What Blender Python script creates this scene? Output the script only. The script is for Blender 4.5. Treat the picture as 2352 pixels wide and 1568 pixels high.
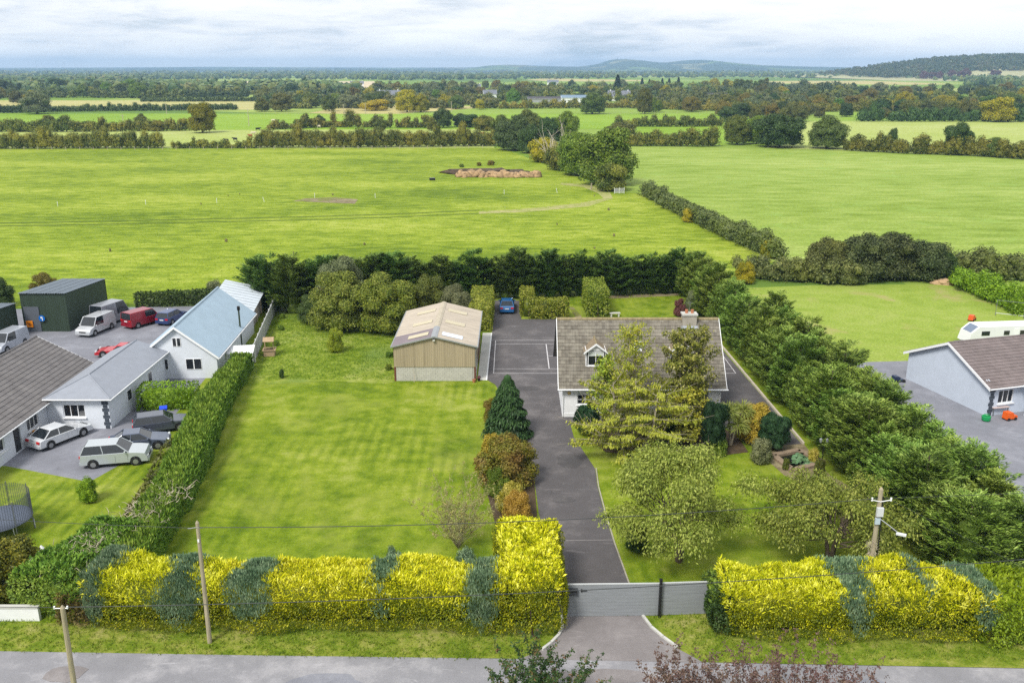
import bpy, bmesh, math, random
import numpy as np
from mathutils import Vector, Matrix
R = math.radians
sc = bpy.context.scene
COL = sc.collection
for _o in list(bpy.data.objects): bpy.data.objects.remove(_o)

# ---------------------------------------------------------------- camera
F = 2054.0; CX, CY = 1176.0, 784.0; CAMH = 28.5
PITCH = math.atan((784 - 158) / F)
cam = bpy.data.cameras.new('camera'); cam.sensor_width = 36.0; cam.lens = F / 2352 * 36.0
cam.clip_start = 0.5; cam.clip_end = 60000
camo = bpy.data.objects.new('camera', cam); COL.objects.link(camo)
camo.location = (0, 0, CAMH); camo.rotation_euler = (math.pi / 2 - PITCH, 0, 0)
sc.camera = camo

# ---------------------------------------------------------------- world (broken overcast)
SUN_EL, SUN_AZ = 50.0, -146.0      # azimuth measured clockwise from +Y (north)
w = bpy.data.worlds.new('World'); sc.world = w; w.use_nodes = True
nt = w.node_tree; nt.nodes.clear()
def N(t, k, **kw):
    n = t.nodes.new(k)
    for a, b in kw.items(): setattr(n, a, b)
    return n
out = N(nt, 'ShaderNodeOutputWorld'); bg = N(nt, 'ShaderNodeBackground')
sky = N(nt, 'ShaderNodeTexSky', sky_type='NISHITA', sun_disc=False)
sky.sun_elevation = R(SUN_EL); sky.sun_rotation = R(SUN_AZ % 360); sky.altitude = 60; sky.air_density = 1.0; sky.dust_density = 1.5
tc = N(nt, 'ShaderNodeTexCoord')
mp = N(nt, 'ShaderNodeMapping'); mp.inputs['Scale'].default_value = (1.0, 1.0, 6.0)
nt.links.new(tc.outputs['Generated'], mp.inputs['Vector'])
def wnoise(scale, det, rough, loc, dist=0.3):
    m = N(nt, 'ShaderNodeMapping'); m.inputs['Location'].default_value = loc
    nt.links.new(mp.outputs[0], m.inputs['Vector'])
    n = N(nt, 'ShaderNodeTexNoise'); n.inputs['Scale'].default_value = scale; n.inputs['Detail'].default_value = det
    n.inputs['Roughness'].default_value = rough; n.inputs['Distortion'].default_value = dist
    nt.links.new(m.outputs[0], n.inputs['Vector']); return n.outputs['Fac']
def wramp(fac, stops):
    r = N(nt, 'ShaderNodeValToRGB'); e = r.color_ramp.elements
    e[0].position, e[0].color = stops[0][0], stops[0][1] + (1,)
    e[1].position, e[1].color = stops[-1][0], stops[-1][1] + (1,)
    for p, c in stops[1:-1]:
        k = e.new(p); k.color = c + (1,)
    nt.links.new(fac, r.inputs[0]); return r.outputs[0]
n1 = wnoise(3.6, 9, 0.62, (2.3, 0.4, 1.25))
n2 = wnoise(1.5, 5, 0.55, (5.1, 3.2, 0.6))
n3 = wnoise(12.0, 8, 0.62, (0.4, 7.7, 2.0), 0.5)
mixn = N(nt, 'ShaderNodeMath', operation='MULTIPLY_ADD'); mixn.inputs[1].default_value = 0.55; nt.links.new(n2, mixn.inputs[0])
m2 = N(nt, 'ShaderNodeMath', operation='MULTIPLY'); m2.inputs[1].default_value = 0.45; nt.links.new(n1, m2.inputs[0]); nt.links.new(m2.outputs[0], mixn.inputs[2])
m3 = N(nt, 'ShaderNodeMath', operation='MULTIPLY_ADD'); m3.inputs[1].default_value = 0.36; nt.links.new(n3, m3.inputs[0]); nt.links.new(mixn.outputs[0], m3.inputs[2])
cloud = wramp(m3.outputs[0], [(0.55, (5.6, 6.4, 7.2)), (0.62, (7.7, 8.1, 8.6)), (0.675, (9.3, 9.4, 9.5)), (0.77, (10.6, 10.6, 10.5))])
cover = wramp(m3.outputs[0], [(0.50, (0.7,) * 3), (0.63, (1.0,) * 3)])
mx = N(nt, 'ShaderNodeMixRGB'); nt.links.new(cover, mx.inputs[0]); nt.links.new(sky.outputs[0], mx.inputs[1]); nt.links.new(cloud, mx.inputs[2])
nt.links.new(mx.outputs[0], bg.inputs['Color']); bg.inputs['Strength'].default_value = 0.08
nt.links.new(bg.outputs[0], out.inputs['Surface'])

# ---------------------------------------------------------------- sun (soft, through cloud)
sl = bpy.data.lights.new('sun', 'SUN'); sl.energy = 3.0; sl.angle = R(16); sl.color = (1.0, 0.95, 0.86)
so = bpy.data.objects.new('sun', sl); COL.objects.link(so)
sd = Vector((math.sin(R(SUN_AZ)) * math.cos(R(SUN_EL)), math.cos(R(SUN_AZ)) * math.cos(R(SUN_EL)), math.sin(R(SUN_EL))))
so.rotation_euler = sd.to_track_quat('Z', 'Y').to_euler(); so.location = (0, 0, 120)
sc.view_settings.view_transform = 'Standard'; sc.view_settings.look = 'None'
sc.view_settings.exposure = 0.55; sc.view_settings.gamma = 1.0
sc.render.engine = 'CYCLES'
cy = sc.cycles; cy.max_bounces = 6; cy.diffuse_bounces = 3; cy.glossy_bounces = 2; cy.transmission_bounces = 3
cy.transparent_max_bounces = 6; cy.volume_bounces = 0; cy.use_denoising = False
cy.caustics_reflective = False; cy.caustics_refractive = False

# ---------------------------------------------------------------- helpers
def ray(u, v):
    a = (u - CX) / F; b = -(v - CY) / F
    return a, math.cos(PITCH) + b * math.sin(PITCH), -math.sin(PITCH) + b * math.cos(PITCH)
def G(u, v, z=0.0):                      # photograph position (2352 px wide) -> point on the plane z
    d = ray(u, v); t = (z - CAMH) / d[2]
    return d[0] * t, d[1] * t
def HZ(u, v, Y):                         # height of the sight line above the ground at distance Y
    d = ray(u, v); return CAMH + d[2] * Y / d[1]
def at(u, Y, z=0.0):                     # x of image column u for a point at distance Y, height z
    return (u - CX) / F * (Y * math.cos(PITCH) + (CAMH - z) * math.sin(PITCH))

def thing(name, label, cat, loc=(0, 0, 0), rz=0.0, group=None, scale=None):
    o = bpy.data.objects.new(name, None); COL.objects.link(o); o.empty_display_size = 0.2
    o.location = loc; o.rotation_euler = (0, 0, rz)
    if scale is not None: o.scale = scale if hasattr(scale, '__len__') else (scale,) * 3
    tag(o, label, cat, group); return o
def tag(o, label, cat, group=None, kind=None):
    if label: o['label'] = label
    if cat: o['category'] = cat
    if group: o['group'] = group
    if kind: o['kind'] = kind
    return o
def link(name, me, mat=None, parent=None, loc=None, rot=None, scale=None):
    o = bpy.data.objects.new(name, me); COL.objects.link(o)
    if parent is not None: o.parent = parent
    if loc is not None: o.location = loc
    if rot is not None: o.rotation_euler = rot
    if scale is not None: o.scale = scale
    if mat is not None:
        if len(me.materials) == 0: me.materials.append(mat)
        elif me.materials[0] != mat:
            o.material_slots[0].link = 'OBJECT'; o.material_slots[0].material = mat
    return o

class MB:                                # small polygon builder
    def __init__(s): s.v = []; s.f = []; s.m = []
    def add(s, vs, fs, mi=0):
        b = len(s.v); s.v += [tuple(p) for p in vs]
        for f in fs: s.f.append(tuple(b + i for i in f)); s.m.append(mi)
        return s
    def box(s, c, d, rz=0.0, mi=0, taper=1.0, tilt=None):
        hx, hy, hz = d[0] / 2, d[1] / 2, d[2] / 2; vs = []
        for z, k in ((-hz, 1.0), (hz, taper)):
            for x, y in ((-hx, -hy), (hx, -hy), (hx, hy), (-hx, hy)): vs.append(Vector((x * k, y * k, z)))
        M = Matrix.Rotation(rz, 3, 'Z')
        if tilt is not None: M = M @ Matrix.Rotation(tilt[0], 3, tilt[1])
        return s.add([M @ p + Vector(c) for p in vs], [(3, 2, 1, 0), (4, 5, 6, 7), (0, 1, 5, 4), (1, 2, 6, 5), (2, 3, 7, 6), (3, 0, 4, 7)], mi)
    def prism(s, pts, z0, z1, mi=0):     # pts counter clockwise in xy
        n = len(pts)
        return s.add([(p[0], p[1], z0) for p in pts] + [(p[0], p[1], z1) for p in pts],
                     [tuple(range(n - 1, -1, -1)), tuple(range(n, 2 * n))] + [(i, (i + 1) % n, n + (i + 1) % n, n + i) for i in range(n)], mi)
    def extr(s, pts, d, mi=0):           # planar 3d polygon swept along d
        n = len(pts); P = [Vector(p) for p in pts]; d = Vector(d)
        return s.add(P + [p + d for p in P], [tuple(range(n - 1, -1, -1)), tuple(range(n, 2 * n))] + [(i, (i + 1) % n, n + (i + 1) % n, n + i) for i in range(n)], mi)
    def tube(s, path, rad, n=6, mi=0, cap=True):
        P = [Vector(p) for p in path]
        if not hasattr(rad, '__len__'): rad = [rad] * len(P)
        vs = []
        for i, p in enumerate(P):
            t = (P[min(i + 1, len(P) - 1)] - P[max(i - 1, 0)]); t = t.normalized() if t.length > 1e-9 else Vector((0, 0, 1))
            a = t.cross(Vector((0.31, 0.17, 0.93)))
            if a.length < 1e-3: a = t.cross(Vector((1, 0, 0)))
            a.normalize(); b = t.cross(a)
            for k in range(n):
                q = 2 * math.pi * k / n; vs.append(p + (a * math.cos(q) + b * math.sin(q)) * rad[i])
        fs = []
        for i in range(len(P) - 1):
            for k in range(n):
                k2 = (k + 1) % n; fs.append((i * n + k, i * n + k2, (i + 1) * n + k2, (i + 1) * n + k))
        if cap: fs += [tuple(range(n - 1, -1, -1)), tuple((len(P) - 1) * n + k for k in range(n))]
        return s.add(vs, fs, mi)
    def lathe(s, prof, n=12, c=(0, 0, 0), mi=0):
        vs = []; fs = []
        for r, z in prof:
            for k in range(n):
                q = 2 * math.pi * k / n; vs.append((c[0] + r * math.cos(q), c[1] + r * math.sin(q), c[2] + z))
        for i in range(len(prof) - 1):
            for k in range(n):
                k2 = (k + 1) % n; fs.append((i * n + k, i * n + k2, (i + 1) * n + k2, (i + 1) * n + k))
        fs += [tuple(range(n - 1, -1, -1)), tuple((len(prof) - 1) * n + k for k in range(n))]
        return s.add(vs, fs, mi)
    def mesh(s, name, mats):
        me = bpy.data.meshes.new(name); me.from_pydata(s.v, [], s.f)
        for m in (mats if isinstance(mats, (list, tuple)) else [mats]): me.materials.append(m)
        if any(s.m): me.polygons.foreach_set('material_index', s.m)
        me.update(); return me
    def obj(s, name, mats, parent=None, smooth=False):
        me = s.mesh(name, mats)
        if smooth: me.polygons.foreach_set('use_smooth', [True] * len(me.polygons))
        return link(name, me, None, parent)

def mesh_np(name, V, Q, mat=None):       # quads from arrays
    me = bpy.data.meshes.new(name); V = np.asarray(V, np.float32); Q = np.asarray(Q, np.int32); n = len(Q)
    me.vertices.add(len(V)); me.vertices.foreach_set('co', V.ravel())
    me.loops.add(n * 4); me.loops.foreach_set('vertex_index', Q.ravel())
    me.polygons.add(n); me.polygons.foreach_set('loop_start', np.arange(0, n * 4, 4, dtype=np.int32))
    me.update(calc_edges=True)
    if mat is not None: me.materials.append(mat)
    return me

# ---------------------------------------------------------------- materials
MATS = {}; LEAFK = 1.3
def C(r, g, b, k=0.76):                  # display colour in the photograph -> base colour
    f = lambda c: ((c / 255 + 0.055) / 1.055) ** 2.4 if c > 10 else c / 255 / 12.92
    return (f(r) * k, f(g) * k, f(b) * k)
def newmat(name):
    m = bpy.data.materials.new(name); m.use_nodes = True; t = m.node_tree
    b = t.nodes['Principled BSDF']; MATS[name] = m; return m, t, b
def setspec(b, v): b.inputs['Specular IOR Level'].default_value = v
def mapnode(t, scale, src='pos', rot=0.0):
    if src == 'pos': s = N(t, 'ShaderNodeNewGeometry').outputs['Position']
    else: s = N(t, 'ShaderNodeTexCoord').outputs['Object']
    m = N(t, 'ShaderNodeMapping'); m.inputs['Scale'].default_value = scale if hasattr(scale, '__len__') else (scale,) * 3
    m.inputs['Rotation'].default_value = (0, 0, rot); t.links.new(s, m.inputs['Vector']); return m.outputs[0]
def noise(t, scale, det=4, rough=0.55, src='pos', dist=0.0, rot=0.0):
    n = N(t, 'ShaderNodeTexNoise'); n.inputs['Scale'].default_value = 1.0; n.inputs['Detail'].default_value = det
    n.inputs['Roughness'].default_value = rough; n.inputs['Distortion'].default_value = dist
    t.links.new(mapnode(t, scale, src, rot), n.inputs['Vector']); return n.outputs['Fac']
def ramp(t, fac, stops, interp='LINEAR'):
    r = N(t, 'ShaderNodeValToRGB'); r.color_ramp.interpolation = interp; e = r.color_ramp.elements
    e[0].position, e[0].color = stops[0][0], tuple(stops[0][1]) + (1,)
    e[1].position, e[1].color = stops[-1][0], tuple(stops[-1][1]) + (1,)
    for p, c in stops[1:-1]:
        k = e.new(p); k.color = tuple(c) + (1,)
    t.links.new(fac, r.inputs[0]); return r.outputs[0]
def mix(t, fac, a, b, mode='MIX'):
    m = N(t, 'ShaderNodeMixRGB', blend_type=mode)
    for i, x in ((0, fac), (1, a), (2, b)):
        if isinstance(x, (int, float)): m.inputs[i].default_value = x if i == 0 else (x, x, x, 1)
        elif isinstance(x, tuple): m.inputs[i].default_value = x + (1,)
        else: t.links.new(x, m.inputs[i])
    return m.outputs[0]
def bump(t, b, h, strength=0.5, dist=0.05):
    n = N(t, 'ShaderNodeBump'); n.inputs['Strength'].default_value = strength; n.inputs['Distance'].default_value = dist
    t.links.new(h, n.inputs['Height']); t.links.new(n.outputs[0], b.inputs['Normal'])
def plain(name, col, rough=0.6, var=0.12, scale=3.0, metal=0.0, spec=0.35, bmp=0.0, src='pos', bscale=20.0):
    if name in MATS: return MATS[name]
    m, t, b = newmat(name); b.inputs['Roughness'].default_value = rough; b.inputs['Metallic'].default_value = metal; setspec(b, spec)
    if var > 0:
        n = noise(t, scale, 5, 0.6, src)
        lo = tuple(c * (1 - var) for c in col); hi = tuple(min(1, c * (1 + var)) for c in col)
        t.links.new(ramp(t, n, [(0.3, lo), (0.7, hi)]), b.inputs['Base Color'])
    else: b.inputs['Base Color'].default_value = col + (1,)
    if bmp: bump(t, b, noise(t, bscale, 4, 0.6, src), bmp, 0.02)
    return m
def leaf(name, cols, rough=0.5, tr=0.22, ovar=0.16, hvar=0.02, spec=0.25, patch=None, pscale=0.35, nscale=1.6):
    m, t, b = newmat(name); b.inputs['Roughness'].default_value = rough; setspec(b, spec)
    g = N(t, 'ShaderNodeNewGeometry'); oi = N(t, 'ShaderNodeObjectInfo')
    cols = [tuple(min(.9, x * LEAFK) for x in k) for k in cols]; patch = None if patch is None else tuple(x * LEAFK for x in patch)
    cl = N(t, 'ShaderNodeMapRange'); cl.inputs[1].default_value = 0.3; cl.inputs[2].default_value = 0.7; t.links.new(noise(t, nscale, 3, 0.6), cl.inputs[0])
    mf = N(t, 'ShaderNodeMix'); mf.inputs[0].default_value = 0.5; t.links.new(g.outputs['Random Per Island'], mf.inputs[2]); t.links.new(cl.outputs[0], mf.inputs[3])
    n = len(cols); c = ramp(t, mf.outputs[0], [(.12 + .76 * i / (n - 1), k) for i, k in enumerate(cols)])
    if patch is not None:
        c = mix(t, ramp(t, noise(t, pscale, 3, 0.6), [(0.46, (0, 0, 0)), (0.66, (1, 1, 1))]), c, patch)
    h = N(t, 'ShaderNodeHueSaturation'); t.links.new(c, h.inputs['Color'])
    mr = N(t, 'ShaderNodeMapRange'); mr.inputs[3].default_value = 1 - ovar; mr.inputs[4].default_value = 1 + ovar
    t.links.new(oi.outputs['Random'], mr.inputs[0]); t.links.new(mr.outputs[0], h.inputs['Value'])
    fr = N(t, 'ShaderNodeMath', operation='MULTIPLY'); fr.inputs[1].default_value = 7.31; t.links.new(oi.outputs['Random'], fr.inputs[0])
    fr2 = N(t, 'ShaderNodeMath', operation='FRACT'); t.links.new(fr.outputs[0], fr2.inputs[0])
    m2 = N(t, 'ShaderNodeMapRange'); m2.inputs[3].default_value = 0.5 - hvar; m2.inputs[4].default_value = 0.5 + hvar
    t.links.new(fr2.outputs[0], m2.inputs[0]); t.links.new(m2.outputs[0], h.inputs['Hue'])
    t.links.new(h.outputs[0], b.inputs['Base Color'])
    if tr > 0:
        tl = N(t, 'ShaderNodeBsdfTranslucent'); t.links.new(h.outputs[0], tl.inputs['Color'])
        ms = N(t, 'ShaderNodeMixShader'); ms.inputs[0].default_value = tr
        t.links.new(b.outputs[0], ms.inputs[1]); t.links.new(tl.outputs[0], ms.inputs[2])
        t.links.new(ms.outputs[0], t.nodes['Material Output'].inputs['Surface'])
    return m
def island(name, cols, rough=0.7, spec=0.3, extra=0.0, scale=4.0, bmp=0.0):     # per-piece colour
    m, t, b = newmat(name); b.inputs['Roughness'].default_value = rough; setspec(b, spec)
    g = N(t, 'ShaderNodeNewGeometry'); n = len(cols)
    c = ramp(t, g.outputs['Random Per Island'], [(i / (n - 1), k) for i, k in enumerate(cols)])
    if extra: c = mix(t, 1.0, c, ramp(t, noise(t, scale, 6, 0.65), [(0.3, (1 - extra,) * 3), (0.7, (1 + extra * .5,) * 3)]), 'MULTIPLY')
    t.links.new(c, b.inputs['Base Color'])
    if bmp: bump(t, b, noise(t, 25.0, 4, 0.6), bmp, 0.02)
    return m
GK = 0.92
def grass(name, cols, big=0.06, mid=0.5, fine=6.0, bmp=0.5, bd=0.12, patch=None, pth=(0.55, 0.68), stretch=1.0, extra=None):
    m, t, b = newmat(name); b.inputs['Roughness'].default_value = 0.85; setspec(b, 0.12)
    a = noise(t, (big * stretch, big, big), 5, 0.6); c = noise(t, (mid * stretch, mid, mid), 4, 0.6); f = noise(t, fine, 3, 0.7)
    s = N(t, 'ShaderNodeMath', operation='MULTIPLY_ADD'); s.inputs[1].default_value = 0.5; t.links.new(a, s.inputs[0])
    s2 = N(t, 'ShaderNodeMath', operation='MULTIPLY'); s2.inputs[1].default_value = 0.5; t.links.new(c, s2.inputs[0]); t.links.new(s2.outputs[0], s.inputs[2])
    cols = [tuple(x * GK for x in k) for k in cols]; patch = None if patch is None else tuple(x * GK for x in patch)
    n = len(cols); col = ramp(t, s.outputs[0], [(0.38 + 0.24 * i / (n - 1), k) for i, k in enumerate(cols)])
    col = mix(t, 1.0, col, ramp(t, f, [(0.22, (0.58,) * 3), (0.78, (1.26,) * 3)]), 'MULTIPLY')
    if patch is not None:
        col = mix(t, ramp(t, noise(t, (0.11, 0.11, 0.11), 6, 0.65, dist=0.5), [(pth[0], (0, 0, 0)), (pth[1], (1, 1, 1))]), col, patch)
    if extra: col = extra(t, col)
    t.links.new(col, b.inputs['Base Color'])
    hh = mix(t, 0.4, c, f); bump(t, b, hh, bmp, bd); return m
# ================================================================ ground and setting
def sheet(name, pts, z, mat, kind='structure'):
    mb = MB(); mb.add([(p[0], p[1], z) for p in pts], [tuple(range(len(pts)))])
    o = mb.obj(name, mat); o['kind'] = kind; return o
def gp(*uv): return [G(u, v) for u, v in uv]

# far patchwork country
m, t, b = newmat('country'); b.inputs['Roughness'].default_value = 0.9; setspec(b, 0.1)
vo = N(t, 'ShaderNodeTexVoronoi'); vo.inputs['Scale'].default_value = 1.0; t.links.new(mapnode(t, (1 / 260, 1 / 420, 1)), vo.inputs['Vector'])
sp = N(t, 'ShaderNodeSeparateColor'); t.links.new(vo.outputs['Color'], sp.inputs[0])
fc = ramp(t, sp.outputs[0], [(0.0, C(120, 150, 50)), (0.35, C(140, 165, 70)), (0.55, C(105, 135, 55)), (0.75, C(190, 180, 120)), (0.85, C(150, 170, 80)), (1.0, C(205, 190, 140))], 'CONSTANT')
fc = mix(t, 1.0, fc, ramp(t, noise(t, 0.02, 5, 0.6), [(0.3, (0.85,) * 3), (0.7, (1.12,) * 3)]), 'MULTIPLY')
t.links.new(fc, b.inputs['Base Color'])
sheet('ground', [(-13500, -250), (13500, -250), (13500, 13500), (-13500, 13500)], -0.06, m)

def pasture_tracks(t, col):              # two worn wheel lines crossing the pasture
    px = N(t, 'ShaderNodeSeparateXYZ'); t.links.new(N(t, 'ShaderNodeNewGeometry').outputs['Position'], px.inputs[0])
    return col
M_past = grass('pasture_grass', [C(102, 129, 22), C(132, 156, 34), C(158, 178, 52), C(180, 193, 82)], 0.04, 0.55, 2.4, 1.0, 0.4, stretch=0.45, patch=C(118, 140, 44), pth=(0.60, 0.74))
M_past2 = grass('pale_pasture', [C(126, 152, 46), C(146, 172, 68), C(162, 184, 86), C(178, 196, 104)], 0.02, 0.3, 1.6, 0.6, 0.3, stretch=0.35, patch=C(150, 180, 84), pth=(0.56, 0.72))
M_lawn = None
def lawn_stripes(t, col):
    wv = N(t, 'ShaderNodeTexWave', wave_type='BANDS', bands_direction='X'); wv.inputs['Scale'].default_value = 0.36
    wv.inputs['Distortion'].default_value = 1.5; wv.inputs['Detail'].default_value = 2; wv.inputs['Detail Scale'].default_value = 0.5
    t.links.new(N(t, 'ShaderNodeNewGeometry').outputs['Position'], wv.inputs['Vector'])
    dash = noise(t, (1.4, 0.45, 1), 4, 0.65)
    msk = ramp(t, noise(t, 0.06, 3, 0.6), [(0.44, (0, 0, 0)), (0.62, (0.9,) * 3)])
    k = mix(t, 0.5, wv.outputs['Fac'], dash)
    c2 = mix(t, 1.0, col, ramp(t, k, [(0.3, (0.74, 0.8, 0.68)), (0.62, (1.08, 1.05, 1.1))]), 'MULTIPLY')
    c3 = mix(t, msk, col, c2)
    return mix(t, 1.0, c3, ramp(t, noise(t, 0.22, 5, 0.7), [(0.32, (0.86, 0.88, 0.84)), (0.7, (1.12, 1.09, 1.15))]), 'MULTIPLY')
M_lawn = grass('lawn_grass', [C(96, 122, 18), C(120, 144, 28), C(142, 161, 44), C(162, 174, 76)], 0.09, 0.7, 7.0, 0.5, 0.06, patch=C(154, 164, 70), pth=(0.52, 0.75), extra=lawn_stripes)
M_rough = grass('rough_grass', [C(96, 122, 22), C(124, 146, 36), C(146, 164, 58), C(168, 178, 90)], 0.12, 0.8, 4.0, 0.9, 0.25, patch=C(122, 146, 70), pth=(0.54, 0.7))
M_verge = grass('verge_grass', [C(96, 120, 26), C(120, 142, 40), C(150, 160, 66), C(172, 170, 100)], 0.3, 1.5, 9.0, 0.8, 0.1, patch=C(150, 140, 92), pth=(0.6, 0.72))
M_straw = grass('stubble_field', [C(186, 186, 112), C(200, 194, 126), C(210, 200, 140)], 0.02, 0.2, 1.0, 0.2, 0.1)
M_far1 = grass('far_meadow', [C(128, 166, 36), C(148, 182, 52), C(160, 190, 70)], 0.012, 0.15, 0.8, 0.5, 0.2, stretch=0.4, patch=C(110, 140, 40), pth=(0.62, 0.72))
M_far2 = grass('dry_meadow', [C(168, 186, 88), C(182, 196, 106), C(192, 202, 124)], 0.012, 0.15, 0.8, 0.4, 0.2, stretch=0.4)

def asphalt(name, c1, c2, sp=0.0, spots=0.03, roughn=0.85):
    m, t, b = newmat(name); b.inputs['Roughness'].default_value = roughn; setspec(b, 0.25)
    col = ramp(t, noise(t, 0.3, 7, 0.7), [(0.34, tuple(c * .86 for c in c1)), (0.5, c1), (0.66, c2)])
    col = mix(t, 1.0, col, ramp(t, noise(t, 14.0, 3, 0.7), [(0.3, (0.86,) * 3), (0.7, (1.12,) * 3)]), 'MULTIPLY')
    col = mix(t, ramp(t, noise(t, (0.5, 1.6, 1), 5, 0.7, dist=1.0), [(0.60, (0, 0, 0)), (0.74, (0.4,) * 3)]), col, tuple(min(1, c * 1.6) for c in c2))
    col = mix(t, ramp(t, noise(t, 5.0, 2, 0.5), [(0.74, (0, 0, 0)), (0.78, (0.6,) * 3)]), col, C(190, 186, 176))
    col = mix(t, ramp(t, noise(t, (0.9, 0.25, 1), 4, 0.6, dist=.4), [(0.66, (0, 0, 0)), (0.72, (0.35,) * 3)]), col, tuple(c * .55 for c in c1))
    t.links.new(col, b.inputs['Base Color']); bump(t, b, noise(t, 40.0, 3, 0.6), 0.35, 0.01); return m
M_drive = asphalt('drive_tarmac', C(95, 92, 94), C(118, 114, 115))
M_apron_t = asphalt('entrance_tarmac', C(136, 131, 132), C(152, 147, 148))
M_road = asphalt('road_tarmac', C(146, 146, 152), C(176, 175, 180))
M_nyard = asphalt('neighbour_paving', C(134, 136, 146), C(152, 154, 164))
M_conc = plain('concrete_slab', C(200, 200, 194), 0.85, 0.14, 0.6, bmp=0.2)
M_white = plain('white_paint', C(232, 234, 236, 0.86), 0.55, 0.05, 2.0)
M_line = plain('court_line_paint', C(205, 203, 206, 0.8), 0.7, 0.18, 1.5)
M_dirt = grass('garden_dirt', [C(120, 110, 84), C(150, 138, 108), C(172, 160, 128)], 0.4, 1.5, 9.0, 0.6, 0.06, patch=C(120, 130, 50), pth=(0.56, 0.66))
M_track = grass('worn_track', [C(150, 166, 72), C(174, 176, 108), C(192, 186, 134)], 0.25, 0.9, 5.0, 0.4, 0.08)

# fields
sheet('pasture', [(-340, 108), (-60, 108), (-31, 111), (28, 118), (34, 130), (41, 136), (30.5, 214), (24, 222), (19, 246), (-4, 343), (-200, 339), (-420, 336)], -0.012, M_past)
sheet('right_field', [(41, 131), (120, 126), (300, 110), (420, 220), (300, 250), (172, 306), (120, 330), (47, 354), (20, 356), (0, 343), (20, 247), (27, 218), (31, 214)], -0.010, M_past2)
sheet('meadow_behind_hedge', gp((-300, 340), (1135, 340), (1135, 296), (-300, 302)), -0.02, M_far2)
sheet('grazing_meadow', gp((-400, 303), (1140, 296), (1140, 262), (-600, 260)), -0.018, M_far1)
sheet('straw_field', gp((-300, 256), (600, 252), (600, 231), (-500, 231)), -0.022, M_straw)
sheet('centre_meadow', gp((1140, 297), (1780, 296), (1770, 260), (1140, 262)), -0.016, M_far1)
sheet('centre_paddock', gp((1440, 334), (1790, 334), (1780, 297), (1440, 297)), -0.014, M_far1)
sheet('right_meadow', gp((1760, 340), (2700, 372), (2800, 279), (1760, 279)), -0.024, M_far2)
sheet('right_strip_field', gp((1930, 275), (2800, 275), (2900, 258), (1950, 260)), -0.026, M_far1)
sheet('far_pale_field', gp((1950, 214), (2700, 214), (2800, 203), (1990, 203)), -0.028, M_far2)
sheet('far_stubble', gp((350, 203), (860, 203), (860, 187), (380, 187)), -0.03, plain('stubble_far', C(214, 196, 160), 0.9, 0.1, 0.01))
sheet('worn_hollow', gp((672, 462), (700, 456), (770, 453), (822, 458), (815, 468), (760, 466), (720, 464)), 0.0, M_dirt)
sheet('gateway_track', [G(u, v) for u, v in ((1285, 424), (1340, 430), (1374, 444), (1386, 456), (1330, 467), (1200, 480), (1100, 486), (1100, 491), (1210, 487), (1350, 474), (1408, 456), (1400, 440), (1350, 424), (1290, 420))], 0.001, M_track)
def wheel_line(off, z):
    pts = [(u, v) for u, v in ((-60, 520), (200, 516), (420, 511), (700, 505), (900, 499), (1100, 490))]
    c = [G(u, v + off) for u, v in pts]
    sheet('wheel_track', [(p[0], p[1] - .55) for p in c] + [(p[0], p[1] + .55) for p in reversed(c)], z, MATS.get('wheel_rut') or grass('wheel_rut', [C(84, 108, 24), C(112, 132, 44)], 0.3, 1.0, 5.0, 0.3, 0.05))
wheel_line(0, 0.002); wheel_line(-7, 0.003)

# home plot
sheet('lawn', [(-27.5, 40.8), (26, 40.8), (25, 60), (25, 118), (-31, 111)], 0.0, M_lawn)
sheet('rough_grass', [(-26, 80.5), (-23, 79.6), (-18, 80.6), (-12, 79.8), (-11.0, 80.4), (-11, 97), (-2.2, 97.5), (-2.2, 110), (-30, 110)], 0.006, M_rough)
drive_pts = [(2.6, 42.3), (7.1, 42.3), (6.75, 45.7), (6.4, 50), (6.2, 54), (6.1, 58), (6.2, 61), (5.6, 64), (5.0, 67), (4.9, 69.5), (5.4, 70.2), (10, 70.4), (17, 70.2), (18.3, 68), (19, 65.0), (23.0, 65.6), (22.8, 75), (22.35, 89.4), (22.0, 100), (7.2, 101.5), (7.0, 102.6), (1.1, 102.6), (1.0, 111.5), (-2.2, 111.5), (-2.3, 97), (-2.4, 80.9), (-1.6, 79.6), (-1.0, 77), (0.2, 73), (1.2, 67), (1.6, 60), (1.8, 54), (2.4, 48)]
sheet('driveway', drive_pts, 0.012, M_drive)
sheet('driveway_joint', [(2.45, 50.35), (6.42, 50.45), (6.42, 50.5), (2.45, 50.4)], 0.016, plain('tar_joint', C(150, 146, 146), 0.9, 0.1))
sheet('entrance', [(0.4, 38.55), (9.6, 38.25), (9.2, 38.7), (8.5, 39.4), (7.9, 40.3), (7.4, 41.2), (7.1, 42.29), (2.75, 42.29), (2.7, 41.3), (2.45, 40.5), (2.0, 39.8), (1.4, 39.2)], 0.012, M_apron_t)
sheet('road', [(-80, 40.4), (-26.2, 39.2), (-12.7, 38.85), (3, 38.5), (12, 38.2), (25.4, 37.8), (80, 36.4), (80, 30.8), (-80, 34.4)], 0.004, M_road)
sheet('verge', [(-80, 42.2), (-23, 41.6), (0, 41.8), (2.7, 42.0), (2.7, 41.3), (2.45, 40.5), (2.0, 39.8), (1.4, 39.2), (0.6, 38.56), (-12.7, 38.83), (-26.2, 39.18), (-80, 40.38)], 0.008, M_verge)
sheet('verge', [(7.15, 42.28), (11.5, 42.6), (27, 42), (80, 40), (80, 36.42), (25.4, 37.82), (12, 38.22), (9.6, 38.28), (9.2, 38.7), (8.5, 39.4), (7.9, 40.3), (7.4, 41.2)], 0.008, M_verge)
sheet('near_verge', [(-80, 34.4), (80, 30.8), (80, 10), (-80, 10)], 0.002, M_verge)
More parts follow.
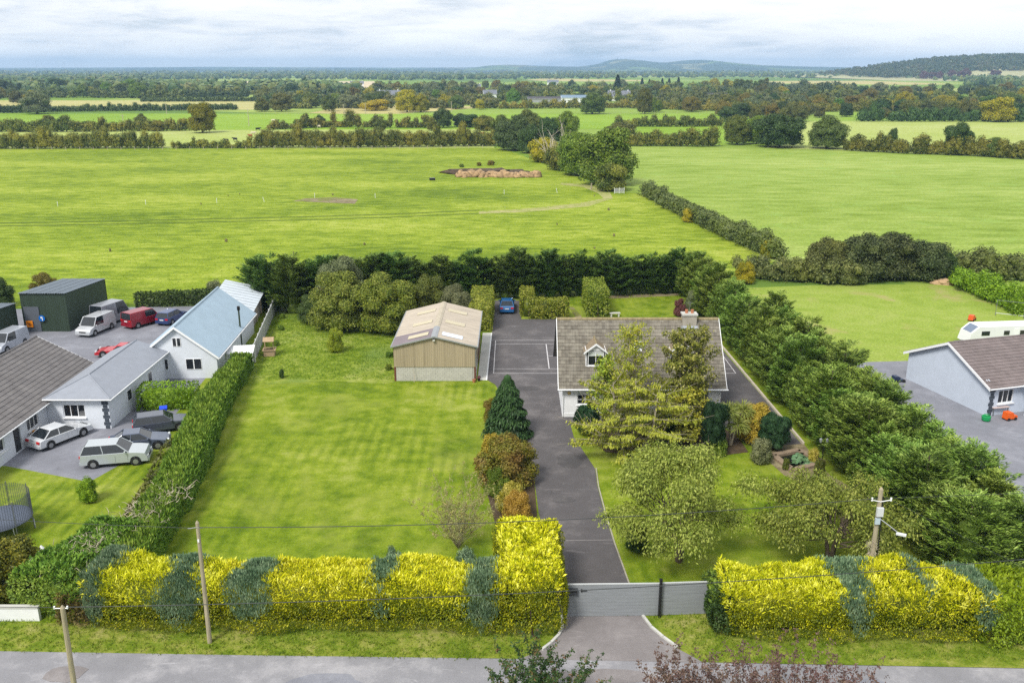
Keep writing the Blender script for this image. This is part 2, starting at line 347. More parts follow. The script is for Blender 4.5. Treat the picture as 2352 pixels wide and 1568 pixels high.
sheet('concrete_apron', [(-3.3, 80.75), (-2.5, 80.75), (-2.36, 96.8), (-3.3, 96.8)], 0.018, M_conc)
sheet('apron_edge', [(-2.5, 80.75), (-2.38, 80.75), (-2.24, 96.8), (-2.36, 96.8)], 0.022, M_white)
sheet('garden_path', [(7.1, 100.5), (8.0, 100.5), (8.4, 104), (7.6, 108.5), (7.0, 108.5), (7.6, 104)], 0.009, M_dirt)
sheet('bare_soil_strip', [(9, 111.8), (22, 114.2), (22, 115.6), (9, 113.6)], 0.008, M_dirt)
sheet('pond_patio', [G(u, v) for u, v in ((1735, 1032), (1840, 1012), (1905, 1090), (1965, 1125), (1880, 1132), (1800, 1090))], 0.006, M_dirt)
for pts in ([(16.2, 69.8), (11, 69.9), (7.5, 70), (6.2, 66.5), (7.3, 64), (13, 62.5), (18.4, 64), (18.2, 68)],):
    sheet('flower_bed', pts, 0.02, plain('bed_soil', C(84, 70, 52), 0.95, 0.3, 2.0, bmp=0.5))
sheet('shrub_bed', [(-0.9, 51.2), (1.7, 51.2), (1.6, 60), (1.2, 67), (0.1, 72.5), (-1.3, 76.5), (-2.0, 75), (-1.6, 66), (-1.9, 58)], 0.02, MATS['bed_soil'])

# tennis court paint (11 x 23.8 m, partly behind the house)
def line(x0, y0, x1, y1, wd=0.07):
    d = Vector((x1 - x0, y1 - y0)).normalized(); n = Vector((-d.y, d.x)) * wd / 2
    o = sheet('court_line', [(x0 - n.x, y0 - n.y), (x1 - n.x, y1 - n.y), (x1 + n.x, y1 + n.y), (x0 + n.x, y0 + n.y)], 0.017, M_line)
xa, xb, ya, yb = -1.8, 21.9, 82.8, 93.9
line(xa, ya, xb, ya); line(xa, yb, xb, yb); line(xa, ya, xa, yb); line(xb, ya, xb, yb)
line(xa, ya + 1.37, xb, ya + 1.37, 0.055); line(xa, yb - 1.37, xb, yb - 1.37, 0.055)
line(xa + 5.49, ya + 1.37, xa + 5.49, yb - 1.37, 0.1); line(xb - 5.49, ya + 1.37, xb - 5.49, yb - 1.37)
line(xa + 5.49, (ya + yb) / 2, xb - 5.49, (ya + yb) / 2)

# kerbs
def kerb(pts, w=0.14, h=0.12, mat=None, name='kerb'):
    mb = MB()
    for a, b2 in zip(pts[:-1], pts[1:]):
        d = Vector((b2[0] - a[0], b2[1] - a[1])); L = d.length; ang = math.atan2(d.y, d.x)
        mb.box(((a[0] + b2[0]) / 2, (a[1] + b2[1]) / 2, h / 2), (L + 0.02, w, h), ang)
    o = mb.obj(name, mat or M_white); o['kind'] = 'structure'; return o
M_kerb = plain('kerb_paint', C(204, 204, 200), .8, .15, 2.0)
kerb([(2.72, 42.2), (2.72, 41.3), (2.47, 40.5), (2.02, 39.8), (1.55, 39.25)], mat=M_kerb); kerb([(7.12, 42.2), (7.42, 41.2), (7.92, 40.3), (8.5, 39.45)], mat=M_kerb)
for k_, (px_, py_, pw_, pl_, dk_) in enumerate(((-9, 36.6, 2.2, .9, 1), (4.5, 37.2, 3.0, .7, 0), (17, 36.2, 1.6, 1.1, 1), (-22, 37.4, 1.2, .8, 0), (4.4, 62.5, 1.1, 1.6, 2), (3.6, 56.0, .9, .7, 2), (1.5, 78.5, 1.4, .8, 2))):
    rg_ = np.random.default_rng(k_); sheet('tarmac_patch', [(px_ + math.cos(a) * pw_ * rg_.uniform(.7, 1), py_ + math.sin(a) * pl_ * rg_.uniform(.7, 1)) for a in np.arange(0, 6.2, .52)], .0155 + .0004 * k_, (M_apron_t, M_nyard, MATS.get('drive_patch') or asphalt('drive_patch', C(84, 82, 84), C(104, 101, 102)))[dk_])
kerb([(6.8, 45.2), (6.45, 50), (6.27, 54), (6.17, 58), (6.27, 61)], 0.08, 0.06, plain('pale_kerb', C(170, 166, 150), 0.9, 0.2))
kerb([(22.5, 92), (22.9, 75), (23.15, 65.6)], 0.16, 0.16, plain('lane_kerb', C(206, 196, 180), 0.9, 0.15))

# neighbours' ground
sheet('neighbour_yard', [(-80, 61), (-38, 61.5), (-30.5, 58.8), (-27, 68), (-28, 80), (-29.5, 96), (-36, 109), (-80, 106)], -0.002, M_nyard)
sheet('neighbour_lawn', [(-80, 61), (-38, 61.5), (-30.5, 58.8), (-27.4, 68), (-27.6, 80), (-24.5, 80), (-21, 43), (-80, 43)], -0.001, M_lawn)
sheet('neighbour_back_lawn', [G(1865, 655), G(2200, 652), (80, 100), (80, 84), G(2140, 828), G(1990, 832), (29, 92), (29, 118)], -0.004, grass('mown_lawn', [C(140, 165, 60), C(156, 178, 74), C(168, 184, 92)], 0.06, 0.4, 4.0, 0.3, 0.05, patch=C(176, 166, 112), pth=(0.57, 0.7)))
sheet('neighbour_drive', [G(1990, 831), G(2140, 827), (48, 84), (80, 78), (80, 44), (27, 44), (28, 80)], -0.003, M_nyard)

# hills on the skyline
def hill(name, prof, Y, depth, mat, base=-0.5):
    # prof: list of (u, v) of the crest in the photograph, at distance Y
    us = [p[0] for p in prof]; vs = [p[1] for p in prof]; n = 90; nr = 14
    V = []; rng = np.random.default_rng(int(Y))
    for j in range(nr):
        k = j / (nr - 1); y = Y - depth * (1 - k)
        prof_k = math.sin(k * math.pi / 2) ** 1.3
        for i in range(n):
            u = us[0] + (us[-1] - us[0]) * i / (n - 1); v = np.interp(u, us, vs)
            zc = HZ(u, v, Y); V.append((at(u, Y) , y, base + max(0, zc - base) * prof_k))
    for i in range(n): p = V[(nr - 1) * n + i]; V.append((p[0], Y + depth, base))
    Q = [(j * n + i, j * n + i + 1, (j + 1) * n + i + 1, (j + 1) * n + i) for j in range(nr) for i in range(n - 1)]
    me = mesh_np(name, V, Q, mat); me.polygons.foreach_set('use_smooth', [True] * len(Q))
    o = link(name, me); o['kind'] = 'structure'; return o
def hillmat(name, cols, s):
    m, t, b = newmat(name); b.inputs['Roughness'].default_value = 0.95; setspec(b, 0.05)
    vo = N(t, 'ShaderNodeTexVoronoi'); vo.inputs['Scale'].default_value = 1; t.links.new(mapnode(t, (1 / s, 1 / s * .6, 1 / s)), vo.inputs['Vector'])
    q = N(t, 'ShaderNodeSeparateColor'); t.links.new(vo.outputs['Color'], q.inputs[0])
    n = len(cols); c = ramp(t, q.outputs[0], [(i / n, k) for i, k in enumerate(cols)], 'CONSTANT')
    c = mix(t, ramp(t, noise(t, 1 / 90, 5, 0.7), [(0.45, (0, 0, 0)), (0.55, (1, 1, 1))]), c, C(52, 72, 40))
    t.links.new(c, b.inputs['Base Color']); return m
HM = hillmat('far_hill_cover', [C(70, 92, 48), C(120, 148, 70), C(60, 80, 44), C(150, 150, 96), C(74, 96, 54)], 420)
hill('far_hill', [(1040, 164.5), (1120, 151), (1170, 149), (1240, 152), (1330, 154), (1372, 148), (1400, 138), (1425, 136), (1460, 139), (1500, 144), (1530, 144), (1570, 139), (1605, 138), (1660, 145), (1720, 150), (1820, 153), (1960, 156), (2150, 165)], 9500, 2600, HM)
hill('skyline_ridge', [(-300, 155), (0, 156.5), (300, 155.5), (500, 154), (700, 155), (900, 156), (1100, 155), (1400, 156), (1700, 156), (1900, 156), (2600, 158)], 11500, 3500, HM)
HM2 = plain('hill_field', C(176, 174, 128), 0.95, 0.1, 0.01)
RH = [(1850, 177.6), (1940, 167), (2000, 158), (2080, 148), (2150, 140), (2230, 134), (2352, 132), (2600, 135), (2900, 146)]
right_hill = hill('wooded_hill', RH, 3000, 800, HM2)
# ================================================================ vegetation makers
def unit(a): return a / np.maximum(np.linalg.norm(a, axis=1, keepdims=True), 1e-9)
_cs = {}
def cubesphere(k):
    if k in _cs: return _cs[k]
    V = []; Q = []; 
    for ax in range(3):
        for sg in (-1, 1):
            b0 = len(V)
            for i in range(k + 1):
                for j in range(k + 1):
                    p = [0, 0, 0]; p[ax] = sg; p[(ax + 1) % 3] = (-1 + 2 * i / k) * sg; p[(ax + 2) % 3] = -1 + 2 * j / k
                    l = math.sqrt(sum(c * c for c in p)); V.append([c / l for c in p])
            for i in range(k):
                for j in range(k):
                    a = b0 + i * (k + 1) + j; Q.append((a, a + k + 1, a + k + 2, a + 1))
    _cs[k] = (np.array(V), np.array(Q)); return _cs[k]
class Leaves:
    def __init__(s): s.V = []; s.Q = []; s.n = 0
    def raw(s, V, Q): s.V.append(V); s.Q.append(Q + s.n); s.n += len(V)
    def kites(s, pos, ax, nr, L, W, bend=0.12):
        n = len(pos); ax = unit(ax); side = unit(np.cross(ax, nr)); nr = np.cross(side, ax)
        L = np.broadcast_to(np.asarray(L, float).reshape(-1, 1), (n, 1)); W = np.broadcast_to(np.asarray(W, float).reshape(-1, 1), (n, 1))
        v = np.stack([pos, pos + ax * L * .45 + side * W * .5 + nr * L * bend, pos + ax * L, pos + ax * L * .45 - side * W * .5 + nr * L * bend], 1).reshape(-1, 3)
        s.raw(v, np.arange(4 * n).reshape(n, 4))
    def blob(s, c, r, k=2, rng=None, rough=0.0):
        V, Q = cubesphere(k); V = V.copy()
        if rng is not None and rough: V = V * (1 + rng.normal(0, rough, (len(V), 1)))
        s.raw(V * np.asarray(r) + np.asarray(c), Q)
    def mesh(s, name, mat): return mesh_np(name, np.concatenate(s.V), np.concatenate(s.Q), mat)
def rnd(rng, n): return unit(rng.normal(size=(n, 3)))
UP = np.array([[0, 0, 1.0]])
def orient(rng, nrm, mode):
    n = len(nrm); r = rnd(rng, n)
    if mode == 'leaf': ax = np.cross(nrm + r * .8, rnd(rng, n)) - UP * .25; nr = nrm * .7 + r * .6 + UP * .35
    elif mode == 'spray': ax = nrm * .75 + UP * .75 + r * .45; nr = nrm * .5 + r * .6 + UP * .2
    elif mode == 'flat': ax = np.cross(nrm, r) * .8 + nrm * .35 + UP * .15 + r * .3; nr = nrm + r * .5
    elif mode == 'droop': ax = nrm * .45 - UP * .75 + r * .35; nr = nrm * .6 + r * .6 + UP * .3
    elif mode == 'plume': ax = r * .75 + UP * .7 + nrm * .2; nr = UP * .5 + rnd(rng, n) * .8
    elif mode == 'feather': ax = nrm * .9 + UP * .3 + r * .5; nr = UP * .9 + nrm * .35 + r * .5
    elif mode == 'up': ax = UP + nrm * .3 + r * .3; nr = nrm * .8 + r * .5
    return ax, nr
def blobs_fill(Lv, rng, blobs, n, L, W, mode='leaf', core=0.72, shell=(0.7, 1.13), zmin=0.05, ck=2):
    blobs = np.asarray(blobs, float)     # x y z rx ry rz
    c = blobs[:, :3]; r = blobs[:, 3:]; wgt = (r[:, 0] * r[:, 2]); wgt = wgt / wgt.sum()
    idx = rng.choice(len(blobs), size=int(n * 1.5), p=wgt); d = rnd(rng, len(idx)); d[:, 2] = np.where(d[:, 2] < -0.55, -d[:, 2], d[:, 2])
    k = rng.uniform(shell[0], shell[1], (len(idx), 1)); pos = c[idx] + d * r[idx] * k
    keep = pos[:, 2] > zmin
    if len(blobs) > 1:
        for j in range(len(blobs)):
            q = (pos - c[j]) / r[j]; keep &= ~(((q * q).sum(1) < 0.5) & (idx != j))
    pos = pos[keep][:n]; d = d[keep][:n]; nn = len(pos)
    ax, nr = orient(rng, d, mode); s = rng.uniform(.7, 1.3, nn)
    Lv.kites(pos, ax, nr, L * s, W * s)
    if core:
        for b in blobs: Lv.blob(b[:3], b[3:] * core, ck, rng, .06)
def crown_blobs(rng, R_, zc, rz, nb, br=(0.28, 0.42), fill=0.8, squash=0.9, asym=0.12):
    out = [(0, 0, zc, R_ * .62, R_ * .62, rz * .66)]
    for i in range(nb):
        d = rng.normal(size=3); d /= np.linalg.norm(d)
        if d[2] < -0.8: d[2] *= -0.6
        k = rng.uniform(fill - .2, fill); b = rng.uniform(*br) * R_
        out.append((d[0] * R_ * k * (1 + rng.normal(0, asym)), d[1] * R_ * k * (1 + rng.normal(0, asym)), zc + d[2] * rz * k, b, b, b * squash))
    return out
def limb_mb(rng, mb, base, tip, r0, r1, sub=3, wob=0.12, n=5, depth=1, spread=0.6, sublen=0.5):
    base = Vector(base); tip = Vector(tip); L = (tip - base).length; pts = []
    for i in range(sub + 1):
        k = i / sub; p = base.lerp(tip, k)
        if 0 < i: p += Vector((rng.normal() * wob, rng.normal() * wob, rng.normal() * wob * .6)) * L * .25
        pts.append(p)
    mb.tube(pts, [r0 + (r1 - r0) * i / sub for i in range(sub + 1)], n)
    if depth > 0:
        for i in range(1, sub + 1):
            d = (pts[i] - pts[i - 1]).normalized()
            q = d + Vector((rng.normal(), rng.normal(), rng.normal() * .5 + .2)) * spread
            limb_mb(rng, mb, pts[i], pts[i] + q.normalized() * L * sublen, r1 + (r0 - r1) * (1 - i / sub) * .5, r1 * .5, 2, wob, 4, depth - 1, spread, sublen)
    return pts

M_bark = plain('bark', C(104, 92, 78), 0.9, 0.3, 6.0, bmp=0.6, src='obj')
M_barkp = plain('pale_bark', C(170, 160, 142), 0.85, 0.2, 6.0, bmp=0.4, src='obj')
M_deadw = plain('dead_wood', C(196, 184, 164), 0.9, 0.2, 5.0, src='obj')
M_twig = plain('twig_brown', C(92, 74, 60), 0.95, 0.25, 5.0, src='obj')
PROTO = {}
def proto_broad(key, seed, H=10.0, Rr=4.2, n=6500, L=0.42, nb=24, stem=0.18, trunk_r=0.26, mode='leaf', br=(0.26, 0.42)):
    rng = np.random.default_rng(seed); zc = H * (stem * .5 + (1 - stem * .5) / 2); rz = H * (1 - stem * .5) / 2 * .92
    bls = crown_blobs(rng, Rr, zc, rz, nb, br) + [(math.cos(a) * Rr * .55, math.sin(a) * Rr * .55, H * .2, Rr * .42, Rr * .42, H * .2) for a in np.arange(0, 6.2, 1.05) + rng.uniform(0, .4, 6)]
    Lv = Leaves(); blobs_fill(Lv, rng, bls, n, L, L * .62, mode, .74, zmin=H * .02)
    cm = Lv.mesh('crown_' + key, None); mb = MB()
    tr = [(0, 0, -0.1), (rng.normal() * .1, rng.normal() * .1, H * .3), (rng.normal() * .2, rng.normal() * .2, H * .62)]
    mb.tube(tr, [trunk_r, trunk_r * .75, trunk_r * .3], 7)
    for i in range(6):
        a = i * 1.05 + rng.uniform(0, .5); z = H * rng.uniform(.22, .5)
        limb_mb(rng, mb, (0, 0, z), (math.cos(a) * Rr * .62, math.sin(a) * Rr * .62, z + H * rng.uniform(.15, .35)), trunk_r * .45, trunk_r * .12, 3, .12, 4, 0)
    PROTO[key] = (cm, mb.mesh('trunk_' + key, M_bark), H)
def proto_bush(key, seed, H=4.0, Rr=2.6, n=3000, L=0.34, nb=14, mode='leaf', br=(0.34, 0.5)):
    rng = np.random.default_rng(seed); bl = crown_blobs(rng, Rr, H * .46, H * .52, nb, br, .82)
    bl += [(math.cos(a) * Rr * .45, math.sin(a) * Rr * .45, H * .22, Rr * .5, Rr * .5, H * .26) for a in (0, 1.6, 3.1, 4.7)]
    Lv = Leaves(); blobs_fill(Lv, rng, bl, n, L, L * .62, mode, .74); mb = MB()
    for i in range(5):
        a = i * 1.26; mb.tube([(math.cos(a) * .12, math.sin(a) * .12, -.05), (math.cos(a) * Rr * .3, math.sin(a) * Rr * .3, H * .5)], [.07, .03], 5)
    PROTO[key] = (Lv.mesh('crown_' + key, None), mb.mesh('stems_' + key, M_bark), H)
def proto_conifer(key, seed, H=10.0, Rr=2.4, n=3500, L=0.5, levels=14):
    rng = np.random.default_rng(seed); Lv = Leaves(); t_ = rng.uniform(0.04, 1, n) ** 0.8
    a = rng.uniform(0, 2 * math.pi, n); lev = np.floor(t_ * levels) / levels; fr = t_ * levels % 1
    rad = Rr * (1 - t_) * (0.75 + .35 * (1 - fr)) * rng.uniform(.75, 1.08, n) + .06
    pos = np.stack([np.cos(a) * rad, np.sin(a) * rad, t_ * H], 1); d = np.stack([np.cos(a), np.sin(a), 0.25 + 0 * a], 1)
    ax, nr = orient(rng, d, 'flat'); Lv.kites(pos, d + rnd(rng, n) * .5 - UP * .2, UP + rnd(rng, n) * .5, L * rng.uniform(.7, 1.3, n), L * .38)
    for i in range(8):
        k = i / 8; Lv.blob((0, 0, H * (k + .06)), (Rr * (1 - k) * .72,) * 2 + (H * .09,), 2)
    mb = MB(); mb.tube([(0, 0, -.1), (0, 0, H * .95)], [.2, .03], 6)
    PROTO[key] = (Lv.mesh('crown_' + key, None), mb.mesh('trunk_' + key, M_bark), H)
def tree(key, loc, h, label, cat='tree', group=None, mat=None, wide=1.0, rz=None, name='tree', crown='crown', stem='trunk'):
    cm, tm, H = PROTO[key]; s = h / H
    o = thing(name, label, cat, loc, rz if rz is not None else random.uniform(0, 6.28), group, (s * wide, s * wide, s))
    link(crown, cm, mat, o); link(stem, tm, None, o); return o

# leaf colours
LM = {}
LM['olive'] = leaf('olive_leaf', nscale=.45, cols=[C(58, 72, 22), C(84, 98, 36), C(104, 114, 46), C(126, 130, 62)], ovar=.22, hvar=.03)
LM['deep'] = leaf('deep_leaf', nscale=.45, cols=[C(40, 60, 24), C(58, 80, 34), C(76, 98, 46), C(92, 110, 58)], ovar=.2, hvar=.02)
LM['mid'] = leaf('mid_leaf', nscale=.45, cols=[C(62, 88, 20), C(86, 112, 30), C(108, 134, 40), C(130, 148, 56)], ovar=.2, hvar=.025)
LM['gold'] = leaf('gold_leaf', nscale=.45, cols=[C(104, 108, 18), C(140, 138, 24), C(168, 160, 34), C(186, 170, 52)], ovar=.15, hvar=.01)
LM['autumn'] = leaf('autumn_leaf', nscale=.45, cols=[C(88, 86, 34), C(114, 104, 42), C(136, 122, 50), C(106, 112, 46)], ovar=.2, hvar=.012)
LM['grey'] = leaf('grey_leaf', nscale=.45, cols=[C(78, 90, 56), C(100, 110, 72), C(122, 130, 90), C(140, 146, 106)], ovar=.15)
LM['copper'] = leaf('copper_leaf', nscale=.45, cols=[C(82, 56, 52), C(104, 70, 62), C(118, 84, 72)], ovar=.12)
LM['hedgerow'] = leaf('hedgerow_leaf', nscale=.45, cols=[C(54, 68, 24), C(78, 92, 32), C(104, 114, 42), C(136, 134, 56)], ovar=.15, patch=C(140, 138, 50), pscale=.12)
LM['hawthorn'] = leaf('hawthorn_leaf', nscale=.45, cols=[C(56, 66, 28), C(80, 88, 40), C(100, 106, 56), C(120, 120, 72)], ovar=.15, patch=C(112, 114, 48), pscale=.15)
LM['leyland'] = leaf('leyland_spray', [C(66, 92, 28), C(96, 122, 42), C(128, 152, 62), C(164, 184, 96)], ovar=.16, hvar=.018, tr=.12)
LM['leyland_far'] = leaf('back_leyland_spray', [C(50, 76, 26), C(74, 102, 38), C(102, 128, 52), C(132, 154, 76)], ovar=.16, hvar=.018, tr=.12)
LM['lefthedge'] = leaf('cypress_hedge_spray', [C(62, 92, 26), C(92, 122, 38), C(122, 150, 52), C(150, 172, 78)], ovar=.08, tr=.15)
LM['golden_top'] = leaf('golden_cypress_plume_lit', [C(132, 144, 10), C(184, 188, 18), C(226, 222, 40), C(248, 244, 116)], ovar=.05, tr=.25, hvar=.004)  # yellower new growth, with the light on the hedge top painted in
LM['golden_side'] = leaf('golden_cypress_clipped_shaded', [C(70, 86, 8), C(104, 116, 10), C(142, 146, 12), C(190, 186, 20)], ovar=.05, tr=.15, hvar=.004)  # greener clipped growth, with the shade of the hedge face painted in
LM['blue'] = leaf('blue_cypress_spray', [C(60, 86, 60), C(90, 116, 86), C(122, 146, 112), C(160, 178, 144)], ovar=.08, tr=.12, hvar=.01)
LM['beech'] = leaf('clipped_beech_leaf', [C(70, 88, 14), C(106, 120, 24), C(136, 144, 44), C(164, 164, 74)], ovar=.08)
LM['yew'] = leaf('yew_spray', [C(34, 62, 38), C(52, 84, 54), C(76, 108, 74)], ovar=.1, tr=.08)
LM['larch'] = leaf('larch_needle_spray', [C(110, 126, 34), C(140, 152, 46), C(172, 176, 64), C(132, 150, 48)], ovar=.05)
LM['ash'] = leaf('ash_leaf', [C(116, 134, 32), C(144, 158, 46), C(170, 178, 64), C(198, 188, 48)], ovar=.05, tr=.3)
LM['poplar'] = leaf('poplar_leaf', [C(56, 72, 20), C(96, 110, 34), C(140, 146, 60), C(190, 190, 118)], ovar=.05, tr=.25)
LM['cherry'] = leaf('cherry_leaf', [C(100, 112, 36), C(134, 142, 54), C(160, 164, 74), C(182, 182, 92)], ovar=.06, tr=.28)
LM['cherry_dark'] = leaf('cherry_dark_leaf', [C(86, 98, 34), C(114, 124, 46), C(140, 146, 60), C(164, 164, 78)], ovar=.06, tr=.25)
LM['bronze'] = leaf('bronze_shrub_leaf', [C(86, 86, 26), C(114, 108, 34), C(112, 118, 34), C(152, 132, 50)], ovar=.05, hvar=.004, patch=C(130, 104, 54), pscale=.5)
LM['orange'] = leaf('orange_shrub_leaf', [C(140, 112, 42), C(170, 138, 52), C(190, 162, 80)], ovar=.05, hvar=.004)
LM['variegated'] = leaf('variegated_leaf', [C(120, 124, 22), C(170, 168, 60), C(206, 200, 112)], ovar=.05)
LM['fern'] = leaf('dark_cypress_spray', [C(30, 54, 22), C(48, 76, 34), C(70, 98, 50)], ovar=.05, tr=.1)
LM['goldshrub'] = leaf('gold_shrub_leaf', [C(120, 112, 22), C(160, 140, 40), C(190, 168, 64), C(112, 120, 26)], ovar=.05, hvar=.004)
LM['purple'] = leaf('purple_leaf', [C(78, 58, 56), C(102, 78, 74), C(124, 102, 92), C(92, 82, 62)], ovar=.05, tr=.2)
LM['escallonia'] = leaf('dark_shrub_leaf', [C(40, 60, 30), C(62, 84, 42), C(86, 104, 58), C(130, 76, 62)], ovar=.05)
LM['acer'] = leaf('red_acer_leaf', [C(92, 56, 54), C(114, 72, 68), C(132, 92, 84)], ovar=.05)
LM['palm'] = leaf('cordyline_blade', [C(96, 112, 40), C(130, 142, 62), C(164, 166, 96)], ovar=.05, tr=.15)
LM['lily'] = leaf('lily_pad_leaf', [C(60, 90, 60), C(84, 116, 78), C(112, 140, 104)], ovar=.05, tr=.0, spec=.5, rough=.3)
LM['greyhedge'] = leaf('grey_hedge_leaf', [C(66, 80, 40), C(88, 100, 52), C(108, 118, 64), C(128, 134, 78)], ovar=.08, patch=C(104, 114, 48), pscale=.2, nscale=.6)
LM['brighthedge'] = leaf('bright_hedge_leaf', [C(84, 110, 16), C(120, 146, 26), C(150, 172, 44)], ovar=.06)
LM['darkbush'] = leaf('dark_bush_leaf', [C(44, 56, 28), C(64, 76, 40), C(86, 98, 54), C(108, 116, 70)], ovar=.1, nscale=.6)
LM['heath'] = leaf('hill_wood_leaf', nscale=.02, cols= [C(40, 58, 32), C(64, 84, 46), C(92, 104, 60), C(104, 94, 62)], ovar=.0)
LM['farwood'] = leaf('far_wood_leaf', nscale=.02, cols= [C(44, 66, 32), C(60, 86, 42), C(82, 104, 52), C(106, 120, 60), C(116, 112, 56)], ovar=.0, tr=.1)

for i in range(6): proto_broad('broad%d' % i, 40 + i, n=11000, L=.34, nb=22 + 3 * i, Rr=3.9 + .25 * (i % 3), stem=(.12, .18, .08)[i % 3])
for i in range(4): proto_bush('bush%d' % i, 60 + i, n=5000, L=.26)
for i in range(2): proto_conifer('spruce%d' % i, 70 + i)
proto_broad('poplar0', 75, H=16, Rr=2.2, n=4000, nb=26, stem=.06, br=(.4, .6))
# ================================================================ buildings
M_wall = plain('white_dash_wall', C(236, 238, 242, 0.86), 0.8, 0.05, 1.2, bmp=0.5, bscale=18.0)
M_upvc = plain('white_upvc', C(240, 242, 246, 0.86), 0.35, 0.02, 2.0)
M_dark = plain('dark_bargeboard', C(54, 54, 58), 0.5, 0.1)
m, t, b = newmat('window_glass'); b.inputs['Base Color'].default_value = (0.012, 0.014, 0.018, 1); b.inputs['Roughness'].default_value = 0.06; setspec(b, 0.7); M_glass = m
M_blind = plain('pale_blind', C(214, 222, 218), 0.8, 0.05)
M_tile = island('weathered_tile', [C(120, 115, 106), C(130, 124, 114), C(138, 133, 122), C(146, 141, 130), C(124, 118, 108)], 0.9, 0.15, 0.35, 1.3, 0.4)
M_ridge = island('lichen_ridge_tile', [C(140, 126, 92), C(158, 144, 108), C(146, 140, 124)], 0.9, 0.15, 0.3, 3.0, 0.4)
M_tileb = island('brown_tile', [C(124, 114, 114), C(128, 118, 118), C(133, 122, 122)], 0.85, 0.2, 0.2, 0.8)
M_tileg = island('grey_tile', [C(119, 116, 117), C(124, 121, 122), C(129, 126, 126)], 0.85, 0.2, 0.2, 0.8)
M_metal = plain('galvanised_metal', C(176, 180, 184), 0.45, 0.12, 2.0, metal=0.4)
M_black = plain('black_paint', C(34, 34, 36), 0.45, 0.1)
M_grey_metal = plain('grey_metal', C(120, 124, 128), 0.5, 0.1, metal=0.3)

def roof_tiles(mb, x0, x1, y0, z0, y1, z1, tw=0.3, tl=0.34, rng=None):
    rng = rng or np.random.default_rng(3); S = Vector((0, y1 - y0, z1 - z0)); sl = S.length; S.normalize(); Nn = Vector((1, 0, 0)).cross(S)
    if Nn.z < 0: Nn = -Nn
    nr = max(1, round(sl / tl)); nc = max(1, round((x1 - x0) / tw)); cw = (x1 - x0) / nc; rl = sl / nr
    for j in range(nr):
        for i in range(nc):
            xx = x0 + i * cw; lift = 0.05 + rng.normal(0, .004)
            a = Vector((xx, y0, z0)) + S * (j * rl - .02); b_ = Vector((xx, y0, z0)) + S * ((j + 1) * rl - .004)
            prof = ((0.008, 0.0), (.22, .03), (.45, .002), (.992, .002)); vs = []
            for p, l in ((a, lift), (b_, 0.012)):
                for k, h in prof: vs.append(p + Vector((k * cw, 0, 0)) + Nn * (l + h))
            for k, h in prof: vs.append(a + Vector((k * cw, 0, 0)) + Nn * (-0.004))
            if y1 > y0: fs = [(0, 1, 5, 4), (1, 2, 6, 5), (2, 3, 7, 6), (8, 9, 1, 0), (9, 10, 2, 1), (10, 11, 3, 2)]
            else: fs = [(1, 0, 4, 5), (2, 1, 5, 6), (3, 2, 6, 7), (9, 8, 0, 1), (10, 9, 1, 2), (11, 10, 2, 3)]
            mb.add(vs, fs)
def wall_open(mb, L, H, ops, th=0.3, y=0.0):   # wall along x, outer face at y, openings (x0,x1,z0,z1)
    x = 0.0
    for (a, b_, z0, z1) in sorted(ops):
        if a > x: mb.box(((x + a) / 2, y + th / 2, H / 2), (a - x, th, H))
        if z0 > 0.01: mb.box(((a + b_) / 2, y + th / 2, z0 / 2), (b_ - a, th, z0))
        if z1 < H: mb.box(((a + b_) / 2, y + th / 2, (z1 + H) / 2), (b_ - a, th, H - z1))
        x = b_
    if x < L: mb.box(((x + L) / 2, y + th / 2, H / 2), (L - x, th, H))
def window(parent, x0, x1, z0, z1, y=0.0, nv=2, nh=2, blind=0.0, sill=True, name='window', mat=None, deep=0.1):
    # window in a wall facing -y, outer wall face at y
    mb = MB(); fw = 0.06; yc = y + deep; mat = mat or M_upvc
    for xx in (x0 + fw / 2, x1 - fw / 2): mb.box((xx, yc, (z0 + z1) / 2), (fw, .07, z1 - z0))
    for zz in (z0 + fw / 2, z1 - fw / 2): mb.box(((x0 + x1) / 2, yc - .002, zz), (x1 - x0 - .004, .07, fw))
    o = mb.obj(name, mat, parent)
    wv = (x1 - x0) / nv; hh = (z1 - z0) / nh
    for i in range(1, nv): b2 = MB(); b2.box((x0 + i * wv, yc - .004, (z0 + z1) / 2), (.05, .06, z1 - z0 - .1)); b2.obj('mullion', mat, o)
    for i in range(1, nh): b2 = MB(); b2.box(((x0 + x1) / 2, yc - .008, z0 + i * hh), (x1 - x0 - .1, .05, .03)); b2.obj('glazing_bar', mat, o)
    for i in range(nv):
        b2 = MB(); b2.box((x0 + (i + .5) * wv, yc + .03, (z0 + z1) / 2), (wv - .02, .012, z1 - z0 - .05)); b2.obj('pane', M_glass, o)
    if blind: b2 = MB(); b2.box(((x0 + x1) / 2, yc + .018, z1 - (z1 - z0) * blind / 2 - .03), (x1 - x0 - .1, .01, (z1 - z0) * blind)); b2.obj('blind', M_blind, o)
    if sill: b2 = MB(); b2.box(((x0 + x1) / 2, y - .03, z0 - .05), (x1 - x0 + .16, .2, .09)); b2.obj('sill', mat, o)
    return o
def gable_prism(mb, x, D, eave, ridge, th, y0=0.0):
    mb.extr([(x, y0, 0), (x, y0 + D, 0), (x, y0 + D, eave), (x, y0 + D / 2, ridge), (x, y0, eave)], (th, 0, 0))

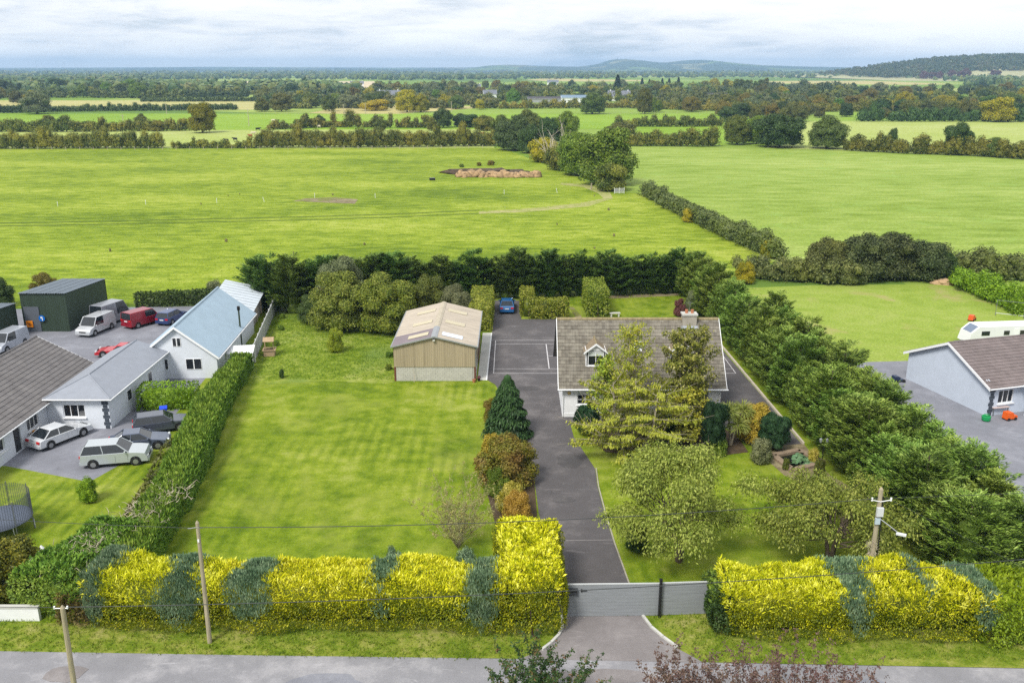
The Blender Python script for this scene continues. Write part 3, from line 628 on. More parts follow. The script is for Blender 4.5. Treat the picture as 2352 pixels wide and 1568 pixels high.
# ---- main dormer bungalow
X0, Y0, HL, HD = 4.3, 71.4, 13.45, 8.6
house = thing('dormer_bungalow', 'white dormer bungalow with brown tiled roof behind the garden trees', 'house', (X0, Y0, 0))
ops = [(1.25, 2.6, 1.12, 2.4), (3.9, 5.1, 1.12, 2.4), (6.2, 7.2, 0.05, 2.2), (8.1, 9.5, 1.0, 2.4), (11.0, 12.4, 1.0, 2.4)]
mb = MB(); wall_open(mb, HL, 2.72, ops); mb.obj('front_wall', M_wall, house)
mb = MB(); mb.box((HL / 2, HD - .15, 1.36), (HL, .3, 2.72)); mb.obj('rear_wall', M_wall, house)
for x in (0.002, HL - .302):
    mb = MB(); mb.extr([(x, .302, 0), (x, HD - .302, 0), (x, HD - .302, 3.05), (x, HD / 2, 7.3), (x, .302, 3.05)], (.3, 0, 0)); mb.obj('gable_wall', M_wall, house)
mb = MB(); mb.box((HL / 2, -.02, .17), (HL + .04, .04, .34)); mb.obj('plinth', M_white, house)
for k, (a, b_, z0, z1) in enumerate(ops):
    if z0 < .5:
        mb = MB(); mb.box(((a + b_) / 2, .14, (z0 + z1) / 2), (b_ - a - .02, .06, z1 - z0)); d = mb.obj('front_door', plain('door_paint', C(210, 214, 218), 0.4, 0.03), house)
        mb = MB(); mb.box((a + .14, .09, 1.05), (.04, .06, .16)); mb.obj('handle', M_metal, d)
        mb = MB(); mb.box(((a + b_) / 2, .1, 1.6), (.5, .02, .8)); mb.obj('pane', M_glass, d)
    else: window(house, a, b_, z0, z1, 0, 2, 3, .3 if k in (0, 3) else 0)
EY, EZ, RY, RZ = -.4, 2.72, HD / 2, 7.55
for nm, ya in (('front', EY), ('rear', HD + .4)):
    mb = MB(); sgn = 1 if ya < RY else -1
    mb.add([(-.37, ya, EZ - .06), (HL + .37, ya, EZ - .06), (HL + .37, RY, RZ - .06), (-.37, RY, RZ - .06), (-.37, ya, EZ - .2), (HL + .37, ya, EZ - .2), (HL + .37, RY, RZ - .2), (-.37, RY, RZ - .2)],
           [(0, 1, 2, 3), (7, 6, 5, 4), (0, 4, 5, 1), (1, 5, 6, 2), (3, 7, 4, 0)])
    r_ = mb.obj('roof_deck', plain('roof_felt', C(90, 84, 78), 0.9, 0.1), house)
    mb = MB(); roof_tiles(mb, -.37, HL + .37, ya, EZ - .05, RY, RZ - .05, .3, .335, np.random.default_rng(5))
    o = mb.obj('roof_tiles', M_tile, house); o['kind'] = 'stuff'
for i in range(32):
    x = -.37 + (HL + .74) * (i + .5) / 32; w_ = (HL + .74) / 32 - .01; mb = MB()
    mb.extr([(x - w_ / 2, RY - .16, RZ - .1), (x - w_ / 2, RY - .1, RZ + .04), (x - w_ / 2, RY, RZ + .09), (x - w_ / 2, RY + .1, RZ + .04), (x - w_ / 2, RY + .16, RZ - .1)], (w_, 0, 0)); mb.obj('ridge_tile', M_ridge, house)
for x in (-.42, HL + .372):
    for ya in (EY, HD + .4):
        mb = MB(); mb.extr([(x, ya, EZ - .24), (x, ya, EZ), (x, RY, RZ + .02), (x, RY, RZ - .24)], (.05, 0, 0)); mb.obj('bargeboard', M_upvc if x > 0 or ya == EY else M_dark, house)
mb = MB(); mb.box((HL / 2, -.41, 2.6), (HL + .8, .04, .2)); mb.obj('fascia', M_upvc, house)
mb = MB(); mb.box((HL / 2, -.2, 2.51), (HL + .7, .4, .03)); mb.obj('soffit', M_upvc, house)
mb = MB(); mb.tube([(-.45, -.49, 2.62), (HL + .5, -.49, 2.6)], .065, 8); mb.obj('gutter', M_upvc, house)
for x in (.05, HL - .1):
    mb = MB(); mb.tube([(x, -.47, 2.56), (x, -.09, 2.3), (x, -.07, .1)], .04, 6); mb.obj('downpipe', M_upvc, house)
mb = MB(); mb.lathe([(0.01, 0), (.16, .0), (.17, .03), (.13, .09), (.01, .1)], 6); ob = mb.obj('alarm_box', plain('alarm_yellow', C(226, 198, 130), 0.5, 0.03), house)
ob.location = (.55, -.01, 2.18); ob.rotation_euler = (R(90), 0, 0)
# chimney
mb = MB(); mb.box((15.5 - X0, 4.1, 7.1), (1.2, .85, 1.7)); ch = mb.obj('chimney', plain('chimney_render', C(176, 170, 158), 0.9, 0.2, 1.2, bmp=0.4), house)
mb = MB(); mb.box((15.5 - X0, 4.1, 8.02), (1.36, 1.0, .14)); mb.obj('chimney_cap', MATS['concrete_slab'], ch)
for dx in (-.25, .25): mb = MB(); mb.lathe([(.13, 0), (.12, .22), (.14, .24), (.14, .3), (.1, .3)], 8, (15.5 - X0 + dx, 4.1, 8.09)); mb.obj('chimney_pot', plain('terracotta', C(190, 124, 88), 0.8, 0.15), ch)
mb = MB(); mb.box((15.5 - X0, 3.6, 6.93), (1.4, .3, .04), tilt=(R(45), 'X')); mb.obj('lead_flashing', plain('lead', C(160, 166, 176), 0.5, 0.1), ch)
mb = MB(); mb.tube([(15.6 - X0, 4.5, 7.8), (15.6 - X0, 4.5, 9.0)], .02, 5); mb.tube([(15.3 - X0, 4.5, 8.9), (15.9 - X0, 4.5, 8.9)], .012, 4); mb.obj('aerial', M_grey_metal, ch)
# dormers
def dormer(xc):
    zb, ze, za, yf, hw = 4.0, 5.62, 6.2, 1.05, .82
    yb = 3.35
    mb = MB(); cheek = [(yf, zb - .1), (yf, ze), (yf + 2.0, ze), (yf + .35, zb - .1 + .3)]
    mb.extr([(xc - hw, yf, ze - .02), (xc + hw, yf, ze - .02), (xc, yf, za - .02)], (0, .06, 0)); d = mb.obj('dormer', M_upvc, house)
    for s in (-1, 1): mb = MB(); mb.extr([(xc + s * hw - .04, y, z) for y, z in cheek], (.08, 0, 0)); mb.obj('dormer_cheek', M_upvc, d)
    mb = MB(); mb.box((xc, yf, zb + .12), (2 * hw - .1, .08, .28)); mb.obj('dormer_apron', M_white, d)
    wn = window(d, xc - hw + .14, xc + hw - .14, zb + .26, ze - .08, yf - .06, 2, 1, .32, False)
    mb = MB()
    for s in (-1, 1):
        a = Vector((xc + s * (hw + .22), yf - .2, ze - .18)); r_ = Vector((xc, yf - .2, za + .06)); bk = Vector((xc, yb + .25, za + .06)); bk2 = Vector((xc + s * (hw + .22), yb - .55, ze - .18))
        mb.add([a, r_, bk, bk2, a - Vector((0, 0, .08)), r_ - Vector((0, 0, .08)), bk - Vector((0, 0, .08)), bk2 - Vector((0, 0, .08))], [(0, 1, 2, 3), (7, 6, 5, 4), (0, 4, 5, 1), (3, 7, 4, 0)])
    mb.obj('dormer_roof', plain('dormer_tile', C(138, 124, 104), 0.9, 0.3, 3.5, bmp=0.6, bscale=9.0), d)
    for s in (-1, 1):
        mb = MB(); mb.extr([(xc + s * (hw + .24), yf - .24, ze - .3), (xc + s * (hw + .24), yf - .24, ze - .14), (xc, yf - .24, za + .1), (xc, yf - .24, za - .08)], (0, .04, 0)); mb.obj('dormer_bargeboard', M_upvc, d)
    mb = MB(); mb.tube([(xc, yf - .2, za + .07), (xc, yb + .2, za + .07)], .07, 6); mb.obj('dormer_ridge', M_ridge, d)
dormer(7.14 - X0); dormer(14.35 - X0)
def skylight(x, y, w_, l_, parent=house):
    z = EZ - .05 + (y - EY) * (RZ - EZ) / (RY - EY); an = math.atan2(RZ - EZ, RY - EY)
    mb = MB(); mb.box((x, y - .05, z + .1), (w_, l_, .12), tilt=(an, 'X')); o = mb.obj('skylight', M_upvc, parent)
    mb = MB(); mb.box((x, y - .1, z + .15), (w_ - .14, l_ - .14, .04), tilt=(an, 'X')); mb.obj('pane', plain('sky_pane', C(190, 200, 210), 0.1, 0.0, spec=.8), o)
skylight(10.85 - X0, 2.35, .62, .95)
# rear sun room roof just showing over the ridge
mb = MB(); mb.box((9.2, HD + 1.7, 1.2), (3.2, 2.6, 2.4)); o = mb.obj('sun_room', M_upvc, house)
mb = MB(); mb.add([(7.4, HD + .4, 2.42), (11, HD + .4, 2.42), (11, HD + 3.2, 2.42), (7.4, HD + 3.2, 2.42), (8.1, HD + 1.7, 3.5), (10.3, HD + 1.7, 3.5)], [(0, 1, 5, 4), (1, 2, 5), (2, 3, 4, 5), (3, 0, 4)])
mb.obj('sun_room_roof', plain('polycarbonate', C(226, 232, 238, 0.86), 0.3, 0.02), o)

# ---- steel shed
BX0, BX1, BY0, BL = -11.2, -3.45, 80.6, 12.6
barn = thing('steel_shed', 'tan corrugated farm shed with a concrete block base beside the tarmac yard', 'shed', (BX0, BY0, 0))
BW = BX1 - BX0; BE, BA, BB = 3.5, 4.45, 1.42
def corr(name, base, dirx, up, W_, H0, H1, depth, pitch, mat, parent, amp=.035, n=None, back=None):
    # corrugated strip: starts at base, runs W_ along dirx; height H0..H1 along up; ridges along 'up'
    base = Vector(base); dx = Vector(dirx); up = Vector(up); nn = dx.cross(up); k = max(4, int(W_ / pitch) * 4); vs = []
    for i in range(k + 1):
        a = i / k; q = amp * (math.sin(2 * math.pi * a * W_ / pitch)); p = base + dx * W_ * a + nn * q
        vs += [p, p + up * (H0 + (H1 - H0) * a)]
    mb = MB(); mb.add(vs, [(2 * i, 2 * i + 2, 2 * i + 3, 2 * i + 1) for i in range(k)]); return mb.obj(name, mat, parent)
M_clad = plain('tan_cladding', C(174, 160, 134), 0.6, 0.12, (2.5, 2.5, .25), spec=.3)
M_sheet = plain('tan_roof_sheet', C(184, 174, 160), 0.6, 0.16, (.5, 2.5, 1.0), spec=.3, bmp=.1)
M_sheetd = plain('purple_grey_sheet', C(132, 122, 128), 0.6, 0.08, 1.0)
M_sky = plain('fibreglass_panel', C(206, 196, 168), 0.5, 0.06, 2.0)
M_skyb = plain('clear_blue_panel', C(216, 226, 246, 0.86), 0.25, 0.05, 2.0)
nS = 8
for i in range(nS):
    a, b_ = i / nS, (i + 1) / nS; hz = lambda k: BE + (BA - BE) * (1 - abs(k - .5) * 2) - .04
    corr('cladding_sheet', (a * BW + .01, -.06, BB), (1, 0, 0), (0, 0, 1), BW / nS - .02, hz(a) - BB, hz(b_) - BB, 0, .19, M_clad, barn, .012)
mb = MB(); mb.extr([(.0, .02, BB - .02), (BW, .02, BB - .02), (BW, .02, BE - .06), (BW / 2, .02, BA - .06), (0, .02, BE - .06)], (0, .04, 0)); mb.obj('gable_backing', M_clad, barn)
blk = MB(); blk.box((0, 0, 0), (.43, .2, .19)); bm_ = blk.mesh('concrete_block', island('block_grey', [C(176, 174, 164), C(196, 194, 186), C(208, 206, 198)], 0.9, 0.2, 0.15, 2.0, .3))
mb = MB(); mb.box((BW / 2, .12, BB / 2), (BW - .3, .18, BB)); mb.obj('mortar', plain('mortar', C(184, 182, 174), 0.95, 0.1), barn)
hb = MB(); hb.box((0, 0, 0), (.21, .2, .19)); hbm = hb.mesh('half_block', MATS['block_grey'])
for r_ in range(7):
    x = .17; off = r_ % 2
    if off: link('concrete_block', hbm, None, barn, (x + .105, .1, .102 + r_ * .2)); x += .22
    while x + .43 < BW - .15: link('concrete_block', bm_, None, barn, (x + .215, .1, .102 + r_ * .2)); x += .44
    if not off: link('concrete_block', hbm, None, barn, (x + .105, .1, .102 + r_ * .2))
M_rust = plain('red_oxide_steel', C(110, 62, 48), 0.7, 0.2, 3.0)
for x in (.07, BW - .07):
    for y in (0.06, BL / 2, BL - .06): mb = MB(); mb.box((x, y, BE / 2 - .05), (.16, .2, BE - .1)); mb.obj('post', M_rust, barn)
for s, x in ((0, -.01), (1, BW + .01)):
    for i in range(10):
        y = BL * i / 10
        if s == 1 and i in (4, 5, 6): continue
        corr('side_sheet', (x, y + BL / 10 - .01, BB) if s == 0 else (x, y + .01, BB), (0, -1, 0) if s == 0 else (0, 1, 0), (0, 0, 1), BL / 10 - .02, BE - BB - .05, BE - BB - .05, 0, .2, M_clad, barn, .02)
    if s == 0: mb = MB(); mb.box((x + .1, BL / 2, BB / 2), (.18, BL - .4, BB)); mb.obj('side_base_wall', MATS['mortar'], barn)
mb = MB(); mb.box((BW - .1, BL * .2, BB / 2), (.18, BL * .38, BB)); mb.box((BW - .1, BL * .86, BB / 2), (.18, BL * .27, BB)); mb.obj('side_base_wall', MATS['mortar'], barn)
mb = MB(); mb.box((BW + .06, BL * .55, BE / 2), (.06, BL * .32, BE - .3)); mb.obj('sliding_door', plain('door_brown', C(120, 92, 70), 0.7, 0.1), barn)
mb = MB(); mb.extr([(0, BL - .05, 0), (BW, BL - .05, 0), (BW, BL - .05, BE - .05), (BW / 2, BL - .05, BA - .05), (0, BL - .05, BE - .05)], (0, .05, 0)); mb.obj('rear_gable', M_clad, barn)
RO = .17; nR = 12; rl = (BL + .5) / nR; zlo = BE - (BA - BE) / (BW / 2) * RO
for s in (-1, 1):
    for i in range(nR):
        y = -.25 + i * rl; xe = -RO if s < 0 else BW + RO
        up = Vector((BW / 2 - xe, 0, BA - zlo)); H_ = up.length; up.normalize()
        mt = M_sheetd if (s < 0 and i < 3) else M_sheet; dz = .012 * (i % 2)
        st = (xe, y + rl + .015, zlo + dz) if s < 0 else (xe, y - .015, zlo + dz)
        corr('roof_sheet', st, (0, -1, 0) if s < 0 else (0, 1, 0), up, rl + .03, H_, H_, 0, .2, mt, barn, .022)
    for j, i in enumerate((1, 5, 9)):
        y = -.25 + i * rl; xe = -RO if s < 0 else BW + RO; up = Vector((BW / 2 - xe, 0, BA - zlo)); H_ = up.length; up.normalize(); nn = Vector((-up.z, 0, up.x)) if up.x > 0 else Vector((up.z, 0, -up.x))
        p0 = Vector((xe, y, zlo)) + up * H_ * .36 + nn * .05
        dy = Vector((0, rl * .95, 0)); q = [p0, p0 + dy, p0 + dy + up * H_ * .48, p0 + up * H_ * .48]
        mb = MB(); mb.extr(q if s > 0 else q[::-1], nn * .02); mb.obj('roof_light', M_skyb if (s > 0 and j == 0) else M_sky, barn)
for i in range(11):
    y = -.27 + i * (BL + .54) / 11; mb = MB()
    mb.extr([(BW / 2 - .3, y, BA - .03), (BW / 2 - .1, y, BA + .07), (BW / 2 + .1, y, BA + .07), (BW / 2 + .3, y, BA - .03)], (0, (BL + .54) / 11 - .02, 0)); mb.obj('ridge_cap', M_metal if i < 3 else plain('weathered_cap', C(190, 180, 160), .6, .2, 3.0), barn)
for s, xe in ((-1, -RO - .04), (1, BW + RO + .04)):
    mb = MB(); mb.tube([(xe, -.25, zlo - .03), (xe, BL + .25, zlo - .03)], .07, 8); mb.obj('gutter', M_metal, barn)
for s in (-1, 1):
    xe = -RO if s < 0 else BW + RO; mb = MB(); mb.extr([(xe, -.29, zlo - .06), (xe, -.29, zlo + .07), (BW / 2, -.29, BA + .07), (BW / 2, -.29, BA - .06)], (0, .05, 0)); mb.obj('verge_trim', M_metal, barn)
mb = MB(); mb.tube([(BW + .1, -.12, zlo - .05), (BW + .02, -.12, 2.9), (BW + .02, -.12, 1.5)], .06, 8); mb.obj('downpipe', M_grey_metal, barn)
mb = MB(); mb.box((BW / 2 - .02, -.2, BA - .3), (.26, .14, .2)); fl = mb.obj('floodlight', M_grey_metal, barn)
mb = MB(); mb.box((BW / 2 - .02, -.3, BA - .33), (.2, .06, .14)); mb.obj('lens', plain('lens', C(214, 214, 206), .2, 0), fl)
mb = MB(); mb.tube([(1.9, -.35, 0), (1.93, -.3, .5), (1.86, -.22, 1.2), (1.9, -.16, 1.75)], [.03, .025, .02, .008], 5); mb.tube([(1.93, -.3, .5), (2.05, -.25, .8)], [.015, .006], 4)
tag(mb.obj('bare_stick', M_deadw), 'thin bare stick leaning on the block wall of the tan shed', 'stick'); bpy.data.objects['bare_stick'].location = (BX0, BY0, 0)
def flowerpot(x, y, mat, label, r=.17, plant=None):
    p = thing('flower_pot', label, 'flower pot', (x, y, 0)); mb = MB(); mb.lathe([(r * .65, 0), (r * .95, r * 1.5), (r, r * 1.55), (r, r * 1.8), (r * .85, r * 1.8), (r * .8, r * 1.5)], 12); mb.obj('pot', mat, p)
    if plant is not None:
        Lv = Leaves(); blobs_fill(Lv, np.random.default_rng(9), [(0, 0, r * 2.4, r, r, r)], 120, .1, .06, 'leaf', .6); link('plant', Lv.mesh('pot_plant', plant), None, p)
    else: mb = MB(); mb.lathe([(r * .8, r * 1.5), (.01, r * 1.55)], 12); mb.obj('soil', MATS['bed_soil'], p)
flowerpot(-3.62, 80.2, MATS['terracotta'], 'terracotta pot at the front corner of the tan shed'); flowerpot(-3.15, 80.55, M_black, 'dark pot with a small red plant by the shed corner', .15, LM['acer'])

# ---- generic gabled building
def gabled(name, label, cat, loc, rz, L, D, eave, ridge, wmat, rmat, wins=(), over=.3, tiles=True, tw=.4, tl=.36, gable_wins=(), chimneys=(), group=None, quoin=None, sheets=None):
    o = thing(name, label, cat, loc, rz, group)
    mb = MB(); wall_open(mb, L, eave, [w_[:4] for w_ in wins], .3); mb.obj('front_wall', wmat, o)
    mb = MB(); mb.box((L / 2, D - .15, eave / 2), (L, .3, eave)); mb.obj('rear_wall', wmat, o)
    for k, x in enumerate((0.002, L - .302)):
        mb = MB(); mb.extr([(x, .302, 0), (x, D - .302, 0), (x, D - .302, eave + .2), (x, D / 2, ridge - .2), (x, .302, eave + .2)], (.3, 0, 0)); mb.obj('gable_wall', wmat, o)
    sl = (ridge - eave) / (D / 2); ze = eave - over * sl
    for ya in (-over, D + over):
        mb = MB(); mb.add([(-over, ya, ze), (L + over, ya, ze), (L + over, D / 2, ridge), (-over, D / 2, ridge), (-over, ya, ze - .14), (L + over, ya, ze - .14), (L + over, D / 2, ridge - .14), (-over, D / 2, ridge - .14)],
               [(0, 1, 2, 3), (7, 6, 5, 4), (0, 4, 5, 1), (1, 5, 6, 2), (3, 7, 4, 0)])
        mb.obj('roof_deck', rmat, o)
        if tiles:
            mb = MB(); roof_tiles(mb, -over, L + over, ya, ze + .01, D / 2, ridge + .01, tw, tl, np.random.default_rng(8)); q = mb.obj('roof_tiles', rmat, o); q['kind'] = 'stuff'
        if sheets:
            n = sheets; up = Vector((0, D / 2 - ya, ridge - ze)); H_ = up.length; up.normalize(); w1 = (L + 2 * over) / n
            for i in range(n):
                x = -over + i * w1
                corr('roof_sheet', (x, ya, ze + .05) if ya < 0 else (x + w1, ya, ze + .05), (1, 0, 0) if ya < 0 else (-1, 0, 0), up, w1, H_, H_, 0, w1 / 3, rmat, o, .03)
    mb = MB(); mb.tube([(-over, D / 2, ridge + .03), (L + over, D / 2, ridge + .03)], .1, 6); mb.obj('ridge', rmat, o)
    for x in (-over - .03, L + over - .01):
        for ya in (-over, D + over): mb = MB(); mb.extr([(x, ya, ze - .2), (x, ya, ze + .04), (x, D / 2, ridge + .06), (x, D / 2, ridge - .18)], (.04, 0, 0)); mb.obj('bargeboard', M_upvc, o)
    mb = MB(); mb.tube([(-over, -over - .07, ze - .04), (L + over, -over - .07, ze - .04)], .06, 6); mb.obj('gutter', M_upvc, o)
    for w_ in wins:
        if w_[2] < .3:
            mb = MB(); mb.box(((w_[0] + w_[1]) / 2, .14, (w_[2] + w_[3]) / 2), (w_[1] - w_[0] - .02, .06, w_[3] - w_[2])); mb.obj('door', w_[4] if len(w_) > 4 else plain('dark_door', C(60, 62, 66), .5, .05), o)
        else: window(o, *w_[:4], 0, 3 if w_[1] - w_[0] > 1.5 else 2, 1)
    for (x, y) in chimneys:
        mb = MB(); mb.box((x, y, ridge + .2), (.9, .6, 1.6)); c = mb.obj('chimney', wmat, o); mb = MB(); mb.box((x, y, ridge + 1.05), (1.05, .75, .12)); mb.obj('chimney_cap', M_conc, c)
    if quoin:
        for i in range(int(eave / .3)):
            wq = .55 if i % 2 else .35
            for x in quoin: mb = MB(); mb.box((x, -.012, .15 + i * .3), (wq, .05, .26)); mb.obj('quoin', plain('dark_quoin', C(70, 78, 90), .8, .1), o)
    return o
M_nwall = plain('neighbour_wall', C(214, 220, 230, 0.86), 0.8, 0.05, 1.0, bmp=.3)
M_blueroof = plain('blue_grey_roof_sheet', C(164, 186, 204), 0.5, 0.06, 1.0, spec=.4)
M_paleroof = plain('pale_roof_sheet', C(198, 208, 218), 0.45, 0.06, 1.0, spec=.4)
# right-hand neighbour
a0 = Vector((39.0, 71.0)); bb = Vector((36.2, 80.7)); dl = (bb - a0); rzn = math.atan2(dl.y, dl.x) - math.pi / 2
rb = gabled('bungalow', 'pale blue-white bungalow with brown tiled roof beside the parked caravan', 'house', (a0.x + 1.7, a0.y + .6, 0), rzn, 16, dl.length, 2.75, 5.1, plain('pale_blue_wall', C(196, 206, 222, .86), .8, .05, 1.0, bmp=.3), M_tileb,
       [(1.0, 2.6, 1.0, 2.2), (4.2, 5.2, 0.1, 2.2), (6.8, 8.4, 1.0, 2.2), (10.5, 12.1, 1.0, 2.2)], .35, True, .4, .38, quoin=(.3,))
for x, nm in ((3.4, 'porch_column'), (7.6, 'porch_column')): mb = MB(); mb.box((x, -1.0, 1.25), (.4, .4, 2.5)); mb.obj(nm, M_nwall, rb)
mb = MB(); mb.box((5.5, -.65, 2.56), (5.0, 1.2, .12)); mb.obj('porch_roof', M_nwall, rb)
# left-hand neighbour: big grey roofed bungalow, wing, link and blue roofed gable
lb = gabled('bungalow', 'long bungalow with big grey tiled roof beside the white saloon car', 'house', (-38.3, 55.0, 0), R(90), 22.6, 10, 2.6, 5.2, M_nwall, M_tileg, [(5.5, 7.3, 1.0, 2.2), (8.6, 9.6, .05, 2.1), (10.6, 12.4, 1.0, 2.2)], .4, True, .42, .4)
wb = thing('house_wing', 'white single-storey wing with dark quoins and low hipped grey roof', 'house', (-38.28, 68.8, 0)); WL, WD = 5.1, 12.6
mb = MB(); wall_open(mb, WL, 2.75, [(1.3, 3.1, 1.0, 2.1)]); mb.obj('front_wall', M_nwall, wb); window(wb, 1.3, 3.1, 1.0, 2.1, 0, 3, 1)
mb = MB(); mb.box((WL - .15, WD / 2 + .15, 1.37), (.298, WD - .3, 2.74)); mb.obj('side_wall', M_nwall, wb)
for yy in (4.0, 8.6): mb = MB(); mb.box((WL + .01, yy, 1.5), (.05, .9, 1.0)); q = mb.obj('window', M_upvc, wb); mb = MB(); mb.box((WL + .025, yy, 1.5), (.04, .74, .84)); mb.obj('pane', M_glass, q)
M_hip = plain('low_grey_roof', C(150, 156, 168), .6, .07, 1.5)
hp = [(-.02, -.4, 2.75), (WL + .4, -.4, 2.75), (WL + .4, WD, 2.75), (-.02, WD, 2.75), (WL * .5, 2.6, 3.85), (WL * .5, WD, 3.85)]
def slope(face, n, nm):
    P = [Vector(hp[k]) for k in face]; mb = MB(); mb.add(P + [p - Vector((0, 0, .1)) for p in P], [tuple(range(len(P))), tuple(reversed(range(len(P), 2 * len(P))))] + [(i, len(P) + i, len(P) + (i + 1) % len(P), (i + 1) % len(P)) for i in range(len(P))]); mb.obj(nm, M_hip, wb)
slope((0, 1, 4), 8, 'hip_slope'); slope((1, 2, 5, 4), 12, 'roof_slope'); slope((3, 0, 4, 5), 12, 'roof_slope')
for k in range(7):
    for a_, b_ in (((-.02, -.42), (WL + .4, -.42)), ((WL + .42, -.4), (WL + .42, WD))):
        pass
mb = MB(); mb.tube([(-.02, -.46, 2.68), (WL + .46, -.46, 2.68), (WL + .46, WD, 2.68)], .06, 6); mb.obj('gutter', M_upvc, wb)
mb = MB(); mb.tube([hp[1], hp[4], hp[5]], .07, 6); mb.tube([hp[0], hp[4]], .07, 6); mb.obj('hip_ridge', M_hip, wb)
for i in range(9):
    wq = .55 if i % 2 else .35; mb = MB(); mb.box((WL - .28, -.012, .15 + i * .3), (wq, .05, .26)); mb.obj('quoin', plain('dark_quoin', C(70, 78, 90), .8, .1), wb)
bg_ = gabled('gabled_workshop', 'white gabled workshop with a light blue-grey metal roof', 'building', (-28.3, 81.5, 0), R(90 + 3), 15.5, 7.3, 2.35, 5.2, M_nwall, M_blueroof, [], .3, False, sheets=14)
for (yy, z0, z1, w_) in ((3.6, 3.2, 4.1, .8), (2.2, .9, 2.0, 1.5), (5.2, .9, 2.0, 1.2)):
    mb = MB(); mb.box((-.012, yy, (z0 + z1) / 2), (.05, w_, z1 - z0)); q = mb.obj('window', M_upvc, bg_)
    for s in (-1, 1): mb = MB(); mb.box((-.03, yy + s * w_ / 4, (z0 + z1) / 2), (.04, w_ / 2 - .1, z1 - z0 - .12)); mb.obj('pane', M_glass, q)
le = thing('lean_to_store', 'open-fronted store with pale sloping metal roof behind the concrete panel fence', 'shed', (-29.6, 97.4, 0), R(8))
for i in range(10):
    up = Vector((-1, 0, .25)).normalized(); corr('roof_sheet', (.5, i * 1.15, 2.35), (0, 1, 0), up, 1.13, 5.0, 5.0, 0, .3, M_paleroof, le, .03)
for y in (.1, 3.9, 7.7, 11.3):
    for x in (.2, -4.2): mb = MB(); mb.box((x, y, 1.2 if x > 0 else 1.7), (.12, .12, 2.3 if x > 0 else 3.4)); mb.obj('post', M_deadw, le)
for i in range(14): mb = MB(); mb.box((.1, .45 + i * .8, 1.2), (.03, .76, 2.2)); mb.obj('side_board', plain('grey_boards', C(176, 172, 168), .85, .2, 2.0), le)
mb = MB(); mb.box((-4.3, 5.7, 1.7), (.1, 11.2, 3.3)); mb.obj('rear_wall', M_nwall, le)
cn = thing('lean_to_canopy', 'small white lean-to canopy at the end of the cypress hedge', 'canopy', (-27.4, 84.4, 0), R(8))
for i in range(4): corr('roof_sheet', (-.9 + i * .65, 0, 1.5), (1, 0, 0), Vector((0, 1, .22)).normalized(), .64, 1.7, 1.7, 0, .16, M_white, cn, .02)
for x, y in ((-.8, .1), (1.6, .1), (-.8, 1.6), (1.6, 1.6)): mb = MB(); mb.box((x, y, .72 + y * .11), (.09, .09, 1.45 + y * .22)); mb.obj('post', M_white, cn)
# green sheds
M_green = plain('dark_green_cladding', C(56, 72, 58), .6, .12, (4, 4, .3)); M_slateroof = plain('slate_grey_roof', C(116, 128, 140), .5, .08)
def mono_shed(name, label, x0, x1, y0, y1, zf, zb, rz=0):
    o = thing(name, label, 'shed', (x0, y0, 0), rz); L = x1 - x0; D = y1 - y0
    n = max(3, int(L / 1.1))
    for i in range(n): corr('cladding_sheet', (L * i / n, 0, 0), (1, 0, 0), (0, 0, 1), L / n - .01, zf, zf, 0, .22, M_green, o, .025)
    for x in (0, L - .08): mb = MB(); mb.extr([(x, .05, 0), (x, D, 0), (x, D, zb), (x, .05, zf)], (.08, 0, 0)); mb.obj('side_wall', M_green, o)
    mb = MB(); mb.box((L / 2, D - .04, zb / 2), (L, .08, zb)); mb.obj('rear_wall', M_green, o)
    nr = max(4, int(L / 1.0)); up = Vector((0, D + .4, zb - zf)); H_ = up.length; up.normalize()
    for i in range(nr): corr('roof_sheet', (-.15 + (L + .3) * i / nr, -.2, zf + .08), (1, 0, 0), up, (L + .3) / nr - .01, H_, H_, 0, .25, M_slateroof, o, .03)
    return o
gx0, gx1 = at(58, 97.4), at(162, 97.4)
g1 = mono_shed('green_shed', 'tall dark green clad shed with grey roof behind the parked vans', gx0, gx1, 97.4, 107.5, 4.4, 3.7)
mb = MB(); mb.box((1.1, -.06, 1.45), (1.7, .08, 2.9)); mb.obj('roller_door', plain('roller_door_grey', C(96, 102, 112), .5, .08, (.5, .5, 8)), g1)
g2 = mono_shed('green_shed', 'lower dark green clad shed at the side of the paved yard', -74, gx0 - .4, 89.5, 97.0, 3.9, 3.3)
def sign(name, label, u, v, Y, w_, shape, col, mark):
    x = at(u, Y, HZ(u, v, Y)); o = thing(name, label, 'sign', (x, Y, HZ(u, v, Y)))
    mb = MB()
    if shape == 'sq': mb.box((0, 0, 0), (w_, .03, w_))
    else: mb.lathe([(.01, -.015), (w_ / 2, -.015), (w_ / 2, .015), (.01, .015)], 20); mb.v = [(p[0], p[2], p[1]) for p in mb.v]
    mb.obj('plate', col, o); mb = MB(); mark(mb); mb.obj('symbol', plain('sign_dark', C(110, 50, 20), .5, 0) if shape == 'sq' else M_white, o)
    mb = MB(); mb.box((0, .05, 0), (.05, .08, .1)); mb.obj('bracket', M_grey_metal, o); return o
sign('warning_sign', 'square orange warning sign on the green shed wall', 68, 744, 97.2, .75, 'sq', plain('sign_orange', C(250, 150, 24), .4, 0), lambda mb: [mb.box((dx, -.02, dx * .2), (.5, .01, .07), tilt=(R(40), 'Y')) for dx in (-.08, .08)] and mb.box((0, -.021, 0), (.1, .01, .3)))
sign('safety_sign', 'round blue safety sign with a white symbol on the green shed', 96, 731, 97.2, .72, 'rd', plain('sign_blue', C(20, 110, 200), .4, 0), lambda mb: mb.box((.06, -.024, -.1), (.1, .01, .32)).box((-.02, -.025, .1), (.22, .01, .18)))
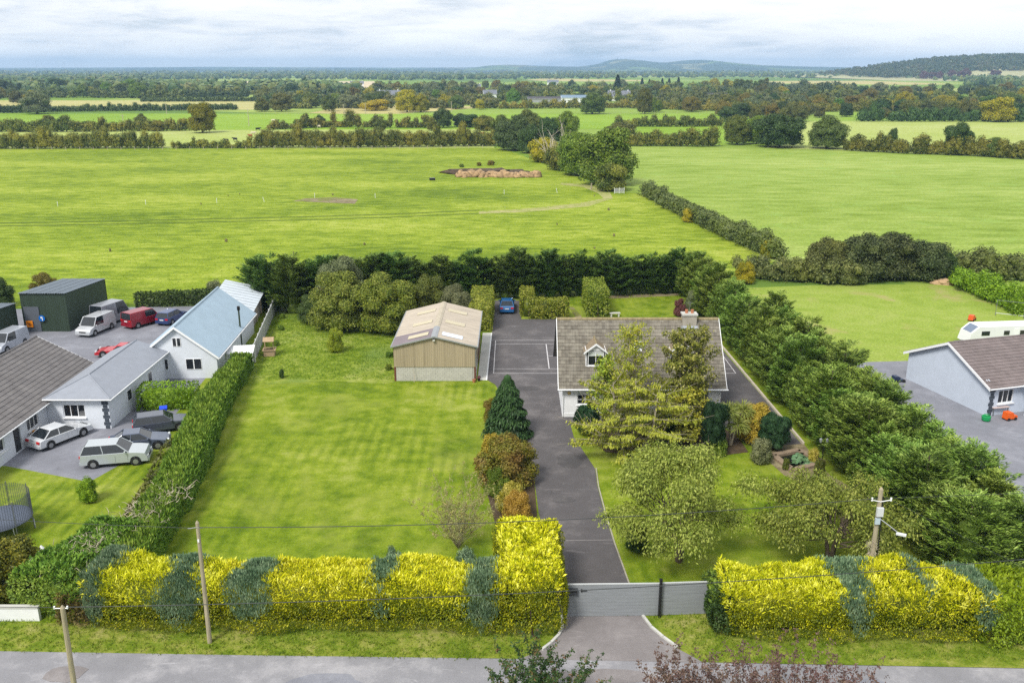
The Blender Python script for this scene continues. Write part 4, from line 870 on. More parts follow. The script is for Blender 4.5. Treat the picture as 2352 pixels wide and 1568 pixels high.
# concrete panel fence
fa, fb = Vector((-26.2, 86.4)), Vector((-29.4, 108.4)); nF = 11; fd = (fb - fa); fr = math.atan2(fd.y, fd.x)
fe = thing('concrete_fence', 'pale concrete panel fence dividing the rough grass from the workshop', 'fence', (fa.x, fa.y, 0), fr)
pm = MB(); pm.box((0, 0, .92), (.14, .16, 1.84)); pmm = pm.mesh('fence_post', plain('fence_concrete', C(200, 202, 204), .85, .12, 1.5, bmp=.2))
seg = fd.length / nF
for i in range(nF + 1): link('post', pmm, None, fe, (i * seg, 0, 0))
sm = MB(); sm.box((0, 0, 0), (seg - .15, .06, .56)); smm = sm.mesh('fence_panel', MATS['fence_concrete'])
for i in range(nF):
    for k in range(3): link('panel', smm, None, fe, ((i + .5) * seg, 0, .3 + k * .575))
# wishing well
wl = thing('wishing_well', 'small wooden wishing well planter beside the concrete fence', 'planter', (-25.2, 88.6, 0), R(8)); M_wood = plain('weathered_wood', C(178, 154, 124), .85, .2, (8, 8, 2), src='obj')
for k in range(3):
    for s in (-1, 1): mb = MB(); mb.box((0, s * .5, .12 + k * .2), (1.1, .05, .18)); mb.obj('board', M_wood, wl); mb = MB(); mb.box((s * .53, 0, .12 + k * .2), (.05, .95, .18)); mb.obj('board', M_wood, wl)
mb = MB()
for s in (-1, 1): mb.box((0, s * .55, .68), (1.35, .16, .05)); mb.box((s * .6, 0, .68), (.14, .94, .05))
mb.obj('rim', M_wood, wl); mb = MB(); mb.box((0, 0, .55), (.98, .9, .06)); mb.obj('soil', MATS['bed_soil'], wl)
for s in (-1, 1): mb = MB(); mb.box((s * .42, 0, 1.2), (.08, .08, 1.1)); mb.obj('post', M_wood, wl)
for s in (-1, 1): mb = MB(); mb.box((0, s * .26, 1.78), (1.1, .62, .04), tilt=(-s * R(35), 'X')); mb.obj('well_roof', M_wood, wl)

# ---- gate and front fence
M_gate = plain('grey_gate_boards', C(148, 153, 158), .55, .1, (1.0, 1.0, 14.0)); M_gateT = plain('gate_top_rail', C(206, 210, 212), .5, .03)
gt = thing('sliding_gate', 'grey horizontal-board sliding gate with letterbox across the drive', 'gate', (2.86, 42.2, 0), R(1.1))
GW = 5.1
for k in range(9): mb = MB(); mb.box((GW / 2, 0, .13 + k * .215), (GW, .04, .207)); mb.obj('board', M_gate, gt)
mb = MB(); mb.box((GW / 2, 0, 2.0), (GW, .07, .06)); mb.obj('top_rail', M_gateT, gt)
for x in (.04, GW * .5, GW - .04): mb = MB(); mb.box((x, .05, 1.0), (.07, .05, 1.9)); mb.obj('stile', M_grey_metal, gt)
mb = MB(); mb.box((.42, -.1, 1.6), (.5, .16, .36)); lbx = mb.obj('letterbox', plain('letterbox_grey', C(88, 92, 96), .35, .05, metal=.5), gt)
mb = MB(); mb.box((.42, -.19, 1.66), (.4, .02, .1)); mb.obj('slot', M_black, lbx)
mb = MB(); mb.box((.88, -.05, 1.64), (.06, .06, .16)); mb.box((1.03, -.07, 1.66), (.26, .04, .06)); mb.obj('handle', M_black, gt)
pf = thing('board_fence', 'fixed grey board fence panel between the black gate post and hedge', 'fence', (8.02, 42.32, 0), R(3.2))
for k in range(9): mb = MB(); mb.box((1.75, 0, .13 + k * .215), (3.45, .04, .207)); mb.obj('board', M_gate, pf)
mb = MB(); mb.box((1.75, 0, 2.0), (3.45, .07, .06)); mb.obj('top_rail', M_gateT, pf)
for x in (.3, 3.2): mb = MB(); mb.box((x, .06, 1.0), (.07, .06, 2.0)); mb.obj('post', M_grey_metal, pf)
gpst = thing('gate_post', 'tall black steel gate post between gate and fence panel', 'post', (8.0, 42.22, 0)); mb = MB(); mb.box((0, -.06, 1.15), (.13, .2, 2.3)); mb.obj('shaft', M_black, gpst); mb = MB(); mb.box((0, -.06, 2.31), (.17, .24, .03)); mb.obj('cap', M_black, gpst)
lw = thing('boundary_wall', 'low white boundary wall of the neighbour beside the road', 'wall', (-27, 41.9, 0)); mb = MB(); mb.box((-6, 0, .4), (15, .22, .8)); mb.obj('wall', M_white, lw); mb = MB(); mb.box((-6, 0, .83), (15.04, .3, .07)); mb.obj('coping', M_conc, lw)

# ---- utility poles and overhead lines
M_pole = plain('weathered_pole', C(170, 160, 136), .9, .22, (9, 9, .8), bmp=.4)
def pole(name, label, x, y, h, r=.13, lean=(0, 0)):
    o = thing(name, label, 'pole', (x, y, 0)); mb = MB(); mb.tube([(0, 0, -.1), (lean[0] * .5, lean[1] * .5, h * .5), (lean[0], lean[1], h - .12), (lean[0], lean[1], h)], [r, r * .86, r * .75, r * .2], 10); mb.obj('shaft', M_pole, o); return o
p1 = pole('telegraph_pole', 'leaning wooden pole on the near side of the road', -19.4, 33.4, 6.5, .14, (.1, 0))
p2 = pole('telegraph_pole', 'slim wooden pole standing in front of the golden hedge', -15.7, 39.9, 7.05, .12, (.05, 0))
p3 = pole('electricity_pole', 'wooden pole carrying a street lamp behind the right-hand hedge', 19.5, 42.9, 7.4, .15, (0, 0))
mb = MB(); mb.box((-.0, -.2, 6.05), (.34, .16, .5)); mb.obj('meter_box', plain('box_grey', C(214, 218, 222), .4, .03), p3)
mb = MB(); mb.box((-.05, -.17, 5.5), (.26, .1, .36)); mb.obj('bracket_plate', plain('box_pale', C(190, 206, 220), .4, .03), p3)
mb = MB(); mb.tube([(.1, -.15, 5.6), (.5, -.4, 5.35), (.85, -.6, 5.1)], .03, 6); lm = mb.obj('lamp_arm', M_metal, p3)
mb = MB(); mb.box((1.05, -.7, 5.0), (.5, .2, .09), R(-28)); mb.obj('lamp_head', plain('lamp_head', C(220, 224, 228), .35, .02), lm)
mb = MB(); mb.tube([(.13, -.08, 6.9), (.2, -.1, 4), (.17, -.08, 0)], .035, 6); mb.obj('cable_guard', M_black, p3)
for s in (-1, 1): mb = MB(); mb.tube([(0, -.1, 6.6), (s * .5, -.2, 6.75)], .025, 5); mb.tube([(s * .5, -.2, 6.7), (s * .5, -.2, 6.88)], .05, 6); mb.obj('insulator', M_upvc, p3)
rng = np.random.default_rng(2); mb = MB()
for i in range(160):
    a = rng.uniform(0, 6.28); z = rng.uniform(2.0, 4.2); mb.tube([(math.cos(a) * .16, math.sin(a) * .16, z), (math.cos(a + rng.normal() * .5) * rng.uniform(.18, .42), math.sin(a) * rng.uniform(.18, .42), z + rng.normal() * .25)], [.012, .006], 3, cap=False)
mb.obj('dead_ivy', M_deadw, p3)
mb = MB(); mb.tube([(-.25, 0, 6.35), (.3, .02, 6.35)], .02, 5); mb.tube([(-.25, 0, 6.33), (-.25, 0, 6.45)], .04, 6); mb.tube([(.3, .02, 6.33), (.3, .02, 6.45)], .04, 6); mb.obj('insulator', M_upvc, p1)
mb = MB(); mb.tube([(-.45, 0, 6.6), (0, -.1, 6.72), (.3, .0, 6.64)], .018, 5); mb.obj('bracket', M_metal, p2); mb = MB(); mb.box((.06, -.13, 6.0), (.08, .05, .14)); mb.obj('tag_plate', M_white, p2)
M_cable = plain('cable_black', C(58, 62, 64), .6, 0)
def cable(label, a, b_, sag, r=.014):
    n = 26; P = []
    for i in range(n + 1):
        k = i / n; p = Vector(a).lerp(Vector(b_), k); p.z -= sag * 4 * k * (1 - k); P.append(p)
    mb = MB(); mb.tube(P, r, 5); o = mb.obj('overhead_cable', M_cable); tag(o, label, 'cable')
cable('overhead cable strung between the hedge-front pole and the lamp pole', (-15.6, 39.85, 6.7), (19.3, 42.7, 6.85), .45, .02)
cable('overhead cable running from the hedge-front pole towards the neighbour', (-15.8, 39.85, 6.66), (-60, 47, 6.6), .6)
cable('overhead cable crossing the drive entrance from the roadside pole', (-19.1, 33.42, 6.4), (34, 37.2, 7.6), .7, .018)
cable('overhead cable leaving the roadside pole along the verge', (-19.6, 33.4, 6.4), (-60, 36, 6.8), .5)
cable('stay wire running down from the lamp pole to the hedge corner', (19.7, 42.8, 6.9), (31, 39.5, 2.0), .1, .01)
cable('overhead cable from the lamp pole towards the tall cypresses', (19.7, 42.8, 6.8), (60, 48, 7.4), .5)
# ================================================================ vehicles and garden things
M_tyre = plain('tyre_rubber', C(36, 36, 38), .85, .1); M_rim = plain('alloy_rim', C(170, 172, 176), .35, .05, metal=.6)
M_carglass = plain('car_glass', C(34, 40, 46), .08, 0, spec=.8)
M_tail = plain('tail_lamp_red', C(200, 30, 34), .25, 0); M_head = plain('head_lamp', C(214, 220, 226), .15, 0); M_trim = plain('black_trim', C(30, 30, 32), .6, 0)
M_plate = plain('number_plate_white', C(232, 236, 240), .5, 0)
_pt = {}
def paint(name, col):
    if name not in _pt:
        m, t, b = newmat('paint_' + name); b.inputs['Base Color'].default_value = col + (1,); b.inputs['Roughness'].default_value = .32; b.inputs['Metallic'].default_value = .25
        b.inputs['Coat Weight'].default_value = .6; b.inputs['Coat Roughness'].default_value = .08; _pt[name] = m
    return _pt[name]
def wheel_meshes(r):
    mb = MB(); mb.lathe([(r * .62, -.1), (r * .93, -.105), (r, -.07), (r, .07), (r * .93, .105), (r * .62, .1)], 18); mb.v = [(p[0], p[2], p[1]) for p in mb.v]; ty = mb.mesh('tyre', M_tyre)
    mb = MB(); mb.lathe([(.02, -.112), (r * .6, -.108), (r * .62, -.06), (r * .62, .06), (r * .6, .108), (.02, .112)], 14); mb.v = [(p[0], p[2], p[1]) for p in mb.v]; return ty, mb.mesh('rim', M_rim)
ty_m, rim_m = wheel_meshes(.33)
def car(name, label, loc, rz, style, pm, L=4.4, W=1.78, H=1.46):
    o = thing(name, label, 'van' if style == 'van' else 'car', loc, rz); k = H / 1.46; bz = .93 * k if style != 'van' else 1.1
    prof = {'sedan': [(-.5, .3), (-.498, .62), (-.485, .9), (-.44, bz + .02), (-.3, bz + .03), (.2, bz), (.3, bz - .06), (.44, bz - .17), (.492, .64), (.5, .3)],
            'hatch': [(-.5, .3), (-.5, .65), (-.49, bz), (.2, bz), (.33, bz - .04), (.46, bz - .14), (.497, .66), (.5, .3)],
            'sport': [(-.5, .3), (-.495, .6), (-.47, bz + .02), (.1, bz), (.3, bz - .05), (.47, .62), (.5, .3)],
            'van': [(-.5, .32), (-.5, .7), (-.495, bz), (.3, bz), (.36, bz - .05), (.47, bz - .22), (.498, .7), (.5, .32)]}[style]
    P = [(x * L, z) for x, z in prof]; n = len(P); mb = MB(); vs = []
    for yy, s in ((-W / 2, .93), (-W / 2 + .09, 1.0), (W / 2 - .09, 1.0), (W / 2, .93)):
        for x, z in P: vs.append((x * (.985 if s < 1 else 1), yy, .55 + (z - .55) * s))
    fs = [(j * n + i, j * n + i + 1, (j + 1) * n + i + 1, (j + 1) * n + i) for j in range(3) for i in range(n - 1)]
    fs += [tuple(range(n)), tuple(3 * n + i for i in reversed(range(n)))] + [(j * n + n - 1, j * n, (j + 1) * n, (j + 1) * n + n - 1) for j in range(3)]
    mb.add(vs, fs); mb.obj('body', pm, o)
    b0, b1, r0, r1 = {'sedan': (-.41, .21, -.25, .03), 'hatch': (-.485, .22, -.42, .05), 'sport': (-.3, .12, -.2, -.02), 'van': (-.49, .31, -.475, .17)}[style]
    hw, hr = W / 2 - .05, W / 2 - (.24 if style != 'van' else .14)
    vb = [(b0 * L, -hw, bz - .02), (b1 * L, -hw, bz - .02), (b1 * L, hw, bz - .02), (b0 * L, hw, bz - .02)]; vt = [(r0 * L, -hr, H - .03), (r1 * L, -hr, H - .03), (r1 * L, hr, H - .03), (r0 * L, hr, H - .03)]
    q = [(0, 1, 5, 4), (1, 2, 6, 5), (2, 3, 7, 6), (3, 0, 4, 7)]
    for fc, nm in zip(q, ('side_window', 'windscreen', 'side_window', 'rear_window')):
        vv = [(vb + vt)[i] for i in fc]; cc = sum((Vector(v) for v in vv), Vector()) / 4
        mb = MB(); mb.add([cc + (Vector(v) - cc) * .985 for v in vv], [(0, 1, 2, 3)]); mb.obj(nm, M_carglass, o)
    mb = MB(); mb.add([(p[0], p[1] * 1.02, H - .05) for p in vt] + [(p[0] * .96, p[1] * .9, H) for p in vt], [(4, 5, 6, 7), (0, 1, 5, 4), (1, 2, 6, 5), (2, 3, 7, 6), (3, 0, 4, 7), (3, 2, 1, 0)]); mb.obj('roof', pm, o)
    for i in range(4): mb = MB(); mb.tube([vb[i], vt[i]], .045, 5); mb.obj('pillar', pm, o)
    for s in (-1, 1): mb = MB(); xm = (b0 + b1) / 2 - .02; xr = (r0 + r1) / 2; mb.tube([(xm * L, s * hw, bz), (xr * L, s * hr, H - .04)], .035, 4); mb.obj('pillar', pm if style != 'van' else pm, o)
    if style == 'van':
        for s in (-1, 1): mb = MB(); mb.add([(b0 * L + .05, s * (hw + .012), bz), (-.05 * L, s * (hw + .012), bz), (-.06 * L, s * (hr + .02), H - .05), (r0 * L + .03, s * (hr + .02), H - .05)], [(0, 1, 2, 3) if s < 0 else (3, 2, 1, 0)]); mb.obj('side_panel', pm, o)
    for sx in (-.31, .31):
        for s in (-1, 1):
            mb = MB(); mb.lathe([(.01, -.012), (.41, -.012), (.41, .012), (.01, .012)], 18); mb.v = [(p[0], p[2], p[1]) for p in mb.v]; ar = mb.obj('wheel_arch', M_trim, o); ar.location = (sx * L, s * (W / 2 - .012), .36)
            wv = link('wheel', ty_m, None, o, (sx * L, s * (W / 2 - .075), .33)); link('rim', rim_m, None, wv)
    for s in (-1, 1):
        mb = MB(); mb.box((-L / 2 + .03, s * (W / 2 - .24), .78 * k), (.12, .34, .17)); mb.obj('tail_light', M_tail, o)
        mb = MB(); mb.box((L / 2 - .07, s * (W / 2 - .27), .66), (.14, .34, .13)); mb.obj('headlight', M_head, o)
        mb = MB(); mb.box(((b1 - .05) * L, s * (W / 2 + .08), bz + .06), (.1, .2, .12)); mb.obj('door_mirror', pm, o)
        mb = MB(); mb.box((0, s * (W / 2 - .03), .3), (L * .5, .04, .1)); mb.obj('sill_trim', M_trim, o)
    for sx, nm in ((-1, 'rear_bumper'), (1, 'front_bumper')): mb = MB(); mb.box((sx * (L / 2 - .02), 0, .42), (.16, W * .93, .22)); mb.obj(nm, pm, o)
    mb = MB(); mb.box((-L / 2 - .012, 0, .7 * k), (.02, .5, .12)); mb.obj('number_plate', M_plate, o)
    mb = MB(); mb.box((L / 2 - .005, 0, .6), (.04, W * .42, .14)); mb.obj('grille', M_trim, o)
    for s in (-1, 1):
        for sx in (.02, .2 if style != 'van' else .16): mb = MB(); mb.box((sx * L, s * (W / 2 - .004), .62), (.015, .012, .5)); mb.obj('door_seam', M_trim, o)
    return o
car('car', 'metallic blue saloon car parked between clipped hedges', (-.62, 107.0, 0), R(90), 'sedan', paint('blue', C(30, 104, 168)), 4.6, 1.76, 1.46)
car('car', 'white saloon car with red tail lights beside the long bungalow', (-36.2, 66.3, 0), R(62), 'sedan', paint('white', C(222, 226, 232, .84)), 4.7, 1.82, 1.45)
car('car', 'dark grey hatchback parked in front of the clipped block hedge', (-28.9, 68.6, 0), R(22), 'hatch', paint('darkgrey', C(86, 92, 108)), 4.4, 1.8, 1.5)
car('car', 'slate blue saloon parked between the grey hatchback and silver van', (-29.3, 65.0, 0), R(17), 'sedan', paint('slate', C(96, 106, 128)), 4.5, 1.78, 1.42)
car('people_carrier', 'silver people carrier by the small bright green shrub', (-29.9, 62.2, 0), R(12), 'hatch', paint('silver', C(196, 204, 210)), 4.8, 1.9, 1.75)
car('sports_car', 'low bright red sports car in the middle of the paved yard', (*G(275, 815), 0), R(185), 'sport', paint('red', C(206, 24, 40)), 4.3, 1.8, 1.2)
car('van', 'red van with tail lights lit bright by the yard hedge', (*G(330, 745), 0), R(60), 'van', paint('darkred', C(160, 30, 50)), 4.6, 1.85, 1.9)
car('car', 'navy blue hatchback beside the blue-roofed workshop', (*G(396, 738), 0), R(78), 'hatch', paint('navy', C(44, 66, 120)), 4.2, 1.75, 1.5)
car('van', 'white van parked beside the tall green shed', (*G(222, 762), 0), R(258), 'van', paint('vanwhite', C(206, 210, 216)), 4.7, 1.9, 2.0)
car('van', 'grey camper van parked behind the white van', (*G(262, 738), 0), R(70), 'van', paint('vangrey', C(150, 154, 164)), 5.2, 2.0, 2.5)
car('van', 'pale van parked against the lower green shed', (*G(20, 800), 0), R(262), 'van', paint('vanpale', C(188, 194, 206)), 4.6, 1.9, 1.95)
# caravan behind right neighbour
cv = thing('caravan', 'white touring caravan parked behind the brown-roofed bungalow', 'caravan', (52.6, 93.0, 0), R(6), None, (.92, .92, .86)); mb = MB()
mb.extr([(-4.2, -1.1, .45), (3.9, -1.1, .45), (4.1, -1.1, 2.2), (3.9, -1.1, 2.5), (-3.0, -1.1, 2.5), (-3.9, -1.1, 1.7)], (0, 2.2, 0)); mb.obj('body', plain('caravan_white', C(230, 232, 236, .86), .4, .02), cv)
for x in (-2.2, .4, 2.4): mb = MB(); mb.box((x, -1.11, 1.65), (1.0 if x < 0 else .7, .04, .55)); mb.obj('window', M_carglass, cv)
mb = MB(); mb.add([(-3.02, -.8, 2.46), (-3.86, -.8, 1.72), (-3.86, .8, 1.72), (-3.02, .8, 2.46)], [(0, 1, 2, 3)]); mb.v = [(x - .03, y, z + .03) for x, y, z in mb.v]; mb.obj('front_window', plain('caravan_glass', C(120, 134, 158), .15, 0), cv)
mb = MB(); mb.box((1.6, -1.115, 1.35), (.62, .03, 1.75)); mb.obj('door', M_upvc, cv)
for s in (-1, 1): link('wheel', ty_m, None, cv, (-.2, s * 1.02, .33))
mb = MB(); mb.tube([(-4.1, 0, .5), (-5.3, 0, .42)], .06, 6); mb.tube([(-4.6, 0, 0), (-4.6, 0, .5)], .05, 6); mb.obj('tow_bar', M_grey_metal, cv)
# trampoline
tp = thing('trampoline', 'round trampoline with dark safety net on the neighbouring lawn', 'trampoline', (-32.9, 51.6, 0)); TR = 1.9; M_net = plain('safety_net', C(74, 80, 92), .8, .05)
for i in range(8):
    a = i * math.pi / 4 + .2; mb = MB(); mb.tube([(math.cos(a) * (TR + .06), math.sin(a) * (TR + .06), .02), (math.cos(a) * (TR + .06), math.sin(a) * (TR + .06), 2.6)], .028, 6); mb.obj('pole', M_grey_metal, tp)
for i in range(4):
    a = i * math.pi / 2 + .2; mb = MB(); p = lambda q, r_, z: (math.cos(q) * r_, math.sin(q) * r_, z)
    mb.tube([p(a, TR, .85), p(a, TR + .12, .03), p(a + .7, TR + .12, .03), p(a + .7, TR, .85)], .03, 6); mb.obj('leg', M_metal, tp)
mb = MB(); mb.lathe([(.01, .84), (TR - .28, .85), (TR - .28, .87), (.01, .86)], 28); mb.obj('mat', M_black, tp)
mb = MB(); mb.lathe([(TR - .28, .86), (TR + .03, .86), (TR + .03, .9), (TR - .28, .9)], 28); mb.obj('edge_pad', plain('trampoline_pad', C(96, 106, 124), .6, .05), tp)
mb = MB(); nN = 28
for i in range(nN * 3):
    a = 2 * math.pi * i / (nN * 3); mb.tube([(math.cos(a) * TR, math.sin(a) * TR, .9), (math.cos(a) * TR, math.sin(a) * TR, 2.55)], .012, 3, cap=False)
for j in range(16):
    z = .95 + j * .1; P = [(math.cos(2 * math.pi * i / 28) * TR, math.sin(2 * math.pi * i / 28) * TR, z) for i in range(29)]; mb.tube(P, .012, 3, cap=False)
mb.obj('net', M_net, tp)['kind'] = 'stuff'
# white garden ornament
wo = thing('lighthouse_ornament', 'white lighthouse-shaped ornament on the lawn beyond the rounded hedge end', 'ornament', (*G(102, 1296), 0)); mb = MB()
mb.lathe([(.26, 0), (.26, .08), (.2, .1), (.13, .85), (.19, .88), (.19, .93), (.1, .94)], 12); mb.obj('tower', M_white, wo); mb = MB(); mb.lathe([(.1, .93), (.1, 1.12)], 10); mb.obj('lantern', M_upvc, wo); mb = MB(); mb.lathe([(.17, 1.11), (.01, 1.32)], 10); mb.obj('cap', M_white, wo)
# blue bin, yellow gas bottles, dark pots
bn = thing('wheelie_bin', 'bright blue wheelie bin behind the dark grey hatchback', 'bin', (*G(378, 962), 0), R(20)); mb = MB(); mb.box((0, 0, .52), (.5, .55, .95), taper=1.12); mb.obj('body', plain('bin_blue', C(12, 70, 220), .45, .03), bn); mb = MB(); mb.box((0, 0, 1.04), (.62, .68, .08), tilt=(R(5), 'X')); mb.obj('lid', MATS['bin_blue'], bn)
for s in (-1, 1): mb = MB(); mb.tube([(s * .22, .28, .1), (s * .3, .28, .1)], .1, 10); mb.obj('wheel', M_tyre, bn)
for i, (dx, dy) in enumerate(((0, 0), (.3, .42), (.62, .85))):
    x, y = G(82, 1015); g = thing('gas_bottle', 'yellow gas bottle standing against the bungalow wall', 'gas bottle', (x + dx, y + dy, 0), 0, 'row of yellow gas bottles'); mb = MB()
    mb.lathe([(.15, 0), (.17, .04), (.17, .75), (.13, .86), (.05, .9)], 12); mb.obj('cylinder', plain('bottle_yellow', C(250, 176, 10), .4, .03), g); mb = MB(); mb.lathe([(.11, .85), (.12, 1.0), (.1, 1.0), (.09, .86)], 10); mb.obj('collar', MATS['bottle_yellow'], g)
flowerpot(*G(60, 1020), M_black, 'dark planter beside the yellow gas bottles', .24, LM['fern']); flowerpot(*G(112, 975), M_black, 'dark planter beyond the white saloon car', .22, LM['bronze'])
# toys and furniture at the right neighbour
def tub(name, label, loc, col, cn_):
    o = thing(name, label, 'toy', loc); mb = MB(); mb.lathe([(.25, 0), (.34, .1), (.38, .42), (.34, .45), (.3, .4), (.22, .1)], 10); mb.obj('tub', plain(cn_, col, .5, .03), o); mb = MB(); mb.tube([(-.34, 0, .4), (-.2, 0, .62), (.2, 0, .62), (.34, 0, .4)], .025, 5); mb.obj('handle', MATS[cn_], o)
tub('toy_bucket', 'green toy bucket on the paving before the pale bungalow', (*G(2264, 966), 0), C(30, 160, 90), 'toy_green')
def toycar(label, loc, rz, col, cn_):
    o = thing('toy_car', label, 'toy', loc, rz); mb = MB(); mb.extr([(-.55, -.28, .15), (.55, -.28, .15), (.55, -.28, .4), (.15, -.28, .45), (.05, -.28, .72), (-.5, -.28, .72)], (0, .56, 0)); mb.obj('body', plain(cn_, col, .4, .02), o)
    for sx in (-.35, .35):
        for s in (-1, 1): mb = MB(); mb.tube([(sx, s * .24, .14), (sx, s * .33, .14)], .14, 10); mb.obj('wheel', M_tyre, o)
toycar('orange toy car on the paving before the pale bungalow', (*G(2318, 963), 0), .3, C(240, 104, 30), 'toy_orange'); toycar('orange ride-on toy left on the lawn beyond the caravan', (*G(2232, 736), 0), .8, C(230, 100, 50), 'toy_orange2')
mb = MB(); o = thing('go_kart', 'small dark go-kart on the grey drive by the pale bungalow', 'toy', (*G(2062, 876), 0), .2); mb.extr([(-.6, -.3, .12), (.6, -.3, .12), (.6, -.3, .22), (.1, -.3, .28), (-.1, -.3, .6), (-.5, -.3, .6)], (0, .6, 0)); mb.obj('body', plain('kart_navy', C(40, 54, 84), .4, .05), o)
for sx in (-.4, .4):
    for s in (-1, 1): mb = MB(); mb.tube([(sx, s * .3, .15), (sx, s * .42, .15)], .15, 10); mb.obj('wheel', M_tyre, o)
def goal(label, loc, rz):
    o = thing('goal_frame', label, 'goal', loc, rz); mb = MB(); mb.tube([(-1.5, 0, 0), (-1.5, 0, 1.9), (1.5, 0, 1.9), (1.5, 0, 0)], .035, 6); mb.obj('front_frame', M_grey_metal, o)
    for s in (-1, 1): mb = MB(); mb.tube([(s * 1.5, 0, 1.9), (s * 1.5, 1.2, 0), (s * 1.5, 0, 0.03)], .03, 5); mb.obj('side_stay', M_white, o)
    mb = MB(); mb.tube([(-1.5, 1.2, .04), (1.5, 1.2, .04)], .03, 5); mb.obj('rear_bar', M_white, o)
goal('white football goal frame by the bright clipped hedge', (*G(2318, 728), 0), R(-30))
tbl = thing('patio_table', 'pale patio table beside the porch of the pale bungalow', 'table', (*G(2290, 950), 0), .2); mb = MB(); mb.box((0, 0, .72), (1.6, .9, .05)); mb.obj('tabletop', plain('patio_pink', C(206, 188, 186), .6, .05), tbl)
for sx in (-.7, .7):
    for s in (-.35, .35): mb = MB(); mb.box((sx, s, .35), (.06, .06, .7)); mb.obj('leg', M_grey_metal, tbl)
# garden pond, lily pads and lamp post
pc = [G(u, v, .0) for u, v in ((1787, 1049), (1835, 1040), (1878, 1062), (1822, 1076))]
pond = sheet('pond_water', [(p[0], p[1]) for p in pc], .01, plain('dark_water', (.01, .012, .008), .08, 0, spec=.6))
mbp = MB()
cp = Vector((sum(p[0] for p in pc) / 4, sum(p[1] for p in pc) / 4))
for i in range(4):
    a = Vector(pc[i]); b_ = Vector(pc[(i + 1) % 4]); d = (b_ - a); mid = (a + b_) / 2; outw = (mid - cp).normalized() * .28
    mb = MB(); mb.box((mid.x + outw.x, mid.y + outw.y, .09), (d.length + .5, .5, .16), math.atan2(d.y, d.x)); o = mb.obj('pond_edging', plain('sleeper_wood', C(150, 132, 112), .9, .2, 3.0)); o['kind'] = 'structure'
pad = MB(); pad.lathe([(.14, 0), (.15, .012), (.01, .02)], 8); padm = pad.mesh('lily_pad', LM['lily']); rng = np.random.default_rng(4)
lp = thing('water_lily', 'mass of blue-green lily pads floating on the garden pond', 'plant', (cp.x, cp.y, .02))
for i in range(70):
    k = rng.dirichlet((1, 1, 1, 1)) ; p = sum((Vector(pc[j]) * k[j] for j in range(4)), Vector((0, 0))) - cp; s = rng.uniform(.7, 1.5)
    link('lily_pad', padm, None, lp, (p.x + .3, p.y, .01 + rng.uniform(0, .16)), (rng.normal() * .25, rng.normal() * .25, rng.uniform(0, 6)), (s, s, 1))
lx, ly = G(1886, 1075); ls = thing('lamp_post', 'black lantern lamp post beside the garden pond', 'lamp post', (lx, ly, 0)); mb = MB(); mb.lathe([(.11, 0), (.1, .12), (.045, .2), (.035, 2.1), (.06, 2.15), (.03, 2.2)], 8); mb.obj('post', M_black, ls)
for s in (-1, 1):
    mb = MB(); mb.tube([(0, 0, 1.95), (s * .2, 0, 2.0), (s * .24, 0, 2.12)], .02, 5); mb.obj('arm', M_black, ls); mb = MB(); mb.lathe([(.07, 2.1), (.11, 2.3), (.13, 2.33), (.02, 2.45)], 6, (s * .24, 0, 0)); mb.obj('lantern', plain('lantern_glass', C(150, 156, 160), .2, 0), ls)
bd = thing('garden_bench', 'low stone slab bench at the edge of the back lawn', 'bench', (*G(1412, 727), 0), .1); mb = MB(); mb.box((0, 0, .45), (1.3, .45, .09)); mb.obj('seat', M_conc, bd)
for s in (-1, 1): mb = MB(); mb.box((s * .45, 0, .2), (.16, .38, .4)); mb.obj('leg', M_conc, bd)
vp = thing('vent_pole', 'tall dark green pole rising beside the blue-roofed workshop', 'pole', (*G(556, 800), 0)); mb = MB(); mb.lathe([(.1, 0), (.09, 4.2)], 8); mb.obj('shaft', plain('pole_green', C(62, 76, 58), .7, .1), vp); mb = MB(); mb.lathe([(.1, 4.18), (.17, 4.25), (.17, 4.6), (.1, 4.65)], 8); mb.obj('head', M_black, vp)
